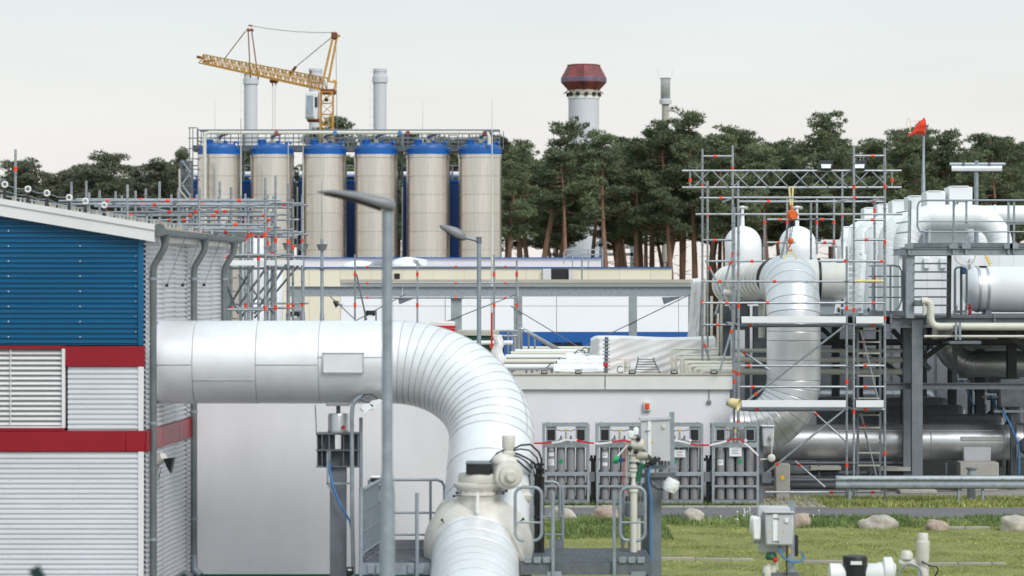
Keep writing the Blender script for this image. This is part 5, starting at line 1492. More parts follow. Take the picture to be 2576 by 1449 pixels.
ob('lower_hook', MB().tube([Q(1989, 612, DG - .3), Q(1986, 620, DG - .3), Q(1982, 626, DG - .3), Q(1986, 632, DG - .3), Q(1992, 628, DG - .3)], .02, 8), 'hoist_orange', hz_)
for dx in (-18, 16):
    ob('sling', MB().beam(Q(1989, 630, DG - .3), Q(1989 + dx, 652, DG - .35), .04, .012, (0, 1, 0)), 'sling', hz_)

# ================================================================ SILVER RISER PIPE
RD_ = 67.0
RR = QR(67.5, RD_)
xR = QX(1996.5, RD_)
rp = thing('riser_pipe', 'silver clad riser pipe bending down inside the scaffold tower', 'pipe', (xR, RD_, 0))
zT = QZ(640, RD_) - RR
Rb = 1.05
path = [V((xR, RD_ + 2.9, zT)), V((xR, RD_ + 1.5, zT))]
path += arc((xR, RD_ + Rb, zT - Rb), (0, 0, 1), (0, -1, 0), Rb, 0, math.pi / 2, 7)
zv = QZ(955, RD_)
for z in (QZ(812, RD_), QZ(833, RD_), QZ(856, RD_), QZ(905, RD_)):
    path.append(V((xR, RD_, z)))
Rc = 1.22
path += arc((xR - Rc, RD_, zv), (1, 0, 0), (-.0, .0, -1), Rc, 0, math.pi / 2, 10)
path.append(V((WX1 - .1, RD_, path[-1].z)))
clad_path(rp, path, RR, 'alu_bright', n=48, ring=.004)
sc = MB()
for a, b in zip((833, 860), (856, 905)):
    ob('seam_strip', MB().cyl(Q(2035, a, RD_ - RR * .82), Q(2035, b, RD_ - RR * .82), .006, 5), 'alu_dull', rp)
# white bellows run and stub joining the riser top
bl = thing('bellows_pipe', 'cream ribbed bellows pipe left of the riser head', 'pipe', Q(1870, 760, 70))
br = .49
bA, bB = Q(1834, 716, 73.2), Q(1952, 700, 69.4)
bax = (bB - bA).normalized(); bL = (bB - bA).length
n = 12
for i in range(n):
    w_ = bL / n
    ob('convolution', MB().lathe(bA + bax * (w_ * i), [(br - .06, 0), (br - .01, .02), (br, .05), (br, w_ - .16), (br - .01, w_ - .13), (br - .08, w_ - .11)], bax, 32, False), 'offwhite', bl)
ob('bellows_core', MB().lathe(bA, [(br - .08, 0), (br - .08, bL)], bax, 32), 'steel_paint', bl)
ob('dark_joint', MB().lathe(bB, [(br - .03, 0), (br + .03, .02), (br + .03, .09), (br - .03, .11)], bax, 32), 'black', bl)
tie = MB()
for i in range(24):
    p = bA + bax * (bL * i / 24) + V((0, -.15, -br + .03)); q = bax * .18
    tie.beam(p, p + q + V((0, 0, -.11)), .012, .02); tie.beam(p + q, p + V((0, 0, -.11)), .012, .02)
ob('tie_lattice', tie, 'galv_dark', bl, 0)
ws = thing('pipe_stub', 'smooth cream horizontal pipe section right of the riser head', 'pipe', Q(2095, 760, 70))
ob('shell', MB().lathe(Q(2050, 702, 70), [(QR(48, 70), -.3), (QR(50, 70), 0), (QR(51, 70), .05), (QR(51, 70), .72), (QR(46, 70), .76), (.1, .8)], (1, 0, 0), 36), 'offwhite', ws)
ob('dark_joint', MB().lathe(Q(2056, 702, 70), [(QR(53, 70), 0), (QR(53, 70), .06)], (1, 0, 0), 36), 'black', ws)
# two white domed bends behind with vents on top
for k, (x, lb) in enumerate(((1870, 'left of two white domed pipe bends behind the girder'), (2008, 'right of two white domed pipe bends behind the riser'))):
    D = 74.0; r = QR(46, D); X = QX(x, D); zt = QZ(568, D)
    t = thing('pipe_bend', lb, 'pipe', (X, D, 0), 'white domed pipe bends')
    pth = [V((X, D, 0)), V((X, D, zt - r - .3))] + arc((X, D + .22, zt - r - .22), (0, -1, 0), (0, 0, 1), .22, 0, math.pi / 2, 8) + [V((X + .04, D + .5, zt - r))]
    ob('bend', MB().tube(pth, r, 36), 'white_pipe', t)
    vt = ob('vent_stem', MB().lathe((X, D + .3, zt + .02), [(.06, -.1), (.05, .25), (.075, .27), (.075, .3), (.04, .32), (.04, .45), (.09, .47), (.09, .5), (.02, .52)], (0, 0, 1), 12), 'white_pipe', t)
    for s in (-1, 1):
        ob('vent_cup', MB().ell((X + s * .09, D + .3, zt + .48), (.07, .06, .05), 10, 6), 'cream_dark', vt)

# ================================================================ PIPE RACK (steel structure, right)
def R_(x0, y0, D0_, x1, y1, D1_): return Q(x0, y0, D0_), Q(x1, y1, D1_)
rk_ = thing('pipe_rack', 'grey steel pipe rack of columns, beams and braces on the right', 'steel structure', (QX(2300, 70), 75, 0))
zdk = QZ(800, 68.3)
def col(x, D, y0, w=.4, b=.4, m='steel_paint', y1=None):
    ob('column', MB().ibeam((QX(x, D), D, 0 if y1 is None else QZ(y1, D)), Q(x, y0, D), w, b, .024, .015), m, rk_)
col(2306, 68.3, 806, .22, .26); col(2281, 69.6, 640, .2, .19)
for D in (74, 79, 84, 90):
    for X in (7.6, 10.4, 13.2, 16.2):
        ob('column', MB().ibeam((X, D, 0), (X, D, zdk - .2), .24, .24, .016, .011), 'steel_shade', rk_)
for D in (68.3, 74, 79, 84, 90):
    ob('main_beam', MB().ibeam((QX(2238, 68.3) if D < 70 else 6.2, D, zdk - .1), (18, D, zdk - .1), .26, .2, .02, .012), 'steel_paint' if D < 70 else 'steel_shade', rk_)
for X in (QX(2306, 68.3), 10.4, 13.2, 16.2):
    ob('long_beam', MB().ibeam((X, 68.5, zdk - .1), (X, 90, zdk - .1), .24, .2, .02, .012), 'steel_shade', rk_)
ob('deck_plate', MB().box((6.9, 68.6, zdk + .03), (18, 92, zdk + .06)), 'galv_dark', rk_, 0)  # solid slab, added to put the space beneath in shade
ob('long_beam', MB().ibeam(Q(2225, 971, 68.6), Q(2640, 971, 68.6), .15, .14, .012, .01), 'galv_dark', rk_)
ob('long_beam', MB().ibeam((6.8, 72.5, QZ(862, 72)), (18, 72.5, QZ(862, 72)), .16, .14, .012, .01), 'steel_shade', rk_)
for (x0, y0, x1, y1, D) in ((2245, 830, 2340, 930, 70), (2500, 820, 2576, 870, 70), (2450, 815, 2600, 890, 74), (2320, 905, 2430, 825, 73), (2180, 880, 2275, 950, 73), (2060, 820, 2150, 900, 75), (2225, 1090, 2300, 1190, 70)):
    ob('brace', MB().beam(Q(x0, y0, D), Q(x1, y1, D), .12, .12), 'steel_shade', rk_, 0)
for (x, D, b) in ((2306, 68.3, 1245), (2281, 69.6, 1230)):
    ob('base_plate', MB().bbox((QX(x, D) - .45, D - .3, 0), (QX(x, D) + .45, D + .3, .1), .02), 'concrete', rk_)
for x in (2240, 2330, 2500):
    ob('stiffener', MB().box(Q(x, 813, 68.22), Q(x + 2, 790, 68.4)), 'steel_paint', rk_, 0)
# frames just left of the riser
lf = thing('pipe_trestle', 'grey steel frame with cream pipes left of the riser', 'steel structure', (QX(1890, 72), 72, 0))
for x, w in ((1822, .3), (1880, .12), (1912, .36)):
    ob('column', MB().ibeam((QX(x, 72), 72, 0), Q(x, 770, 72), w, w, .02, .012), 'steel_paint', lf)
ob('dark_panel', MB().box(Q(1894, 1060, 72.4), Q(1930, 815, 72.5)), 'steel_shade', lf, 0)
ob('bolted_plate', MB().bbox(Q(1835, 830, 71.7), Q(1880, 765, 71.8), .01), 'steel_paint', lf)
ob('beam', MB().ibeam(Q(1800, 810, 71.6), Q(1940, 810, 71.6), .16, .14, .012, .01), 'galv_dark', lf)
for k, pts in enumerate(([(1815, 735), (1900, 748), (1912, 752), (1916, 765), (1916, 850)], [(1790, 745), (1790, 755), (1790, 900)], [(1815, 750), (1815, 760), (1815, 905)], [(1772, 700), (1772, 720), (1772, 880)])):
    ob('pipe', MB().tube([Q(x, y, 71.3) for x, y in pts], (.085, .035, .035, .03)[k], 12), 'cream', lf)
for y, r in ((882, .05), (905, .07), (935, .08)):
    ob('pipe', MB().cyl(Q(1840, y, 71), Q(2270, y, 71), r, 12), 'cream', lf)
# rows of grey pipes under the rack
for k in range(5):
    D = 70.2 + k * 5.6
    xe = [QX(2700, 70.2), QX(2500, 76), QX(2400, 82), QX(2370, 87), QX(2330, 93)][k]
    t = thing('header_pipe', ['nearest big grey header pipe lying under the pipe rack', 'second grey header pipe under the pipe rack', 'third grey header pipe under the pipe rack', 'fourth grey header pipe under the pipe rack', 'farthest grey header pipe under the pipe rack'][k], 'pipe', (xe - 2, D, 0), 'header pipes under the rack')
    X_s = [5.0, 6.2, 7.0, 7.4, 7.8][k]
    zc_ = 1.13
    sts = [X_s + (xe - X_s) * i / 5 for i in range(6)]
    clad_path(t, [V((x, D, zc_)) for x in sts], .447, 'alu_dull', n=32, ring=.008)
    ob('end_cap', MB().lathe((xe, D, zc_), [(.447, -.02), (.43, .1), (.33, .2), (.05, .26)], (1, 0, 0), 32), 'alu_dull', t)
    if k == 0:
        ob('saddle', MB().bbox(Q(2424, 1162, 69.7), Q(2488, 1124, 70.0), .02), 'cabinet', t)
        ob('seam_box', MB().bbox(Q(2418, 1108, 69.72), Q(2520, 1098, 69.8), .006), 'alu_dull', t)
        ob('seam_strip', MB().cyl(Q(2100, 1083, 69.76), Q(2500, 1083, 69.76), .007, 5), 'alu', t)
    ob('pipe_foot', MB().bbox((xe - .9, D - .3, 0), (xe - .3, D + .3, .72), .02), 'concrete', t)
    ob('pipe_foot', MB().bbox((X_s + .6, D - .3, 0), (X_s + 1.1, D + .3, .72), .02), 'concrete', t)
pl2 = thing('concrete_plinth', 'concrete plinth block under the end of the header pipe', 'plinth', (QX(2470, 69.3), 69.3, 0))
ob('block', MB().bbox((QX(2415, 69), 68.95, 0), (QX(2512, 69), 69.6, QZ(1163, 69)), .02), 'concrete', pl2)
# low cross-pipes and lower clutter
lc = thing('lower_pipes', 'low grey pipes and cable trays close to the ground under the rack', 'pipes', (QX(2100, 69), 69, 0))
for (x0, x1, y, D, r, m) in ((1925, 2300, 1190, 69.6, .06, 'steel_shade'), (1925, 2420, 1208, 69.2, .05, 'galv_dark'), (1990, 2300, 1165, 70, .05, 'galv_dark'), (1990, 2420, 1222, 68.8, .09, 'steel_shade')):
    ob('pipe', MB().cyl(Q(x0, y, D), Q(x1, y, D), r, 10), m, lc)
ob('tray', MB().box(Q(2040, 1182, 69.4), Q(2110, 1170, 69.9)), 'cream_dark', lc, 0)
ob('tray', MB().box(Q(2210, 1185, 69.4), Q(2290, 1172, 69.9)), 'cream_dark', lc, 0)
for x in (1950, 2060, 2190, 2380):
    b = Q(x, 1165, 69.5); ob('stand', MB().beam((b.x, b.y, 0), b, .06, .06), 'steel_shade', lc, 0)
# big grey elbow hanging under the deck
ge = thing('hanging_pipe', 'large dull grey elbow pipe hanging under the rack deck', 'pipe', (QX(2450, 76), 76, QZ(950, 76)))
D = 76.0; X = QX(2378, D); zc_ = QZ(916, D); r = QR(33, D) ; R2 = .75
pth = [V((X, D, zdk - .25)), V((X, D, zc_ + R2))] + arc((X + R2, D, zc_ + R2), (-1, 0, 0), (0, 0, -1), R2, 0, math.pi / 2, 8) + [V((X + 2.2, D, zc_)), V((X + 6, D, zc_))]
clad_path(ge, pth, r, 'alu_dull', n=32)
for k, (x, D, y, r) in enumerate(((2330, 78.5, 850, .32), (2420, 82, 862, .3))):
    t = thing('hanging_pipe', ['grey pipe run behind the hanging elbow, nearer one', 'grey pipe run behind the hanging elbow, farther one'][k], 'pipe', Q(x + 150, y, D))
    ob('shell', MB().cyl(Q(x, y, D), V((18, D, QZ(y, D))), r, 24), 'alu_dull', t)
    ob('end_flange', MB().cyl(Q(x - 3, y, D), Q(x + 4, y, D), r + .06, 24), 'galv_dark', t)
hp = thing('hanger_frame', 'steel hanger frame holding the pipes under the deck', 'hanger', Q(2398, 860, 72.5))
ob('hanger_post', MB().beam(Q(2402, 980, 72.5), Q(2402, 835, 72.5), .12, .1), 'galv_dark', hp)
ob('hanger_bar', MB().beam(Q(2370, 862, 72.5), Q(2460, 855, 72.5), .1, .08), 'galv_dark', hp)
for X, D, k in ((QX(2549, 69.4), 69.4, 0), (QX(2515, 78), 78, 1), (QX(2470, 84), 84, 2), (QX(2440, 90), 90, 3)):
    t = thing('valve_stand', ['nearest', 'second', 'third', 'farthest'][k] + ' grey valve stand with cabinet at the end of the header pipes', 'instrument stand', (X, D, 0), 'valve stands under the rack')
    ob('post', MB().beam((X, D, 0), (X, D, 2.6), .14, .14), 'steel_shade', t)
    ob('cabinet', MB().bbox((X - .35, D - .15, 2.05), (X + .3, D + .1, 2.75), .02), 'galv_dark', t)
    ob('cross_bar', MB().beam((X - .5, D - .1, 1.95), (X + .5, D - .1, 1.95), .06, .06), 'galv', t)
    ob('cable', MB().tube([(X - .3, D - .2, 2.0), (X - .1, D - .25, 1.6), (X + .1, D - .25, 1.1), (X + .1, D - .25, .4)], .025, 6), 'cable_blue', t)
    ob('valve', MB().lathe((X + .3, D - .2, .9), [(.1, 0), (.2, .1), (.2, .3), (.08, .4), (.08, .7), (.2, .72), (.2, .76)], (0, 0, 1), 14), 'steel_shade', t)
# dark wall added in place of the shaded clutter under the deck
bw = thing('shade_backdrop', 'dark grey wall added behind the pipe rack for the shaded clutter', 'building', (13, 97, 0))
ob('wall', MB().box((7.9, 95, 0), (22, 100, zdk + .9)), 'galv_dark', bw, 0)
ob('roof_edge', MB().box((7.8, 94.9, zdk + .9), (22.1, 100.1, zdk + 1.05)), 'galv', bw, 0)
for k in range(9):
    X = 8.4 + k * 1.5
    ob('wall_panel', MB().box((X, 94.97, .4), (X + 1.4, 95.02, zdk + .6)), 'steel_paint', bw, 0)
# cream pipe in front of the beam
cpi = thing('cream_pipe', 'cream pipe with upright elbow running along the front beam of the rack', 'pipe', Q(2440, 822, 67.9))
pth = [Q(2318, 757, 67.9), Q(2330, 757, 67.9), Q(2337, 760, 67.9), Q(2341, 768, 67.9), Q(2341, 800, 67.9), Q(2344, 812, 67.9), Q(2351, 819, 67.9), Q(2362, 821.5, 67.9), Q(2640, 821.5, 67.9)]
ob('pipe', MB().tube(pth, .092, 14), 'cream', cpi)
ob('side_pipe', MB().tube([Q(2318, 765, 67.9), Q(2325, 766, 67.9), Q(2325, 792, 67.9)], .04, 10), 'cream', cpi)
ob('thin_pipe', MB().tube([Q(2325, 846, 67.9), Q(2500, 846, 67.9), Q(2640, 846, 67.9)], .03, 8), 'cream', cpi)
ob('valve', MB().bbox(Q(2300, 770, 67.85), Q(2318, 755, 68.0), .02), 'galv_dark', cpi)
for x in (2405, 2415):
    ob('pipe_clamp', MB().beam(Q(x, 855, 67.75), Q(x, 812, 67.75), .05, .04), 'galv', cpi)
ob('pipe_shelf', MB().bbox(Q(2388, 866, 67.7), Q(2460, 857, 68.2), .01), 'galv_dark', cpi)
# ---- upper platform with railing
PD_ = 68.0
up = thing('gantry', 'galvanised gantry platform with railing at the upper right', 'platform', (QX(2440, PD_), 69, 0))
ob('edge_channel', MB().ibeam(Q(2277, 633, PD_), Q(2640, 633, PD_), .175, .1, .014, .01), 'galv', up)
ob('kick_plate', MB().box(Q(2287, 622, PD_ - .04), Q(2640, 611, PD_ - .03)), 'galv_dark', up, 0)
ob('deck', MB().box((QX(2277, PD_), PD_ + .06, QZ(624, PD_)), (QX(2640, PD_), 68.9, QZ(622, PD_))), 'galv_dark', up, 0)
ob('edge_channel', MB().ibeam((QX(2279, PD_), PD_ + .06, QZ(633, PD_)), (QX(2279, PD_), 70.2, QZ(633, PD_)), .16, .1, .014, .01), 'galv', up)
for x in (2287, 2399, 2431, 2537, 2551):
    ob('rail_post', MB().beam(Q(x, 640, PD_ - .06), Q(x, 504, PD_ - .06), .05, .045), 'galv', up)
    ob('post_plate', MB().bbox(Q(x - 11, 626, PD_ - .12), Q(x + 11, 613, PD_ - .1), .006), 'galv', up)
ob('hand_rail', MB().tube([Q(2330, 583, PD_ - .1), Q(2314, 580, PD_ - .1), Q(2308, 570, PD_ - .1), Q(2308, 520, PD_ - .1), Q(2312, 508, PD_ - .1), Q(2322, 504, PD_ - .1), Q(2640, 504, PD_ - .1)], .024, 8), 'galv', up)
ob('hand_rail', MB().tube([Q(2399, 600, PD_ - .1), Q(2399, 524, PD_ - .1), Q(2404, 510, PD_ - .1), Q(2414, 506, PD_ - .1), Q(2430, 506, PD_ - .1)], .022, 8), 'galv', up)
for y in (557, 583):
    ob('mid_rail', MB().cyl(Q(2310, y, PD_ - .1), Q(2640, y, PD_ - .1), .017, 8), 'galv', up)
for y in (530, 557, 583):
    ob('mid_rail', MB().cyl((QX(2287, PD_), PD_, QZ(y, PD_)), (QX(2287, PD_), 70.2, QZ(y, PD_)), .017, 8), 'galv', up)
ob('tall_post', MB().beam(Q(2287, 625, PD_ + .3), Q(2289, 505, PD_ + .3), .07, .06), 'galv_dark', up)
ob('column', MB().beam((QX(2290, PD_), PD_ + .1, zdk), Q(2290, 642, PD_ + .1), .2, .12), 'galv', up)
ob('column', MB().beam((QX(2388, PD_), PD_ + .1, zdk), Q(2388, 642, PD_ + .1), .1, .1), 'black', up)
for i in range(7):
    y = 642 + i * 21
    ob('guard_bar', MB().cyl(Q(2300, y, PD_), Q(2384, y, PD_), .02, 6), 'galv_dark', up)
lo = thing('landing_railing', 'rounded landing railing between scaffold and gantry', 'railing', Q(2255, 790, 69))
ob('hand_rail', MB().tube([Q(2185, 668, 69), Q(2248, 668, 69), Q(2262, 671, 69), Q(2268, 682, 69), Q(2268, 755, 69), Q(2262, 772, 69), Q(2252, 780, 69)], .022, 8), 'galv', lo)
for y in (695, 722, 748):
    ob('mid_rail', MB().cyl(Q(2185, y, 69), Q(2268, y, 69), .015, 6), 'galv_dark', lo)
for x in (2195, 2240):
    ob('rail_post', MB().beam((QX(x, 69), 69, zdk), Q(x, 668, 69), .045, .04), 'galv', lo)
ob('kick_plate', MB().box(Q(2185, 794, 68.95), Q(2275, 782, 68.97)), 'steel_paint', lo, 0)
# ---- horizontal vessel
hv = thing('vessel', 'white horizontal pressure vessel with silver end on the rack deck', 'vessel', (QX(2520, 71), 71, zdk + .06))
vc = Q(2455, 728, 71)
vr = QR(57, 71)
ob('shell', MB().lathe(vc, [(vr, .25), (vr, .6), (vr + .004, .61), (vr + .004, 3)], (1, 0, 0), 44), 'white_pipe', hv)
ob('end_section', MB().lathe(vc, [(.1, -.32), (vr * .5, -.3), (vr * .8, -.22), (vr * .95, -.1), (vr * .99, 0), (vr - .004, .25)], (1, 0, 0), 44), 'alu', hv)
ob('band', MB().lathe(vc, [(vr + .012, .0), (vr + .012, .06)], (1, 0, 0), 44, False), 'alu_dull', hv)
ob('band', MB().lathe(vc, [(vr + .012, .22), (vr + .012, .28)], (1, 0, 0), 44, False), 'alu_dull', hv)
for dx in (.2, 1.6):
    ob('saddle', MB().box((vc.x + dx, 70.7, zdk + .06), (vc.x + dx + .15, 71.3, vc.z - vr * .8)), 'steel_paint', hv, 0)
for (x, r) in ((2466, .05), (2472, .05)):
    ob('lifting_bar', MB().beam(Q(2464, 672, 71), Q(2480, 672, 71), .3, .06), 'white_pipe', hv)
ob('nozzle_frame', MB().tube(rrect(QX(2402, 69.5), QX(2432, 69.5), QZ(784, 69.5), QZ(672, 69.5), 69.5, .1), .03, 8), 'galv', hv)
ob('nozzle_post', MB().beam((QX(2418, 69.4), 69.4, zdk + .06), Q(2418, 670, 69.4), .06, .05), 'galv_dark', hv)
ob('blue_tag', MB().bbox(Q(2421, 690, 69.3), Q(2428, 672, 69.38), .01), 'cable_blue', hv)
for x, m in ((2404, 'cream'), (2432, 'plastic_white'), (2438, 'red_paint')):
    ob('drain_valve', MB().lathe((QX(x, 69.8), 69.8, zdk + .06), [(.05, 0), (.07, .08), (.04, .14), (.06, .2), (.03, .26)], (0, 0, 1), 10), m, hv)
# ---- white hoods with filter boxes receding behind
bxs = [(2418, 467, 2450, 517, 74.0), (2360, 478, 2381, 530, 78.2), (2310, 486, 2334, 530, 82.4), (2269, 502, 2287, 546, 86.7), (2229, 512, 2258, 549, 91)]
lbn = ['nearest and largest', 'second', 'third', 'fourth', 'farthest and smallest']
for k in range(5):
    D = 74.0 + k * 4.25
    X = 11.55 + .12 * k
    zt = 6.92
    t = thing('filter_unit', lbn[k] + ' white looped duct with filter boxes behind the gantry', 'filter unit', (X, D, zdk), 'white filter units')
    r = .32
    xa_, xb_ = X - 1.15, X + 1.35
    pth = [V((xa_, D, zdk + .06)), V((xa_, D, zt - .75))] + arc((xa_ + .75, D, zt - .75 + .0), (-1, 0, 0), (0, 0, 1), .75, 0, math.pi / 2, 7)[1:] + arc((xb_ - .75, D, zt - .75), (0, 0, 1), (1, 0, 0), .75, 0, math.pi / 2, 7) + [V((xb_, D, zdk + .06))]
    clad_path(t, [p - V((0, 0, r * .15)) for p in pth], r, 'white_pipe', n=28)
    for dx, dz, w in ((.05, .0, .62), (-.55, -.14, .5)):
        bxo = ob('filter_box', MB().bbox((X + dx, D + .3, zt + .10 + dz), (X + dx + w, D + 1.2, 7.67 + dz * .9), .02), 'white_pipe', t)
        ob('box_lid', MB().bbox((X + dx + .05, D + .28, 7.67 + dz * .9), (X + dx + w - .1, D + .9, 7.70 + dz * .9), .01), 'white_pipe', bxo)
        ob('latch', MB().beam((X + dx + .2, D + .285, zt + .25 + dz), (X + dx + .24, D + .285, zt + .36 + dz), .03, .02, (0, 1, 0)), 'galv_dark', bxo)
    ob('box_support', MB().box((X - .4, D + .5, zdk + .06), (X + .5, D + 1.0, zt + .12)), 'white_pipe', t, 0)
wr2 = thing('white_main', 'long white main pipe running right behind the gantry railing', 'pipe', Q(2560, 545, 76.5))
ob('shell', MB().cyl(Q(2440, 541, 76.6), V((18, 76.6, QZ(541, 76.6))), QR(24, 76.6), 28), 'white_pipe', wr2)
ob('flange', MB().cyl(Q(2500, 541, 76.6), Q(2504, 541, 76.6), QR(26, 76.6), 28), 'white_pipe', wr2)
ob('leg', MB().cyl((QX(2520, 76.6), 76.6, zdk), (QX(2520, 76.6), 76.6, QZ(550, 76.6)), .12, 10), 'white_pipe', wr2)
# white enclosure walls behind
en = thing('enclosure', 'white panelled equipment enclosure behind the gantry', 'enclosure', (QX(2390, 73), 73, zdk + .06))
for i in range(9):
    x0 = 2262 + i * 36
    ob('wall_panel', MB().box(Q(x0, 792, 73), Q(x0 + 34.6, 640, 73.06)), 'white_pipe', en, 0)
ob('wall_back', MB().box(Q(2262, 792, 73.07), Q(2600, 642, 73.3)), 'white_clad', en, 0)
for x in (2324, 2365, 2440):
    ob('wall_box', MB().bbox(Q(x, 676, 72.9), Q(x + 14, 648, 73.0), .02), 'white_pipe', en)
ob('hand_wheel', MB().tube(arc(Q(2428, 640, 72.6), (1, 0, 0), (0, 0, 1), .27, 0, 6.283, 24), .025, 6), 'cream', en)
ob('hazard_strip', MB().box(Q(2262, 642, 72.9), Q(2290, 638, 73)), 'yellow', en, 0)
yl = thing('yellow_ladder', 'small yellow step rail behind the white vessel', 'ladder', Q(2490, 665, 72))
ob('stile', MB().tube([Q(2478, 640, 72), Q(2485, 655, 72), Q(2490, 668, 72)], .02, 6), 'yellow', yl)
for i in range(4):
    ob('rung', MB().beam(Q(2474 + 4 * i, 642 + 7 * i, 72), Q(2484 + 4 * i, 641 + 7 * i, 72), .03, .03), 'yellow', yl)
# white steps behind the scaffold
wl = thing('white_stairs', 'white aluminium stairs between the scaffold and the gantry', 'stairs', Q(2160, 780, 70))
for dx in (0, 60):
    ob('stringer', MB().beam(Q(2105 + dx, 790, 69.6), Q(2130 + dx * .8, 575, 71.5), .12, .06), 'white_pipe', wl)
    ob('stair_rail', MB().tube([Q(2118 + dx, 640, 70.5), Q(2118 + dx, 585, 70.5), Q(2124 + dx, 572, 70.6), Q(2142 + dx, 570, 71), Q(2146 + dx, 640, 71)], .028, 8), 'white_pipe', wl)
for i in range(10):
    y = 775 - 15 * i
    ob('tread', MB().beam(Q(2107 + i * 2, y, 69.7 + .16 * i), Q(2166 + i * .6, y, 69.7 + .16 * i), .2, .05), 'white_pipe', wl)
for x in (2110, 2185):
    ob('wheel', MB().tube([Q(x - 2, 780, 69.6), Q(x + 2, 780, 69.6)], .06, 10), 'black', wl)
# wind sock, tube lamp mast
D = 78.0
wsk = thing('wind_sock', 'red wind sock hanging limp on a grey mast above the gantry', 'wind sock', (QX(2324, D), D, zdk))
ob('mast', MB().tube([V((QX(2322, D), D, zdk + .06)), Q(2323, 440, D), Q(2323, 438, D), Q(2324, 300, D)], [.06, .055, .04, .035], 10), 'galv', wsk)
ob('sock_ring', MB().tube([Q(2324, 296, D), Q(2328, 304, D), Q(2329, 320, D), Q(2327, 336, D), Q(2323, 342, D), Q(2321, 330, D), Q(2322, 305, D), Q(2324, 296, D)], .014, 6), 'red_paint', wsk)
rings = []
for i, (x, yt, yb) in enumerate(((2325, 298, 341), (2314, 304, 339), (2306, 312, 338), (2299, 326, 339), (2290, 336, 343), (2283, 340, 345))):
    c = Q(x, (yt + yb) / 2, D); h = QR(yb - yt, D) / 2
    rings.append([c + V((.02 * math.sin(3 * a + i), math.cos(a) * (.22 - .035 * i) * (1 + .2 * math.sin(5 * a + i)), math.sin(a) * h)) for a in [2 * math.pi * k / 18 for k in range(18)]])
ob('sock', MB().loft(rings), 'orange', wsk, 70)
ob('cross_arm', MB().cyl(Q(2287, 304, D), Q(2323, 303, D), .012, 6).cyl(Q(2285, 334, D), Q(2300, 334, D), .012, 6), 'tape_white', wsk)
ob('vane', MB().tube([Q(2281, 318, D), Q(2282, 302, D), Q(2286, 298, D), Q(2290, 304, D), Q(2290, 338, D), Q(2287, 343, D)], .01, 6), 'sling', wsk)
D = 76.0
tl_ = thing('tube_lamp', 'long white tube lamp on a T-shaped mast at the right', 'lamp', (QX(2456, D), D, zdk))
ob('mast', MB().cyl((QX(2456, D), D, zdk + .06), Q(2456, 404, D), .06, 10), 'galv', tl_)
ob('cross_arm', MB().cyl(Q(2389, 413, D), Q(2529, 413, D), .045, 8), 'galv', tl_)
ob('lamp_tube', MB().loft([[Q(x, y, D - .06 + d_) for y, d_ in ((417, 0), (423, -.08), (429, -.06), (431, .02), (424, .08), (417, .06))] for x in (2394, 2397, 2518, 2521)]), 'plastic_white', tl_)
for x in (2424, 2489):
    ob('clamp', MB().beam(Q(x, 419, D - .05), Q(x, 409, D - .05), .06, .05), 'galv_dark', tl_)
# ================================================================ SCAFFOLD CAGE BEHIND THE HALL
sg = thing('scaffold_cage', 'dense tube scaffold with red couplers behind the blue hall', 'scaffold', (-6.5, 63, 0))
r_ = random.Random(21)
def stdz(par, X, D, zb, zt, marks):
    mb = MB().cyl((X, D, zb), (X, D, zt), .027, 8); z = zb + r_.uniform(.1, .5)
    while z < zt - .1:
        mb.lathe((X, D, z), [(.03, 0), (.056, .002), (.056, .010), (.03, .012)], (0, 0, 1), 8); z += .5
    o = ob('standard', mb, 'tube', par)
    for z in marks:
        ob('coupler', MB().cyl((X, D, z - .05), (X, D, z + .05), .035, 8), 'orange', o)
    return o
rows = [57.2, 59.0, 61.2, 63.6, 66.4]
for j, D in enumerate(rows):
    xs_ = [-9.1 + .35 * j * 0 + k * 1.09 + r_.uniform(-.06, .06) for k in range(6)]
    xend = QX([655, 688, 718, 745, 760][j], D)
    xbeg = QX([172, 215, 240, 255, 300][j], D)
    n = 4 + j % 2
    for k in range(n):
        X = xbeg + (xend - xbeg) * k / (n - 1) + r_.uniform(-.1, .1)
        stdz(sg, X, D, .02, 6.95 + r_.uniform(.05, .45), [6.05 + r_.uniform(-.12, .1)] + ([4.62] if k > n - 3 else []))
    for z in (6.85 + .03 * j, 6.35 - .02 * j, 5.72, 4.62):
        if z < 5 and j not in (0, 2, 4): continue
        z_ = z + r_.uniform(-.03, .03)
        sctube(sg, 'ledger', (xbeg - .2, D, z_ + r_.uniform(-.03, .03)), (xend + .15, D, z_), [r_.uniform(.15, .9) for _ in range(3 if z > 6 else 1)])
        if z > 6 and j < 4:
            sctube(sg, 'ledger', (xbeg - .1, D + .5, z_ - .06), (xend - .1, D + .5, z_ - .08), [r_.uniform(.2, .9)])
for j, (D, z, xa_, xb_) in enumerate(((57.8, 6.62, 210, 660), (60.0, 6.58, 250, 700), (62.4, 6.66, 290, 730), (65.0, 6.60, 330, 752), (58.4, 6.2, 330, 670), (61.8, 6.16, 380, 720), (64.4, 6.22, 420, 750))):
    sctube(sg, 'ledger', (QX(xa_, D), D, z + r_.uniform(-.03, .03)), (QX(xb_, D), D, z), [r_.uniform(.1, .95) for _ in range(4)])
    for q in range(4):
        X = QX(xa_ + (xb_ - xa_) * (q + r_.uniform(.1, .9)) / 4, D)
        stdz(sg, X, D + .06, .02, z + r_.uniform(.0, .6), [z - .45 + r_.uniform(-.1, .1)])
for k in range(2):
    X = -8.2 + k * 1.25
    sctube(sg, 'transom', (X, 57, 6.8), (X + .1, 66.6, 6.82), (.4,)); sctube(sg, 'transom', (X, 57, 6.3), (X + .1, 66.6, 6.28))
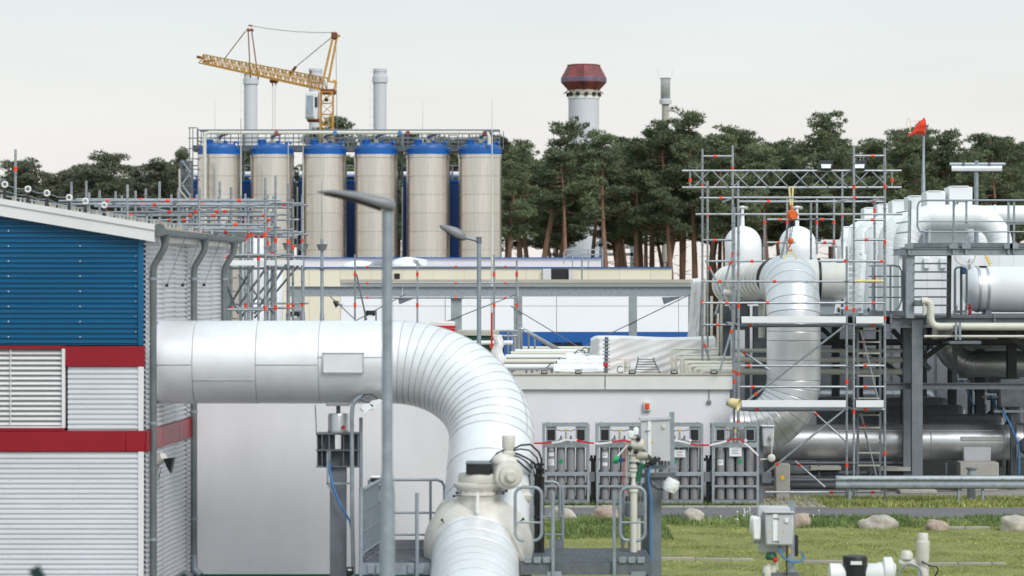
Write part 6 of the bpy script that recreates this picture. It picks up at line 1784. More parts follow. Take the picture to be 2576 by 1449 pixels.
for (x0, y0, x1, y1, D) in ((565, 790, 640, 665, 58), (600, 770, 680, 660, 59.1), (640, 790, 720, 665, 60), (690, 690, 605, 800, 63.7), (750, 668, 640, 800, 66.5), (600, 690, 690, 790, 61.3), (570, 720, 600, 790, 58)):
    sctube(sg, 'brace', Q(x0, y0, D), Q(x1, y1, D), (), m='galv_dark')
for k, (x0, x1, D) in enumerate(((575, 645, 57.2), (648, 692, 59.0), (660, 722, 61.2), (712, 752, 63.6), (728, 762, 66.4))):
    ob('toe_board', MB().bbox(Q(x0, 668, D - .06), Q(x1, 655, D - .03), .004), 'white_pipe', sg)
    z = QZ(672, D)
    ob('deck_board', MB().bbox((QX(x0, D), D, z - .05), (QX(x1, D), D + .6, z), .006), 'galv_dark', sg)
# single scaffold upright with red collar at the far left
su = thing('scaffold_pole', 'single scaffold upright with red coupler above the hall roof at the far left', 'scaffold pole', (QX(39, 58), 58, 0))
stdz(su, QX(39, 58), 58, .02, QZ(376, 58), [QZ(425, 58)])
# white insulated vessels under the scaffold
for k, (x, D, yt, w, lb) in enumerate(((640, 72, 600, 62, 'white domed vessel wrapped in foil under the scaffold cage'), (622, 75, 690, 40, 'narrow white column vessel behind the hall downpipe'), (690, 74, 690, 44, 'white column vessel left of the cream building'))):
    t = thing('column_vessel', lb, 'vessel', (QX(x, D), D, 0), 'white vessels behind the hall')
    r = QR(w / 2, D); X = QX(x, D); zt = QZ(yt, D)
    for i in range(4):
        z0 = zt * i / 4; z1 = zt * (i + 1) / 4 - .01
        ob('shell_course', MB().lathe((X, D, 0), [(r - .01, z0), (r, z0 + .02), (r, z1 - .02), (r - .01, z1)], (0, 0, 1), 28, False), 'white_pipe', t)
    ob('dome', MB().lathe((X, D, zt - .01), [(r, 0), (r * .95, r * .22), (r * .7, r * .42), (r * .3, r * .52), (.02, r * .55)], (0, 0, 1), 28), 'white_pipe', t)
    ob('nozzle', MB().cyl((X, D, zt + r * .5), (X, D, zt + r * .5 + .2), .1, 12), 'galv', t)
bg_ = thing('tan_shed', 'tan block wall behind the third downpipe', 'building', (QX(580, 82), 82, 0))
ob('wall', MB().box((QX(520, 82), 82, 0), (QX(600, 82), 86, QZ(620, 82))), 'tan', bg_, 0)
ob('roof_edge', MB().box((QX(518, 82), 81.9, QZ(620, 82)), (QX(602, 82), 86.1, QZ(615, 82))), 'coping', bg_, 0)
for i in range(5):
    ob('block_course', MB().box((QX(522, 82), 81.97, QZ(800 - i * 34, 82)), (QX(599, 82), 82, QZ(800 - i * 34 - 31, 82))), 'tan', bg_, 0)
# lamp masts with thin lightning rods
for k, (x, yt, yh, D) in enumerate(((606, 300, 618, 84), (669, 455, 628, 87), (725, 335, 620, 90), (762, 336, 622, 93), (810, 446, 622, 96))):
    t = thing('lamp_mast', ['lamp mast with a tall lightning rod nearest the hall gutter', 'second lamp mast from the hall, with a short lightning rod', 'third lamp mast from the hall before the second silo gap', 'fourth lamp mast from the hall, left of the third silo', 'fifth lamp mast standing in front of the third silo'][k], 'lamp mast', (QX(x, D), D, 0), 'lamp masts with rods')
    ob('mast', MB().tube([V((QX(x, D), D, 0)), Q(x, 790, D), Q(x, 785, D), Q(x, yh - 20, D)], [.085, .08, .06, .055], 10), 'cream_dark' if k == 0 else 'galv', t)
    ob('lamp_shade', MB().lathe(Q(x, yh + 8, D), [(.12, 0), (.15, .08), (.19, .2), (.20, .21), (.04, .22)], (0, 0, 1), 16), 'lamp_grey', t)
    ob('lightning_rod', MB().tube([Q(x, yh - 18, D), Q(x, (yt + yh) / 2, D), Q(x, yt, D)], [.04, .03, .012], 8), 'cream_dark', t)
    ob('collar', MB().cyl(Q(x, 680, D), Q(x, 674, D), .09, 10), 'galv_dark', t)
rr_ = thing('lightning_rod', 'slim pale lightning rod in front of the last silo', 'lightning rod', (QX(1238, 112), 112, 0))
ob('rod', MB().tube([V((QX(1238, 112), 112, 0)), Q(1238, 560, 112), Q(1238, 535, 112), Q(1238, 250, 112)], [.06, .055, .035, .01], 8), 'cream', rr_)
ob('rod_arm', MB().beam(Q(1206, 655, 112), Q(1240, 655, 112), .05, .05), 'tan', rr_)

# ================================================================ GALVANISED PORTAL FRAME
PF = 105.0
pf = thing('portal_frame', 'galvanised steel portal frame before the white panelled building', 'steel structure', (QX(1400, PF), PF, 0))
for x, b in ((745, .3), (1148, .4), (1303, .32), (1592, .3), (1740, .24)):
    ob('column', MB().ibeam((QX(x, PF), PF, 0), Q(x, 746, PF), .3, b, .02, .012), 'galv_light', pf)
for xa, xb in ((728, 1012), (1013, 1303), (1304, 1750)):
    ob('main_beam', MB().ibeam(Q(xa, 733, PF), Q(xb, 733, PF), .38, .22, .022, .013), 'galv_light', pf)
for (x0, y0, x1, y1) in ((1020, 740, 870, 820), (1300, 740, 1115, 812), (1738, 740, 1420, 895), (1285, 770, 1500, 900), (830, 745, 900, 810)):
    ob('tie_rod', MB().cyl(Q(x0, y0, PF - .2), Q(x1, y1, PF - .2), .018, 6), 'galv_dark', pf)
for x in (1025, 1690):
    ob('gusset', MB().prism([Q(x - 25, 748, PF - .1), Q(x + 28, 746, PF - .1), Q(x - 20, 766, PF - .1)], (0, .03, 0)), 'galv_dark', pf, 0)
ob('column_cap', MB().bbox(Q(1130, 752, PF - .3), Q(1168, 746, PF + .3), .02), 'galv_dark', pf)
# light scaffold in front of it
ls_ = thing('scaffold_rail', 'light tube scaffold along the galvanised portal frame', 'scaffold', (QX(1090, 100), 100, 0))
for x, y0 in ((893, 640), (1050, 655), (1243, 640), (1300, 655)):
    D = 100.0; X = QX(x, D)
    mb = MB().cyl((X, D, 0.02), (X, D, QZ(y0, D)), .034, 8)
    o = ob('standard', mb, 'tube', ls_)
    for y in (690, 768):
        ob('coupler', MB().cyl(Q(x, y + 5, D), Q(x, y - 5, D), .05, 8), 'orange', o)
for y in (671, 712, 749):
    for xa, xb in ((893, 1050), (1052, 1242), (1244, 1300)):
        sctube(ls_, 'ledger', Q(xa, y, 100), Q(xb, y, 100), (.2, .55) if xb < 1200 else (.5,), .033)
for pts in ((897, 690, 922, 805),):
    sctube(ls_, 'brace', Q(pts[0], pts[1], 99.9), Q(pts[2], pts[3], 99.9), (), .03, 'galv_dark')
for x, y, lb in ((932, 788, 'dark flat flood lamp under the portal frame before the white wall'), (742, 790, 'dark flat flood lamp at the cream wall left of the portal frame')):
    t = thing('flood_lamp', lb, 'flood lamp', Q(x, y + 18, 98), 'dark flood lamps')
    ob('lamp_case', MB().bbox(Q(x - 12, y + 7, 98), Q(x + 12, y - 7, 98.2), .03), 'black', t)
    ob('lens', MB().bbox(Q(x - 7, y + 9, 97.95), Q(x + 5, y + 5, 98.0), .005), 'lens', t)
    for dx in (-14, 14):
        ob('stand', MB().cyl((QX(x + dx, 98), 98, 0), Q(x + dx, y - 9, 98), .03, 6), 'galv_dark', t)
t = thing('horn_lamp', 'black flared flood lamp on the corner of the cream wall', 'flood lamp', Q(847, 770, 116))
ob('shade', MB().loft([[Q(836, 757, 116), Q(850, 756, 116), Q(854, 764, 116), Q(845, 776, 116)], [Q(839, 760, 115.6), Q(849, 759, 115.6), Q(852, 765, 115.6), Q(845, 773, 115.6)]]), 'black', t, 0)
ob('arm', MB().beam(Q(849, 768, 116), Q(860, 767, 117.9), .06, .06), 'galv_dark', t)

# ================================================================ WHITE PANELLED BUILDING WITH BLUE BASE
BD = 118.0
wp = thing('panel_building', 'white panelled building with blue base band and dark windows', 'building', (QX(1300, BD), BD + 6, 0))
cols = [857, 1120, 1400, 1707, 1760]
for i in range(4):
    xa, xb = cols[i] + .7, cols[i + 1] - .7
    for ya, yb, m in ((719.5, 769.4), (770.4, 834.8)) and ((719.5, 769.4, 'panel_white'), (770.4, 834.8, 'panel_white')):
        ob('wall_panel', MB().box(Q(xa, yb, BD - .06), Q(xb, ya, BD + .02)), m, wp, 0)
    ob('base_panel', MB().box((QX(xa, BD), BD - .06, 0), (QX(xb, BD), BD + .02, QZ(835.4, BD))), 'panel_blue', wp, 0)
ob('wall_core', MB().box((QX(857, BD), BD + .021, 0), (QX(1759, BD), BD + 14, QZ(720, BD))), 'grey_wall', wp, 0)
ob('white_strip', MB().box(Q(856, 719, BD - .12), V((QX(1742, BD), BD + 14, QZ(712, BD)))), 'panel_white', wp, 0)
ob('roof_edge', MB().box(Q(855, 711.6, BD - .3), V((QX(1762, BD), BD + 14.2, QZ(703, BD)))), 'tan', wp, 0)
for xa, xb in ((1366, 1413), (1418, 1464)):
    w_ = ob('window', MB().box(Q(xa, 900, BD - .09), Q(xb, 862, BD - .061)), 'glass_dark', wp, 0)
    f_ = MB()
    for (a, b, c, d) in ((xa - 1.4, 901, xa, 861), (xb, 901, xb + 1.4, 861), (xa, 862, xb, 860.6), (xa, 901.4, xb, 900)):
        f_.box(Q(a, b, BD - .12), Q(c, d, BD - .061))
    ob('window_frame', f_, 'navy', w_, 0)
for x in (1508, 1620, 1632):
    ob('roof_stub', MB().cyl(Q(x, 848, 90), Q(x, 832, 90), .03, 6), 'black', wp) if False else None
# ================================================================ CREAM BUILDING
CD = 150.0
cb_ = thing('cream_building', 'long cream walled building with blue roof trim behind the portal frame', 'building', (QX(1200, CD), CD + 10, 0))
x = 700
while x < 1690:
    xb = min(x + 78, 1690)
    ob('wall_panel', MB().box((QX(x + .25, CD), CD - .05, 0), (QX(xb - .25, CD), CD + .02, QZ(674.6, CD))), 'cream_wall', cb_, 0)
    x = xb
ob('wall_core', MB().box((QX(700, CD), CD + .021, 0), (QX(1690, CD), CD + 30, QZ(675, CD))), 'cream_wall', cb_, 0)
ob('blue_trim', MB().box((QX(698, CD), CD - .15, QZ(674.5, CD)), (QX(1692, CD), CD + .25, QZ(671.5, CD))), 'panel_blue', cb_, 0)
ob('roof', MB().box((QX(700, CD), CD + .25, QZ(675, CD)), (QX(1690, CD), CD + 30, QZ(673, CD))), 'grey_wall', cb_, 0)
up_ = ob('upper_storey', MB().box((QX(742, 158), 158, QZ(676, 158)), (QX(1512, 158), 175, QZ(650, 158))), 'grey_wall', cb_, 0)
ob('upper_trim', MB().box((QX(740, 158), 157.85, QZ(649.8, 158)), (QX(1514, 158), 158.3, QZ(647.2, 158))), 'panel_blue', up_, 0)
ob('vent_grille', MB().box(Q(1387, 703, CD - .16), Q(1430, 677, CD - .06)), 'black', cb_, 0)
for x0, x1 in ((1366, 1386), (1431, 1441)):
    ob('vent_cheek', MB().box(Q(x0, 704, CD - .3), Q(x1, 676 if x0 < 1400 else 681, CD - .06)), 'grey_wall', cb_, 0)
ob('small_vent', MB().box(Q(992, 701, CD - .1), Q(1006, 688, CD - .06)), 'black', cb_, 0)
rl_ = thing('roof_railing', 'galvanised railing at the right end of the upper roof', 'railing', Q(1460, 648, 156))
for pts in ([(1418, 663), (1418, 636), (1424, 628), (1510, 628)], [(1418, 650), (1430, 641), (1518, 640)], [(1500, 628), (1504, 622), (1515, 620), (1516, 660)]):
    ob('hand_rail', MB().tube([Q(x, y, 156) for x, y in pts], .04, 6), 'galv', rl_)
for x in (1440, 1480, 1516):
    ob('rail_post', MB().cyl(Q(x, 673, 156), Q(x, 628, 156), .035, 6), 'galv', rl_)
rd = thing('roof_rod', 'thin pale rod standing at the right part of the cream building', 'rod', (QX(1465, 149), 149, 0))
ob('rod', MB().cyl((QX(1464, 149), 149, 0), Q(1464, 645, 149), .05, 6), 'galv', rd)
# white covers on the cream roof
for k, (x, w, yt, lb) in enumerate(((902, 42, 655, 'left white domed cover on the cream building roof'), (1026, 44, 646, 'right white domed cover with loose sheet on the cream building roof'))):
    D = 154.0
    t = thing('roof_cover', lb, 'roof cover', Q(x, 672, D), 'domed roof covers')
    r = QR(w, D); h = QR(672 - yt, D)
    ob('dome', MB().lathe(Q(x, 672.5, D), [(r, 0), (r, h * .3), (r * .97, h * .35), (r * .8, h * .68), (r * .5, h * .9), (r * .15, h)], (0, 0, 1), 28), 'plastic_white', t)
    ob('rim', MB().lathe(Q(x, 672.5, D), [(r + .05, 0), (r + .05, h * .28)], (0, 0, 1), 28, False), 'panel_white', t)
    if k:
        ob('loose_sheet', MB().loft([[Q(1042, 650, D - 1), Q(1075, 655, D - 1), Q(1072, 672, D - 1), Q(1060, 668, D - 1)], [Q(1042, 648, D - .6), Q(1073, 653, D - .6), Q(1070, 668, D - .6), Q(1056, 664, D - .6)]]), 'tarp', t)
hb = thing('hatch_struts', 'opened grey roof hatch struts between the white covers', 'roof hatch', Q(960, 672, 152))
for i in range(5):
    ob('strut', MB().cyl(Q(925 + i * 8, 671, 152), Q(948 + i * 9, 655 + i * .6, 152), .04, 6), 'galv', hb)
# ================================================================ SILOS
SD = 200.0
sxs = [553, 685, 817, 946, 1077, 1208]
zb0 = QZ(398, SD); Rs = QR(54.5, SD)
silo = None
def make_silo():
    t = thing('silo', 'x', 'silo', (0, 0, 0), 'row of metal silos')
    nc_ = 8
    for i in range(nc_):
        z0 = zb0 - (i + 1) * QR(46.3, SD); z1 = z0 + QR(46.3, SD)
        if i == nc_ - 1: z0 = .6
        ob('shell_course', MB().lathe((0, 0, 0), [(Rs, z0 + .016), (Rs, z1 - .016)], (0, 0, 1), 64, False), 'silo_metal', t, 13)
        ob('course_joint', MB().lathe((0, 0, 0), [(Rs - .012, z1 - .05), (Rs - .012, z1 + .05)], (0, 0, 1), 48, False), 'tan', t, 13)
    ob('skirt', MB().lathe((0, 0, 0), [(Rs * .97, 0), (Rs * .97, .62)], (0, 0, 1), 40), 'galv_dark', t)
    ob('top_band', MB().lathe((0, 0, 0), [(Rs + .01, zb0), (Rs + .03, zb0 + .02), (Rs + .03, zb0 + .22), (Rs - .02, zb0 + .26)], (0, 0, 1), 56, False), 'silo_metal', t)
    zc = zb0 + .26
    rf_ = ob('blue_roof', MB().lathe((0, 0, 0), [(Rs - .03, zc - .02), (Rs - .02, zc + .02), (Rs - .02, zc + .36), (Rs - .06, zc + .40), (Rs - .08, zc + .44), (Rs - .08, zc + .50), (Rs * .93, zc + .58), (Rs * .6, zc + .76), (.2, zc + .85)], (0, 0, 1), 56), 'blue_paint', t)
    ob('manhole', MB().lathe((-.72, -.3, zc + .5), [(.26, 0), (.26, .42), (.31, .44), (.31, .54), (.27, .56)], (0, 0, 1), 20), 'blue_paint', rf_)
    ob('nozzle', MB().lathe((.02, -.4, zc + .6), [(.32, 0), (.32, .1), (.1, .14), (.1, .22)], (0, 0, 1), 20), 'blue_paint', rf_)
    ob('nozzle', MB().lathe((.42, -.2, zc + .6), [(.1, 0), (.1, .25), (.15, .27), (.15, .36), (.05, .4)], (0, 0, 1), 14), 'blue_paint', rf_)
    ob('goose_neck', MB().tube([(1.05, -.2, zc + .55), (1.05, -.2, zc + .78), (1.09, -.2, zc + .86), (1.18, -.2, zc + .90), (1.28, -.2, zc + .86), (1.33, -.2, zc + .78), (1.33, -.2, zc + .70)], .08, 10), 'blue_paint', rf_)
    ob('drop_pipe', MB().cyl((.02, -.4, zc + .7), (.02, -.4, QZ(337, SD)), .13, 12), 'cream', t)
    bl_ = MB()
    for k in range(40):
        a = 2 * math.pi * k / 40
        bl_.box((Rs * math.cos(a) - .03, Rs * math.sin(a) - .03, zc + .40), (Rs * math.cos(a) + .03, Rs * math.sin(a) + .03, zc + .5))
    ob('rim_bolts', bl_, 'galv_dark', rf_, 0)
    return t
silo = make_silo()
olab = ['leftmost metal silo, beside the caged ladder', 'second metal silo from the left in the row', 'third metal silo from the left, behind the lamp head tip', 'fourth metal silo from the left, behind the near lamp post', 'fifth metal silo from the left, second from the pines', 'rightmost metal silo, next to the pine trees']
for k in range(6):
    loc = V((QX(sxs[k], SD), SD, 0))
    if k == 0:
        silo.location = loc; silo['label'] = olab[0]
    else:
        dup(silo, loc, olab[k])
ORG[silo.name] = V((QX(sxs[0], SD), SD, 0))
# blue panelled units behind
for k, (xa, xb, lb) in enumerate(((484, 634, 'left dark blue plant block behind the first silo gap'), (750, 892, 'middle dark blue plant block behind the third silo'), (1014, 1160, 'right dark blue plant block behind the fifth silo'))):
    D = 204.5
    t = thing('plant_block', lb, 'building', (QX((xa + xb) / 2, D), D, 0), 'blue plant blocks')
    ob('wall', MB().box((QX(xa, D), D, 0), (QX(xb, D), D + 4, QZ(458, D))), 'navy', t, 0)
    n = 6
    for i in range(n):
        a = xa + (xb - xa) * i / n; b = xa + (xb - xa) * (i + 1) / n
        ob('wall_panel', MB().box((QX(a, D) + .02, D - .04, .3), (QX(b, D) - .02, D + .01, QZ(461, D))), 'navy', t, 0)
    ob('roof_edge', MB().box((QX(xa, D) - .05, D - .1, QZ(458, D)), (QX(xb, D) + .05, D + 4.1, QZ(452, D))), 'blue_paint', t, 0)
    ob('corner_trim', MB().box((QX(xa, D) - .1, D - .06, .1), (QX(xa, D) - .005, D + .1, QZ(470, D))), 'tape_white', t, 0)
    ob('roof_pipe', MB().cyl((QX(xa, D), D + 1, QZ(437, D)), (QX(xb, D), D + 1, QZ(437, D)), .2, 14), 'white_pipe', t)
    for x in (xa + 20, xb - 22, (xa + xb) / 2):
        ob('roof_post', MB().beam((QX(x, D), D + .6, QZ(452, D)), (QX(x, D), D + .6, QZ(415, D)), .1, .1), 'steel_paint', t)
    ob('roof_rail', MB().cyl((QX(xa, D), D + .6, QZ(416, D)), (QX(xb, D), D + .6, QZ(416, D)), .05, 6), 'steel_paint', t)
# walkway over the silos
wk = thing('silo_walkway', 'steel walkway with railings and white pipe across the silo tops', 'walkway', (QX(870, SD), SD, zb0))
zdeck = QZ(369, SD)
ob('deck', MB().box((QX(482, SD), SD + .5, zdeck), (QX(1258, SD), SD + 1.7, zdeck + .06)), 'steel_paint', wk, 0)
ob('edge_channel', MB().box((QX(482, SD), SD + .42, zdeck - .32), (QX(1258, SD), SD + .5, zdeck + .12)), 'galv_dark', wk, 0)
ob('edge_channel', MB().box((QX(482, SD), SD + 1.7, zdeck - .32), (QX(1258, SD), SD + 1.78, zdeck + .12)), 'galv_dark', wk, 0)
for D in (SD + .46, SD + 1.74):
    for y, rr in ((327, .045), (346, .03), (356, .03)):
        ob('rail', MB().cyl(Q(496, y, SD) * 1, V((QX(1257, SD), SD, QZ(y, SD))), rr, 6), 'steel_paint', wk) if D < SD + 1 else ob('rail', MB().cyl(V((QX(496, SD), D, QZ(y, SD))), V((QX(1257, SD), D, QZ(y, SD))), rr, 6), 'steel_paint', wk)
    for i in range(23):
        x = 496 + 761 * i / 22 + (0 if D < SD + 1 else 9)
        Dp = SD if D < SD + 1 else D
        ob('rail_post', MB().beam((QX(x, SD), Dp, zdeck - .1), (QX(x, SD), Dp, QZ(326, SD)), .06, .06), 'steel_paint', wk)
for x in (608, 700, 830, 905, 1010, 1105, 1180):
    ob('support_post', MB().beam((QX(x, SD), SD + 1.1, zdeck - 2.4), (QX(x, SD), SD + 1.1, QZ(327, SD)), .13, .13), 'steel_paint', wk)
for (xa, xb, ya, yb) in ((760, 775, 340, 362), (1085, 1110, 345, 365), (960, 985, 343, 362), (1130, 1150, 340, 366)):
    ob('small_frame', MB().tube(rrect(QX(xa, SD), QX(xb, SD), QZ(yb, SD), QZ(ya, SD), SD + .2, .1), .03, 6), 'steel_paint', wk)
wpz = QZ(336.5, SD)
wp_ = ob('conveying_pipe', MB().tube([V((QX(521, SD), SD - 1.6, .5)), V((QX(521, SD), SD - 1.6, wpz - .4)), V((QX(523, SD), SD - 1.6, wpz - .12)), V((QX(531, SD), SD - 1.6, wpz)), V((QX(1222, SD), SD - 1.6, wpz)), V((QX(1228, SD), SD - 1.6, wpz - .1)), V((QX(1231, SD), SD - 1.6, wpz - .35)), V((QX(1231, SD), SD - 1.6, zb0 + .9))], .13, 12), 'cream', wk)
for x, m in ((843, 'cable_blue'), (1006, 'cable_blue'), (696, 'rust'), (1026, 'rust'), (1220, 'rust')):
    ob('pipe_valve', MB().bbox(Q(x - 5, 341, SD - 1.8), Q(x + 5, 330, SD - 1.4), .04), m, wp_)
for i in range(6):
    x = sxs[i]
    ob('branch_pipe', MB().tube([V((QX(x, SD) + .03, SD - .4, QZ(352, SD))), V((QX(x, SD) + .05, SD - .5, QZ(345, SD))), V((QX(x, SD) + .25, SD - .9, QZ(342, SD))), V((QX(x, SD) + .9, SD - 1.5, wpz))], .11, 10), 'steel_paint', wp_)
cg = thing('caged_ladder', 'caged steel ladder and stair frame at the left end of the silos', 'ladder', (QX(488, SD), SD, 0))
for x in (476, 484, 497):
    ob('cage_bar', MB().beam((QX(x, SD), SD + .3, 0), (QX(x, SD), SD + .3, QZ(321, SD)), .06, .06), 'steel_paint', cg)
for i in range(8):
    y = 322 + i * 26
    ob('cage_hoop', MB().tube([V((QX(474, SD), SD + .3, QZ(y, SD))), V((QX(476, SD), SD - .3, QZ(y, SD))), V((QX(492, SD), SD - .35, QZ(y, SD))), V((QX(497, SD), SD + .3, QZ(y, SD)))], .035, 6), 'steel_paint', cg)
for i in range(34):
    y = 345 + i * 9
    ob('rung', MB().cyl(V((QX(497, SD), SD + .35, QZ(y, SD))), V((QX(505, SD), SD + .35, QZ(y, SD))), .025, 5), 'steel_paint', cg)
ob('stile', MB().beam((QX(505, SD), SD + .35, 0), (QX(505, SD), SD + .35, QZ(328, SD)), .06, .06), 'steel_paint', cg)
stt = thing('stair_tower', 'grey stair tower standing left of the first silo', 'stairs', (QX(468, 196), 196, 0))
for x, D in ((454, 195), (482, 195), (456, 198), (484, 198)):
    ob('corner_post', MB().beam((QX(x, D), D, 0), Q(x, 404, D), .1, .1), 'galv_dark', stt)
for i in range(6):
    y0 = 404 + i * 30
    ob('landing_frame', MB().box(Q(454, y0 + 3, 195), V((QX(484, 198), 198, QZ(y0 + .5, 195)))), 'galv_dark', stt, 0)
    a = (458, 480) if i % 2 else (480, 458)
    ob('stair_flight', MB().beam(Q(a[0], y0 + 30, 194.9), Q(a[1], y0, 194.9), .25, .12), 'galv', stt)
    for dy in (8, 14):
        ob('guard_rail', MB().cyl(Q(454, y0 - dy + 20, 194.8), Q(484, y0 - dy + 20, 194.8), .035, 5), 'galv_dark', stt)
for i in range(6):
    ob('side_bar', MB().beam(Q(456 + 5 * i, 500, 195), Q(456 + 5 * i, 404, 195), .04, .04), 'galv_dark', stt)
sl_ = thing('street_mast', 'thin bent mast left of the stair tower', 'mast', (QX(453, 120), 120, 0))
ob('mast', MB().tube([V((QX(470, 120), 120, 0)), Q(470, 500, 120), Q(452, 478, 120), Q(451, 425, 120)], .05, 6), 'cream_dark', sl_)
# ================================================================ CHIMNEYS
def stack(label, x, w, yt, D, group, m='stack_white', ladder=True, col_y=None):
    t = thing('chimney', label, 'chimney', (QX(x, D), D, 0), group)
    r = QR(w, D) / 2; zt = QZ(yt, D)
    ob('shaft', MB().lathe((QX(x, D), D, 0), [(r, 0), (r, zt)], (0, 0, 1), 36), m, t)
    if col_y:
        ob('collar', MB().lathe((QX(x, D), D, 0), [(r, QZ(col_y + 17, D)), (r + .12, QZ(col_y + 16, D)), (r + .12, QZ(col_y + 1, D)), (r, QZ(col_y, D))], (0, 0, 1), 36), m, t)
    ob('top_ring', MB().lathe((QX(x, D), D, 0), [(r + .04, zt - .3), (r + .04, zt + .02), (r - .05, zt + .03)], (0, 0, 1), 36, False), m, t)
    if ladder:
        X = QX(x - w / 2 - 4, D)
        for dx in (-.17, .17):
            ob('ladder_rail', MB().beam((X + dx, D - .2, 0), (X + dx, D - .2, zt + .2), .05, .05), 'tape_white', t)
        for i in range(14):
            z = zt - .3 - i * .95
            ob('ladder_bracket', MB().beam((X - .17, D - .2, z), (QX(x - w / 2, D), D - .2, z), .05, .05), 'tape_white', t)
    return t
stack('left white chimney with ladder under the crane jib', 631, 33, 181, 300, 'white chimneys', col_y=196)
stack('middle white chimney partly hidden behind the crane mast', 794, 33, 174, 300, 'white chimneys', ladder=False, col_y=192)
stack('right white chimney with ladder between crane and pines', 956, 33, 174, 300, 'white chimneys', col_y=192)
D = 330.0
bt = thing('chimney', 'large white chimney with rusty red flared hood', 'chimney', (QX(1468.5, D), D, 0), 'tall chimneys behind the pines')
r = QR(77, D) / 2; X = QX(1468.5, D)
zz = lambda y: QZ(y, D)
ob('shaft', MB().lathe((X, D, 0), [(r * 1.14, 0), (r * 1.14, zz(590)), (r * 1.12, zz(560)), (r, zz(430)), (r, zz(248))], (0, 0, 1), 44), 'stack_white', bt)
ob('collar', MB().lathe((X, D, 0), [(r, zz(250)), (r * 1.04, zz(249)), (r * 1.04, zz(243)), (r, zz(242))], (0, 0, 1), 44, False), 'tape_white', bt)
nk2 = ob('neck', MB().lathe((X, D, 0), [(r * .98, zz(244)), (r * 1.02, zz(242)), (r * 1.02, zz(234)), (r * .98, zz(233)), (r * .98, zz(227))], (0, 0, 1), 44), 'tan', bt)
for i in range(12):
    a = 2 * math.pi * i / 12 + .13
    c = V((X + r * 1.02 * math.cos(a), D + r * 1.02 * math.sin(a), zz(238)))
    ob('port', MB().lathe(c, [(.24, 0), (.24, .22)], (math.cos(a), math.sin(a), 0), 12), 'black', nk2)
hd = ob('flared_hood', MB().lathe((X, D, 0), [(QR(39, D), zz(228)), (QR(57, D), zz(208)), (QR(57, D), zz(207))], (0, 0, 1), 8, False), 'rust', bt, 0)
ob('hood_band', MB().lathe((X, D, 0), [(QR(57, D), zz(207)), (QR(57.5, D), zz(206.5)), (QR(57.5, D), zz(202)), (QR(57, D), zz(201.6)), (QR(57.5, D), zz(201.2)), (QR(57.5, D), zz(196.5)), (QR(57, D), zz(196))], (0, 0, 1), 8, False), 'rust_blue', bt, 0)
ob('hood_top', MB().lathe((X, D, 0), [(QR(57, D), zz(196)), (QR(41, D), zz(166)), (QR(41.5, D), zz(165.5)), (QR(41.5, D), zz(163))], (0, 0, 1), 8), 'rust', bt, 0)
for s in (-1, 1):
    ob('hood_strut', MB().beam(Q(1468 + s * 38, 227, D - 1), Q(1468 + s * 50, 236, D - 1), .12, .12), 'rust', bt)
    ob('lift_lug', MB().beam(Q(1468 + s * 14 - 4, 163, D - 1), Q(1468 + s * 14 - 4, 160, D - 1), .1, .1), 'rust', bt)
for x0, x1, k in ((1372, 1420, 0), (1512, 1590, 1)):
    t = thing('steel_gallery', ['grey steel gallery left of the large chimney base', 'grey steel gallery right of the large chimney base'][k], 'steel structure', (QX((x0 + x1) / 2, D - 8), D - 8, 0), 'galleries at the chimney base')
    Dg = D - 8
    for x in (x0, (x0 + x1) / 2, x1):
        ob('post', MB().beam((QX(x, Dg), Dg, 0), Q(x, 535 if k == 0 else 500 + (x - 1512) * .4, Dg), .45, .4), 'steel_paint', t)
    for y in (545, 590, 640):
        ob('floor_beam', MB().beam(Q(x0 - 3, y, Dg), Q(x1 + 3, y, Dg), .4, .35), 'steel_paint', t)
        ob('guard_rail', MB().cyl(Q(x0 - 3, y - 16, Dg), Q(x1 + 3, y - 16, Dg), .08, 6), 'steel_paint', t)
D = 300.0
tt = thing('chimney', 'thin grey chimney with cylindrical silencer top', 'chimney', (QX(1674, D), D, 0), 'tall chimneys behind the pines')
X = QX(1674, D); zz = lambda y: QZ(y, D)
ob('shaft', MB().lathe((X, D, 0), [(QR(9.5, D), 0), (QR(9, D), zz(262))], (0, 0, 1), 24), 'cream_dark', tt)
ob('platform_ring', MB().lathe((X, D, 0), [(QR(9, D), zz(262)), (QR(15, D), zz(262)), (QR(15, D), zz(256)), (QR(15.5, D), zz(255.5)), (QR(15, D), zz(250)), (QR(10, D), zz(249))], (0, 0, 1), 24), 'grey_wall', tt)
ob('silencer', MB().lathe((X, D, 0), [(QR(9, D), zz(250)), (QR(11.5, D), zz(248)), (QR(12.3, D), zz(246)), (QR(12.3, D), zz(198)), (QR(15, D), zz(197.5)), (QR(15, D), zz(196)), (QR(12, D), zz(195.5))], (0, 0, 1), 28), 'alu_dull', tt)
for s in (-1, 1):
    ob('lightning_rod', MB().cyl(Q(1674 + s * 15, 196, D), Q(1675 + s * 21, 168, D), .03, 5), 'tape_white', tt)
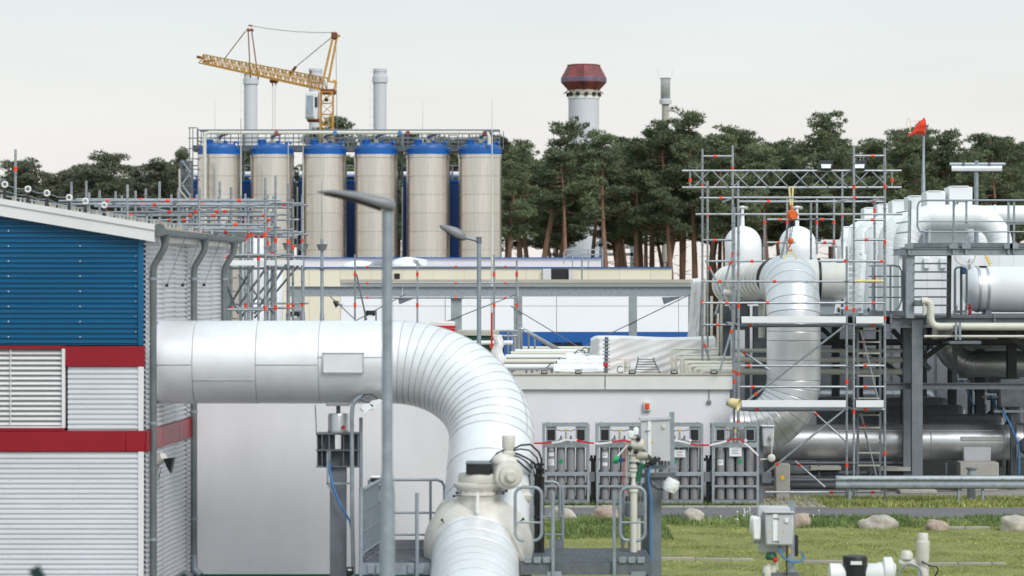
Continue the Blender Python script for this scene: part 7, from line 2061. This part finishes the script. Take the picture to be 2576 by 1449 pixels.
# ================================================================ CRANE
CDp = 262.0
cn = thing('tower_crane', 'small yellow tower crane with raised jib above the silos', 'crane', (QX(822, CDp), CDp, 0))
def lattice(par, name, a, b, wa, wb, n, m, rch=.06, rlc=.035, updir=(0, 0, 1), tri=False):
    a = V(a); b = V(b); t = (b - a).normalized(); up = V(updir)
    s = t.cross(up).normalized(); u = s.cross(t).normalized()
    def corners(k):
        w = wa + (wb - wa) * k; c = a.lerp(b, k)
        if tri: return [c + u * w * .5, c - u * w * .5 + s * w * .5, c - u * w * .5 - s * w * .5]
        return [c + (s * sx + u * sy) * w / 2 for sx, sy in ((-1, -1), (1, -1), (1, 1), (-1, 1))]
    nc_ = 3 if tri else 4
    c0, c1 = corners(0), corners(1)
    for q in range(nc_):
        ob(name + '_chord', MB().beam(c0[q], c1[q], rch, rch), m, par, 0)
    mb = MB()
    for i in range(n):
        k0, k1 = corners(i / n), corners((i + 1) / n)
        for q in range(nc_):
            p = (q + 1) % nc_
            mb.beam(k0[q], k1[p], rlc, rlc); mb.beam(k1[q], k0[p], rlc, rlc) if i % 2 else None
            mb.beam(k1[q], k1[p], rlc, rlc)
    ob(name + '_lacing', mb, m, par, 0, 'stuff')
lattice(cn, 'mast', (QX(822, CDp), CDp, 0), Q(822, 232, CDp), 1.15, 1.15, 22, 'crane_yellow', .12, .06, (0, 1, 0))
jt = Q(510, 148, CDp + 14); jr = Q(822, 212, CDp)
lattice(cn, 'jib', jr, jt, 1.15, .85, 34, 'crane_yellow', .11, .055, (0, 0, 1), True)
ob('jib_nose', MB().beam(Q(512, 147, CDp + 14), Q(497, 143, CDp + 14.4), .3, .25), 'crane_rust', cn)
ob('jib_nose', MB().beam(Q(512, 155, CDp + 13.8), Q(538, 152, CDp + 13.4), .25, .2), 'crane_rust', cn)
A1, A2 = Q(627, 66, CDp + 9), Q(843, 88, CDp)
for x0, x1 in ((624, 630), (634, 650)):
    ob('strut', MB().beam(Q(x0 if x0 < 630 else 632, 70, CDp + 9), Q(x1, 196 if x1 < 640 else 200, CDp + 8.5), .11, .11), 'crane_rust', cn, 0)
ob('strut_head', MB().beam(Q(620, 76, CDp + 9), Q(638, 76, CDp + 9), .2, .22), 'crane_rust', cn)
ob('strut_head', MB().beam(Q(625, 64, CDp + 9), Q(636, 65, CDp + 9), .16, .14), 'crane_rust', cn)
ob('pendant', MB().cyl(Q(618, 78, CDp + 9), Q(566, 146, CDp + 11.5), .055, 6), 'crane_yellow', cn)
for (x0, y0, x1, y1) in ((838, 90, 812, 200), (848, 90, 826, 200)):
    ob('apex_leg', MB().beam(Q(x0, y0, CDp), Q(x1, y1 + 5, CDp), .2, .2), 'crane_yellow', cn, 0)
    ob('apex_leg', MB().beam(Q(x0, y0, CDp + .9), Q(x1, y1 + 5, CDp + .9), .2, .2), 'crane_yellow', cn, 0)
ob('apex_head', MB().bbox(Q(833, 98, CDp - .2), Q(850, 83, CDp + 1.0), .1), 'crane_rust', cn)
ob('apex_head', MB().bbox(Q(846, 92, CDp), Q(856, 88, CDp + .6), .04), 'crane_yellow', cn)
ca = [Q(638, 66, CDp + 9), Q(680, 73, CDp + 7.2), Q(740, 79.5, CDp + 4.5), Q(800, 82, CDp + 1.8), Q(836, 82, CDp)]
ob('guy_line', MB().tube(ca, .03, 5), 'galv_dark', cn)
ob('guy_line', MB().cyl(Q(834, 94, CDp), Q(744, 168, CDp + 4), .04, 5), 'galv_dark', cn)
ob('guy_line', MB().cyl(Q(845, 100, CDp + .6), Q(848, 330, CDp + .6), .03, 5), 'galv', cn)
ob('jib_bracket', MB().beam(Q(744, 168, CDp + 4), Q(728, 190, CDp + 4.4), .2, .2), 'crane_rust', cn)
ob('jib_bracket', MB().beam(Q(782, 178, CDp + 2), Q(780, 192, CDp + 2), .15, .15), 'crane_rust', cn)
ob('trolley', MB().bbox(Q(678, 208, CDp + 6.4), Q(700, 201, CDp + 7.2), .06), 'crane_rust', cn)
ob('trolley_hook', MB().beam(Q(686, 206, CDp + 6.6), Q(686, 217, CDp + 6.6), .1, .1).beam(Q(693, 206, CDp + 6.6), Q(694, 215, CDp + 6.6), .1, .1), 'crane_rust', cn)
for x in (686, 692):
    ob('hoist_rope', MB().cyl(Q(x, 216, CDp + 6.6), V((QX(x, CDp + 6.6), CDp + 6.6, 3)), .018, 4), 'galv', cn)
ob('slewing_frame', MB().bbox(Q(806, 236, CDp - .6), Q(846, 226, CDp + .8), .08), 'crane_rust', cn)
ob('counter_frame', MB().beam(Q(838, 205, CDp), Q(846, 206, CDp), .3, .3).beam(Q(846, 206, CDp), Q(840, 228, CDp), .2, .2).beam(Q(826, 205, CDp), Q(846, 207, CDp), .15, .15), 'crane_yellow', cn, 0)
ob('counter_box', MB().bbox(Q(816, 254, CDp - .5), Q(826, 247, CDp + .4), .05), 'black', cn)
cbn = ob('cab', MB().bbox(Q(768, 300, CDp - .9), Q(803, 234, CDp + .9), .08), 'tape_white', cn)
ob('cab_window', MB().bbox(Q(771, 288, CDp - .96), Q(788, 240, CDp - .88), .02), 'glass_pale', cbn)
ob('cab_window', MB().bbox(Q(792, 270, CDp - .96), Q(799, 244, CDp - .88), .02), 'glass_dark', cbn)
for y in (292, 297):
    ob('cab_rail', MB().beam(Q(769, y, CDp - 1.0), Q(790, y, CDp - 1.0), .06, .06), 'steel_paint', cbn)
ob('cab_base', MB().bbox(Q(772, 306, CDp - .6), Q(810, 300, CDp + .6), .06), 'crane_rust', cbn)
# very thin rods on the silos
for x, yt, k in ((541, 252, 0), (1064, 252, 1)):
    t = thing('lightning_rod', ['hair-thin lightning rod above the first silo', 'hair-thin lightning rod above the fifth silo'][k], 'lightning rod', (QX(x, SD + 2.2), SD + 2.2, 0), 'lightning rods at the silos')
    ob('rod', MB().tube([V((QX(x, SD + 2.2), SD + 2.2, 0)), Q(x, 330, SD + 2.2), Q(x, yt, SD + 2.2)], [.08, .05, .02], 5), 'tape_white', t)

# ================================================================ PINE TREES
def pine_proto(seed, H, dens, R, lean, crown0, m='pine'):
    r = random.Random(seed)
    tr = MB(); pts = []; rs = []
    bx_, by_ = r.uniform(-1, 1) * lean, r.uniform(-1, 1) * lean
    ph = r.uniform(0, 6)
    def axis(t): return V((bx_ * t * t * 2 + .25 * math.sin(t * 6 + ph) * t, by_ * t * t * 2 + .25 * math.cos(t * 5 + ph) * t, H * t))
    for i in range(13):
        t = i / 12
        pts.append(axis(t)); rs.append(.30 * (1 - t) ** .7 + .035)
    tr.tube(pts, rs, 8)
    rr = np.random.default_rng(seed)
    tufts = []
    nb = int(58 * dens)
    for b in range(nb):
        t = crown0 + (1 - crown0) * ((b + r.random()) / nb)
        base = axis(min(t, .985)); az = r.uniform(0, 6.283)
        k = (t - crown0) / (1 - crown0)
        reach = R * (.42 + .75 * math.sin(min(1, k * 1.05 + .22) * math.pi * .92)) * r.uniform(.55, 1.12)
        reach = max(reach, .35)
        rise = reach * r.uniform(.10, .45) * (.4 + k)
        tip = base + V((math.cos(az) * reach, math.sin(az) * reach, rise))
        mid = base.lerp(tip, .5) + V((0, 0, -.12 * reach))
        tr.tube([base, mid, tip], [.075 * (1.2 - t * .7), .05 * (1.2 - t * .7), .018], 5)
        nc_ = 2 + int(reach / 1.0)
        for c in range(nc_):
            f = .38 + .62 * (c + r.random() * .6) / nc_
            ctr = base.lerp(tip, min(f, 1.02)) + V((r.gauss(0, .28), r.gauss(0, .28), r.uniform(-.05, .3)))
            tufts.append((ctr, r.uniform(.42, .85) * (.8 + .25 * (1 - k)), r.uniform(.26, .46)))
    for _ in range(4):
        a = axis(r.uniform(.94, 1.0)); tufts.append((a + V((r.gauss(0, .2), r.gauss(0, .2), .1)), .5, .4))
    # a few dead lower limbs
    for _ in range(5):
        t = r.uniform(crown0 * .6, crown0); base = axis(t); az = r.uniform(0, 6.283); L_ = r.uniform(.6, 1.8)
        tr.tube([base, base + V((math.cos(az) * L_ * .5, math.sin(az) * L_ * .5, .1)), base + V((math.cos(az) * L_, math.sin(az) * L_, r.uniform(-.2, .5)))], [.045, .03, .01], 4)
    vs = []
    for ctr, rad_, flat in tufts:
        n = int(120 * (rad_ ** 1.5))
        d = rr.normal(size=(n, 3)); d /= np.linalg.norm(d, axis=1)[:, None]
        q = rr.uniform(.35, 1, n) ** .6
        p = d * q[:, None] * np.array([rad_, rad_, rad_ * flat]) + np.array(ctr)
        dirv = d + np.array([0, 0, .55]) + rr.normal(0, .4, (n, 3)); dirv /= np.linalg.norm(dirv, axis=1)[:, None]
        for s_ in range(2):
            L_ = rr.uniform(.13, .28, n)[:, None]; w = rr.normal(size=(n, 3)); w -= dirv * (w * dirv).sum(1)[:, None]; w /= np.linalg.norm(w, axis=1)[:, None]
            wd2 = rr.uniform(.035, .08, n)[:, None]
            dd = dirv + rr.normal(0, .35, (n, 3))
            tri = np.stack([p - w * wd2, p + w * wd2, p + dd * L_], 1)
            vs.append(tri.reshape(-1, 3))
    vs = np.concatenate(vs); n = len(vs) // 3
    me = bpy.data.meshes.new('crown')
    me.vertices.add(n * 3); me.vertices.foreach_set('co', vs.ravel())
    me.loops.add(n * 3); me.loops.foreach_set('vertex_index', np.arange(n * 3))
    me.polygons.add(n); me.polygons.foreach_set('loop_start', np.arange(n) * 3)
    me.update(); me.materials.append(MATS[m])
    tm = bpy.data.meshes.new('trunk'); tm.from_pydata([tuple(v) for v in tr.v], [], tr.f); tm.update()
    tm.polygons.foreach_set('use_smooth', [True] * len(tm.polygons)); tm.materials.append(MATS['bark'])
    return tm, me, H
PROT = [pine_proto(100 + i, 20.0, d, R, l, c0) for i, (d, R, l, c0) in enumerate(((1.0, 2.7, .6, .54), (1.1, 3.1, .9, .50), (.9, 2.5, 1.2, .58), (1.1, 2.8, .5, .48), (.8, 2.5, 1.5, .60), (1.2, 3.3, .7, .52)))]
PROT_HIGH = [pine_proto(150 + i, 20.0, .55, 2.4, .9, .74) for i in range(2)]
PROF = [pine_proto(200 + i, 16.0, 1.8, R, .4, .18, 'pine_far') for i, R in enumerate((3.6, 3.0))]
def pine(x, yt, D, k, label, group, prot=None, wide=1.0):
    tm, me, H = (prot or PROT)[k % len(prot or PROT)]
    zt = QZ(yt, D); s = zt / (H + .35)
    t = thing('pine_tree', label, 'tree', (QX(x, D), D, 0), group)
    t.rotation_euler = (0, 0, rng.uniform(0, 6.28)); t.scale = (s * wide, s * wide, s)
    for n_, m_ in (('trunk', tm), ('crown', me)):
        o = bpy.data.objects.new(n_, m_); COL.objects.link(o); o.parent = t
front = [(1282, 372, 236), (1312, 352, 250), (1352, 306, 240), (1392, 362, 252), (1430, 378, 238), (1486, 380, 246), (1528, 332, 238), (1570, 372, 250), (1598, 352, 240), (1640, 308, 244), (1690, 330, 238), (1748, 286, 240), (1786, 334, 250), (1826, 338, 238), (1892, 322, 242), (1936, 368, 236), (1984, 376, 244), (2046, 290, 240), (2088, 330, 252), (2122, 372, 238),
         (2165, 350, 246), (2212, 340, 238), (2262, 326, 242), (2305, 318, 250), (2352, 342, 240), (2398, 338, 246), (2428, 386, 238), (2470, 366, 250), (2512, 344, 240), (2562, 346, 246)]
ordn = ['first', 'second', 'third', 'fourth', 'fifth', 'sixth', 'seventh', 'eighth', 'ninth', 'tenth', 'eleventh', 'twelfth', 'thirteenth', 'fourteenth', 'fifteenth', 'sixteenth', 'seventeenth', 'eighteenth', 'nineteenth', 'twentieth', 'twenty-first', 'twenty-second', 'twenty-third', 'twenty-fourth', 'twenty-fifth', 'twenty-sixth', 'twenty-seventh', 'twenty-eighth', 'twenty-ninth', 'thirtieth']
for i, (x, y, D) in enumerate(front):
    kd = 'tall' if y < 325 else ('low' if y > 360 else 'mid-height')
    pine(x, y, D, i * 5 + (i // 3), '%s pine, %s of the front row counted from the silos to the right' % (kd, ordn[i]), 'front row of pines', PROT_HIGH if 1420 < x < 1500 else None)
for i in range(30):
    x = 1268 + i * 46 + rng.uniform(-14, 14)
    if 1420 < x < 1522: x += -62 if x < 1468 else 62
    pine(x, 392 + rng.uniform(-18, 30), 268 + rng.uniform(-8, 22), i * 3 + 1, 'pine in the dense back row, %s counted from the silos rightwards' % ordn[i], 'back row of pines')
for i, (x, y) in enumerate(((1330, 372), (1405, 392), (1550, 372), (1612, 352), (1668, 345), (1715, 338), (1802, 352), (1858, 356), (1915, 352), (1960, 368), (2010, 352), (2140, 366), (2190, 368), (2238, 358), (2285, 352), (2330, 356), (2375, 372), (2450, 392), (2490, 378), (2535, 366))):
    pine(x, y, 258 + (i % 4) * 2.5, i * 5 + 2, 'pine of the middle row filling a gap between front pines, %s from the silos' % ordn[i], 'middle row of pines', None, 1.1)
for i, (x, y) in enumerate(((850, 293), (806, 330), (915, 352), (975, 345), (1010, 340), (1090, 352), (1152, 348), (1195, 345), (1235, 352), (640, 372), (1140, 400), (1000, 420), (880, 400), (740, 420))):
    pine(x, y, 285 + (i % 3) * 8, i * 2 + 3, ['tall pine top right of the crane mast', 'pine top left of the crane mast', 'pine top between crane and right white chimney', 'pine top below the right white chimney', 'pine top over the gap of the fourth and fifth silo', 'pine top seen over the fifth silo', 'pine top left of the last silo', 'pine top behind the last silo', 'pine top at the right end of the silo walkway', 'low pine behind the left white chimney', 'low pine seen between the last two silos', 'low pine seen between the fourth and fifth silo', 'low pine seen between the third and fourth silo', 'low pine seen between the second and third silo'][i], 'pines behind the silos')
left = [(22, 418, 330), (66, 408, 340), (118, 436, 330), (180, 428, 345), (232, 420, 335), (278, 392, 330), (322, 418, 345), (388, 410, 335), (428, 446, 345), (466, 382, 330), (505, 440, 340)]
for i, (x, y, D) in enumerate(left):
    pine(x, y, D, i, 'round topped far tree above the hall roof, %s from the left' % ordn[i], 'far trees above the hall', PROF, 1.1 if i != 9 else .6)
for i in range(12):
    pine(i * 44 + 5, 462 + rng.uniform(-12, 10), 352 + rng.uniform(0, 14), i, 'low far tree of the back row above the hall roof, %s from the left' % ordn[i], 'far back trees above the hall', PROF, 1.25)
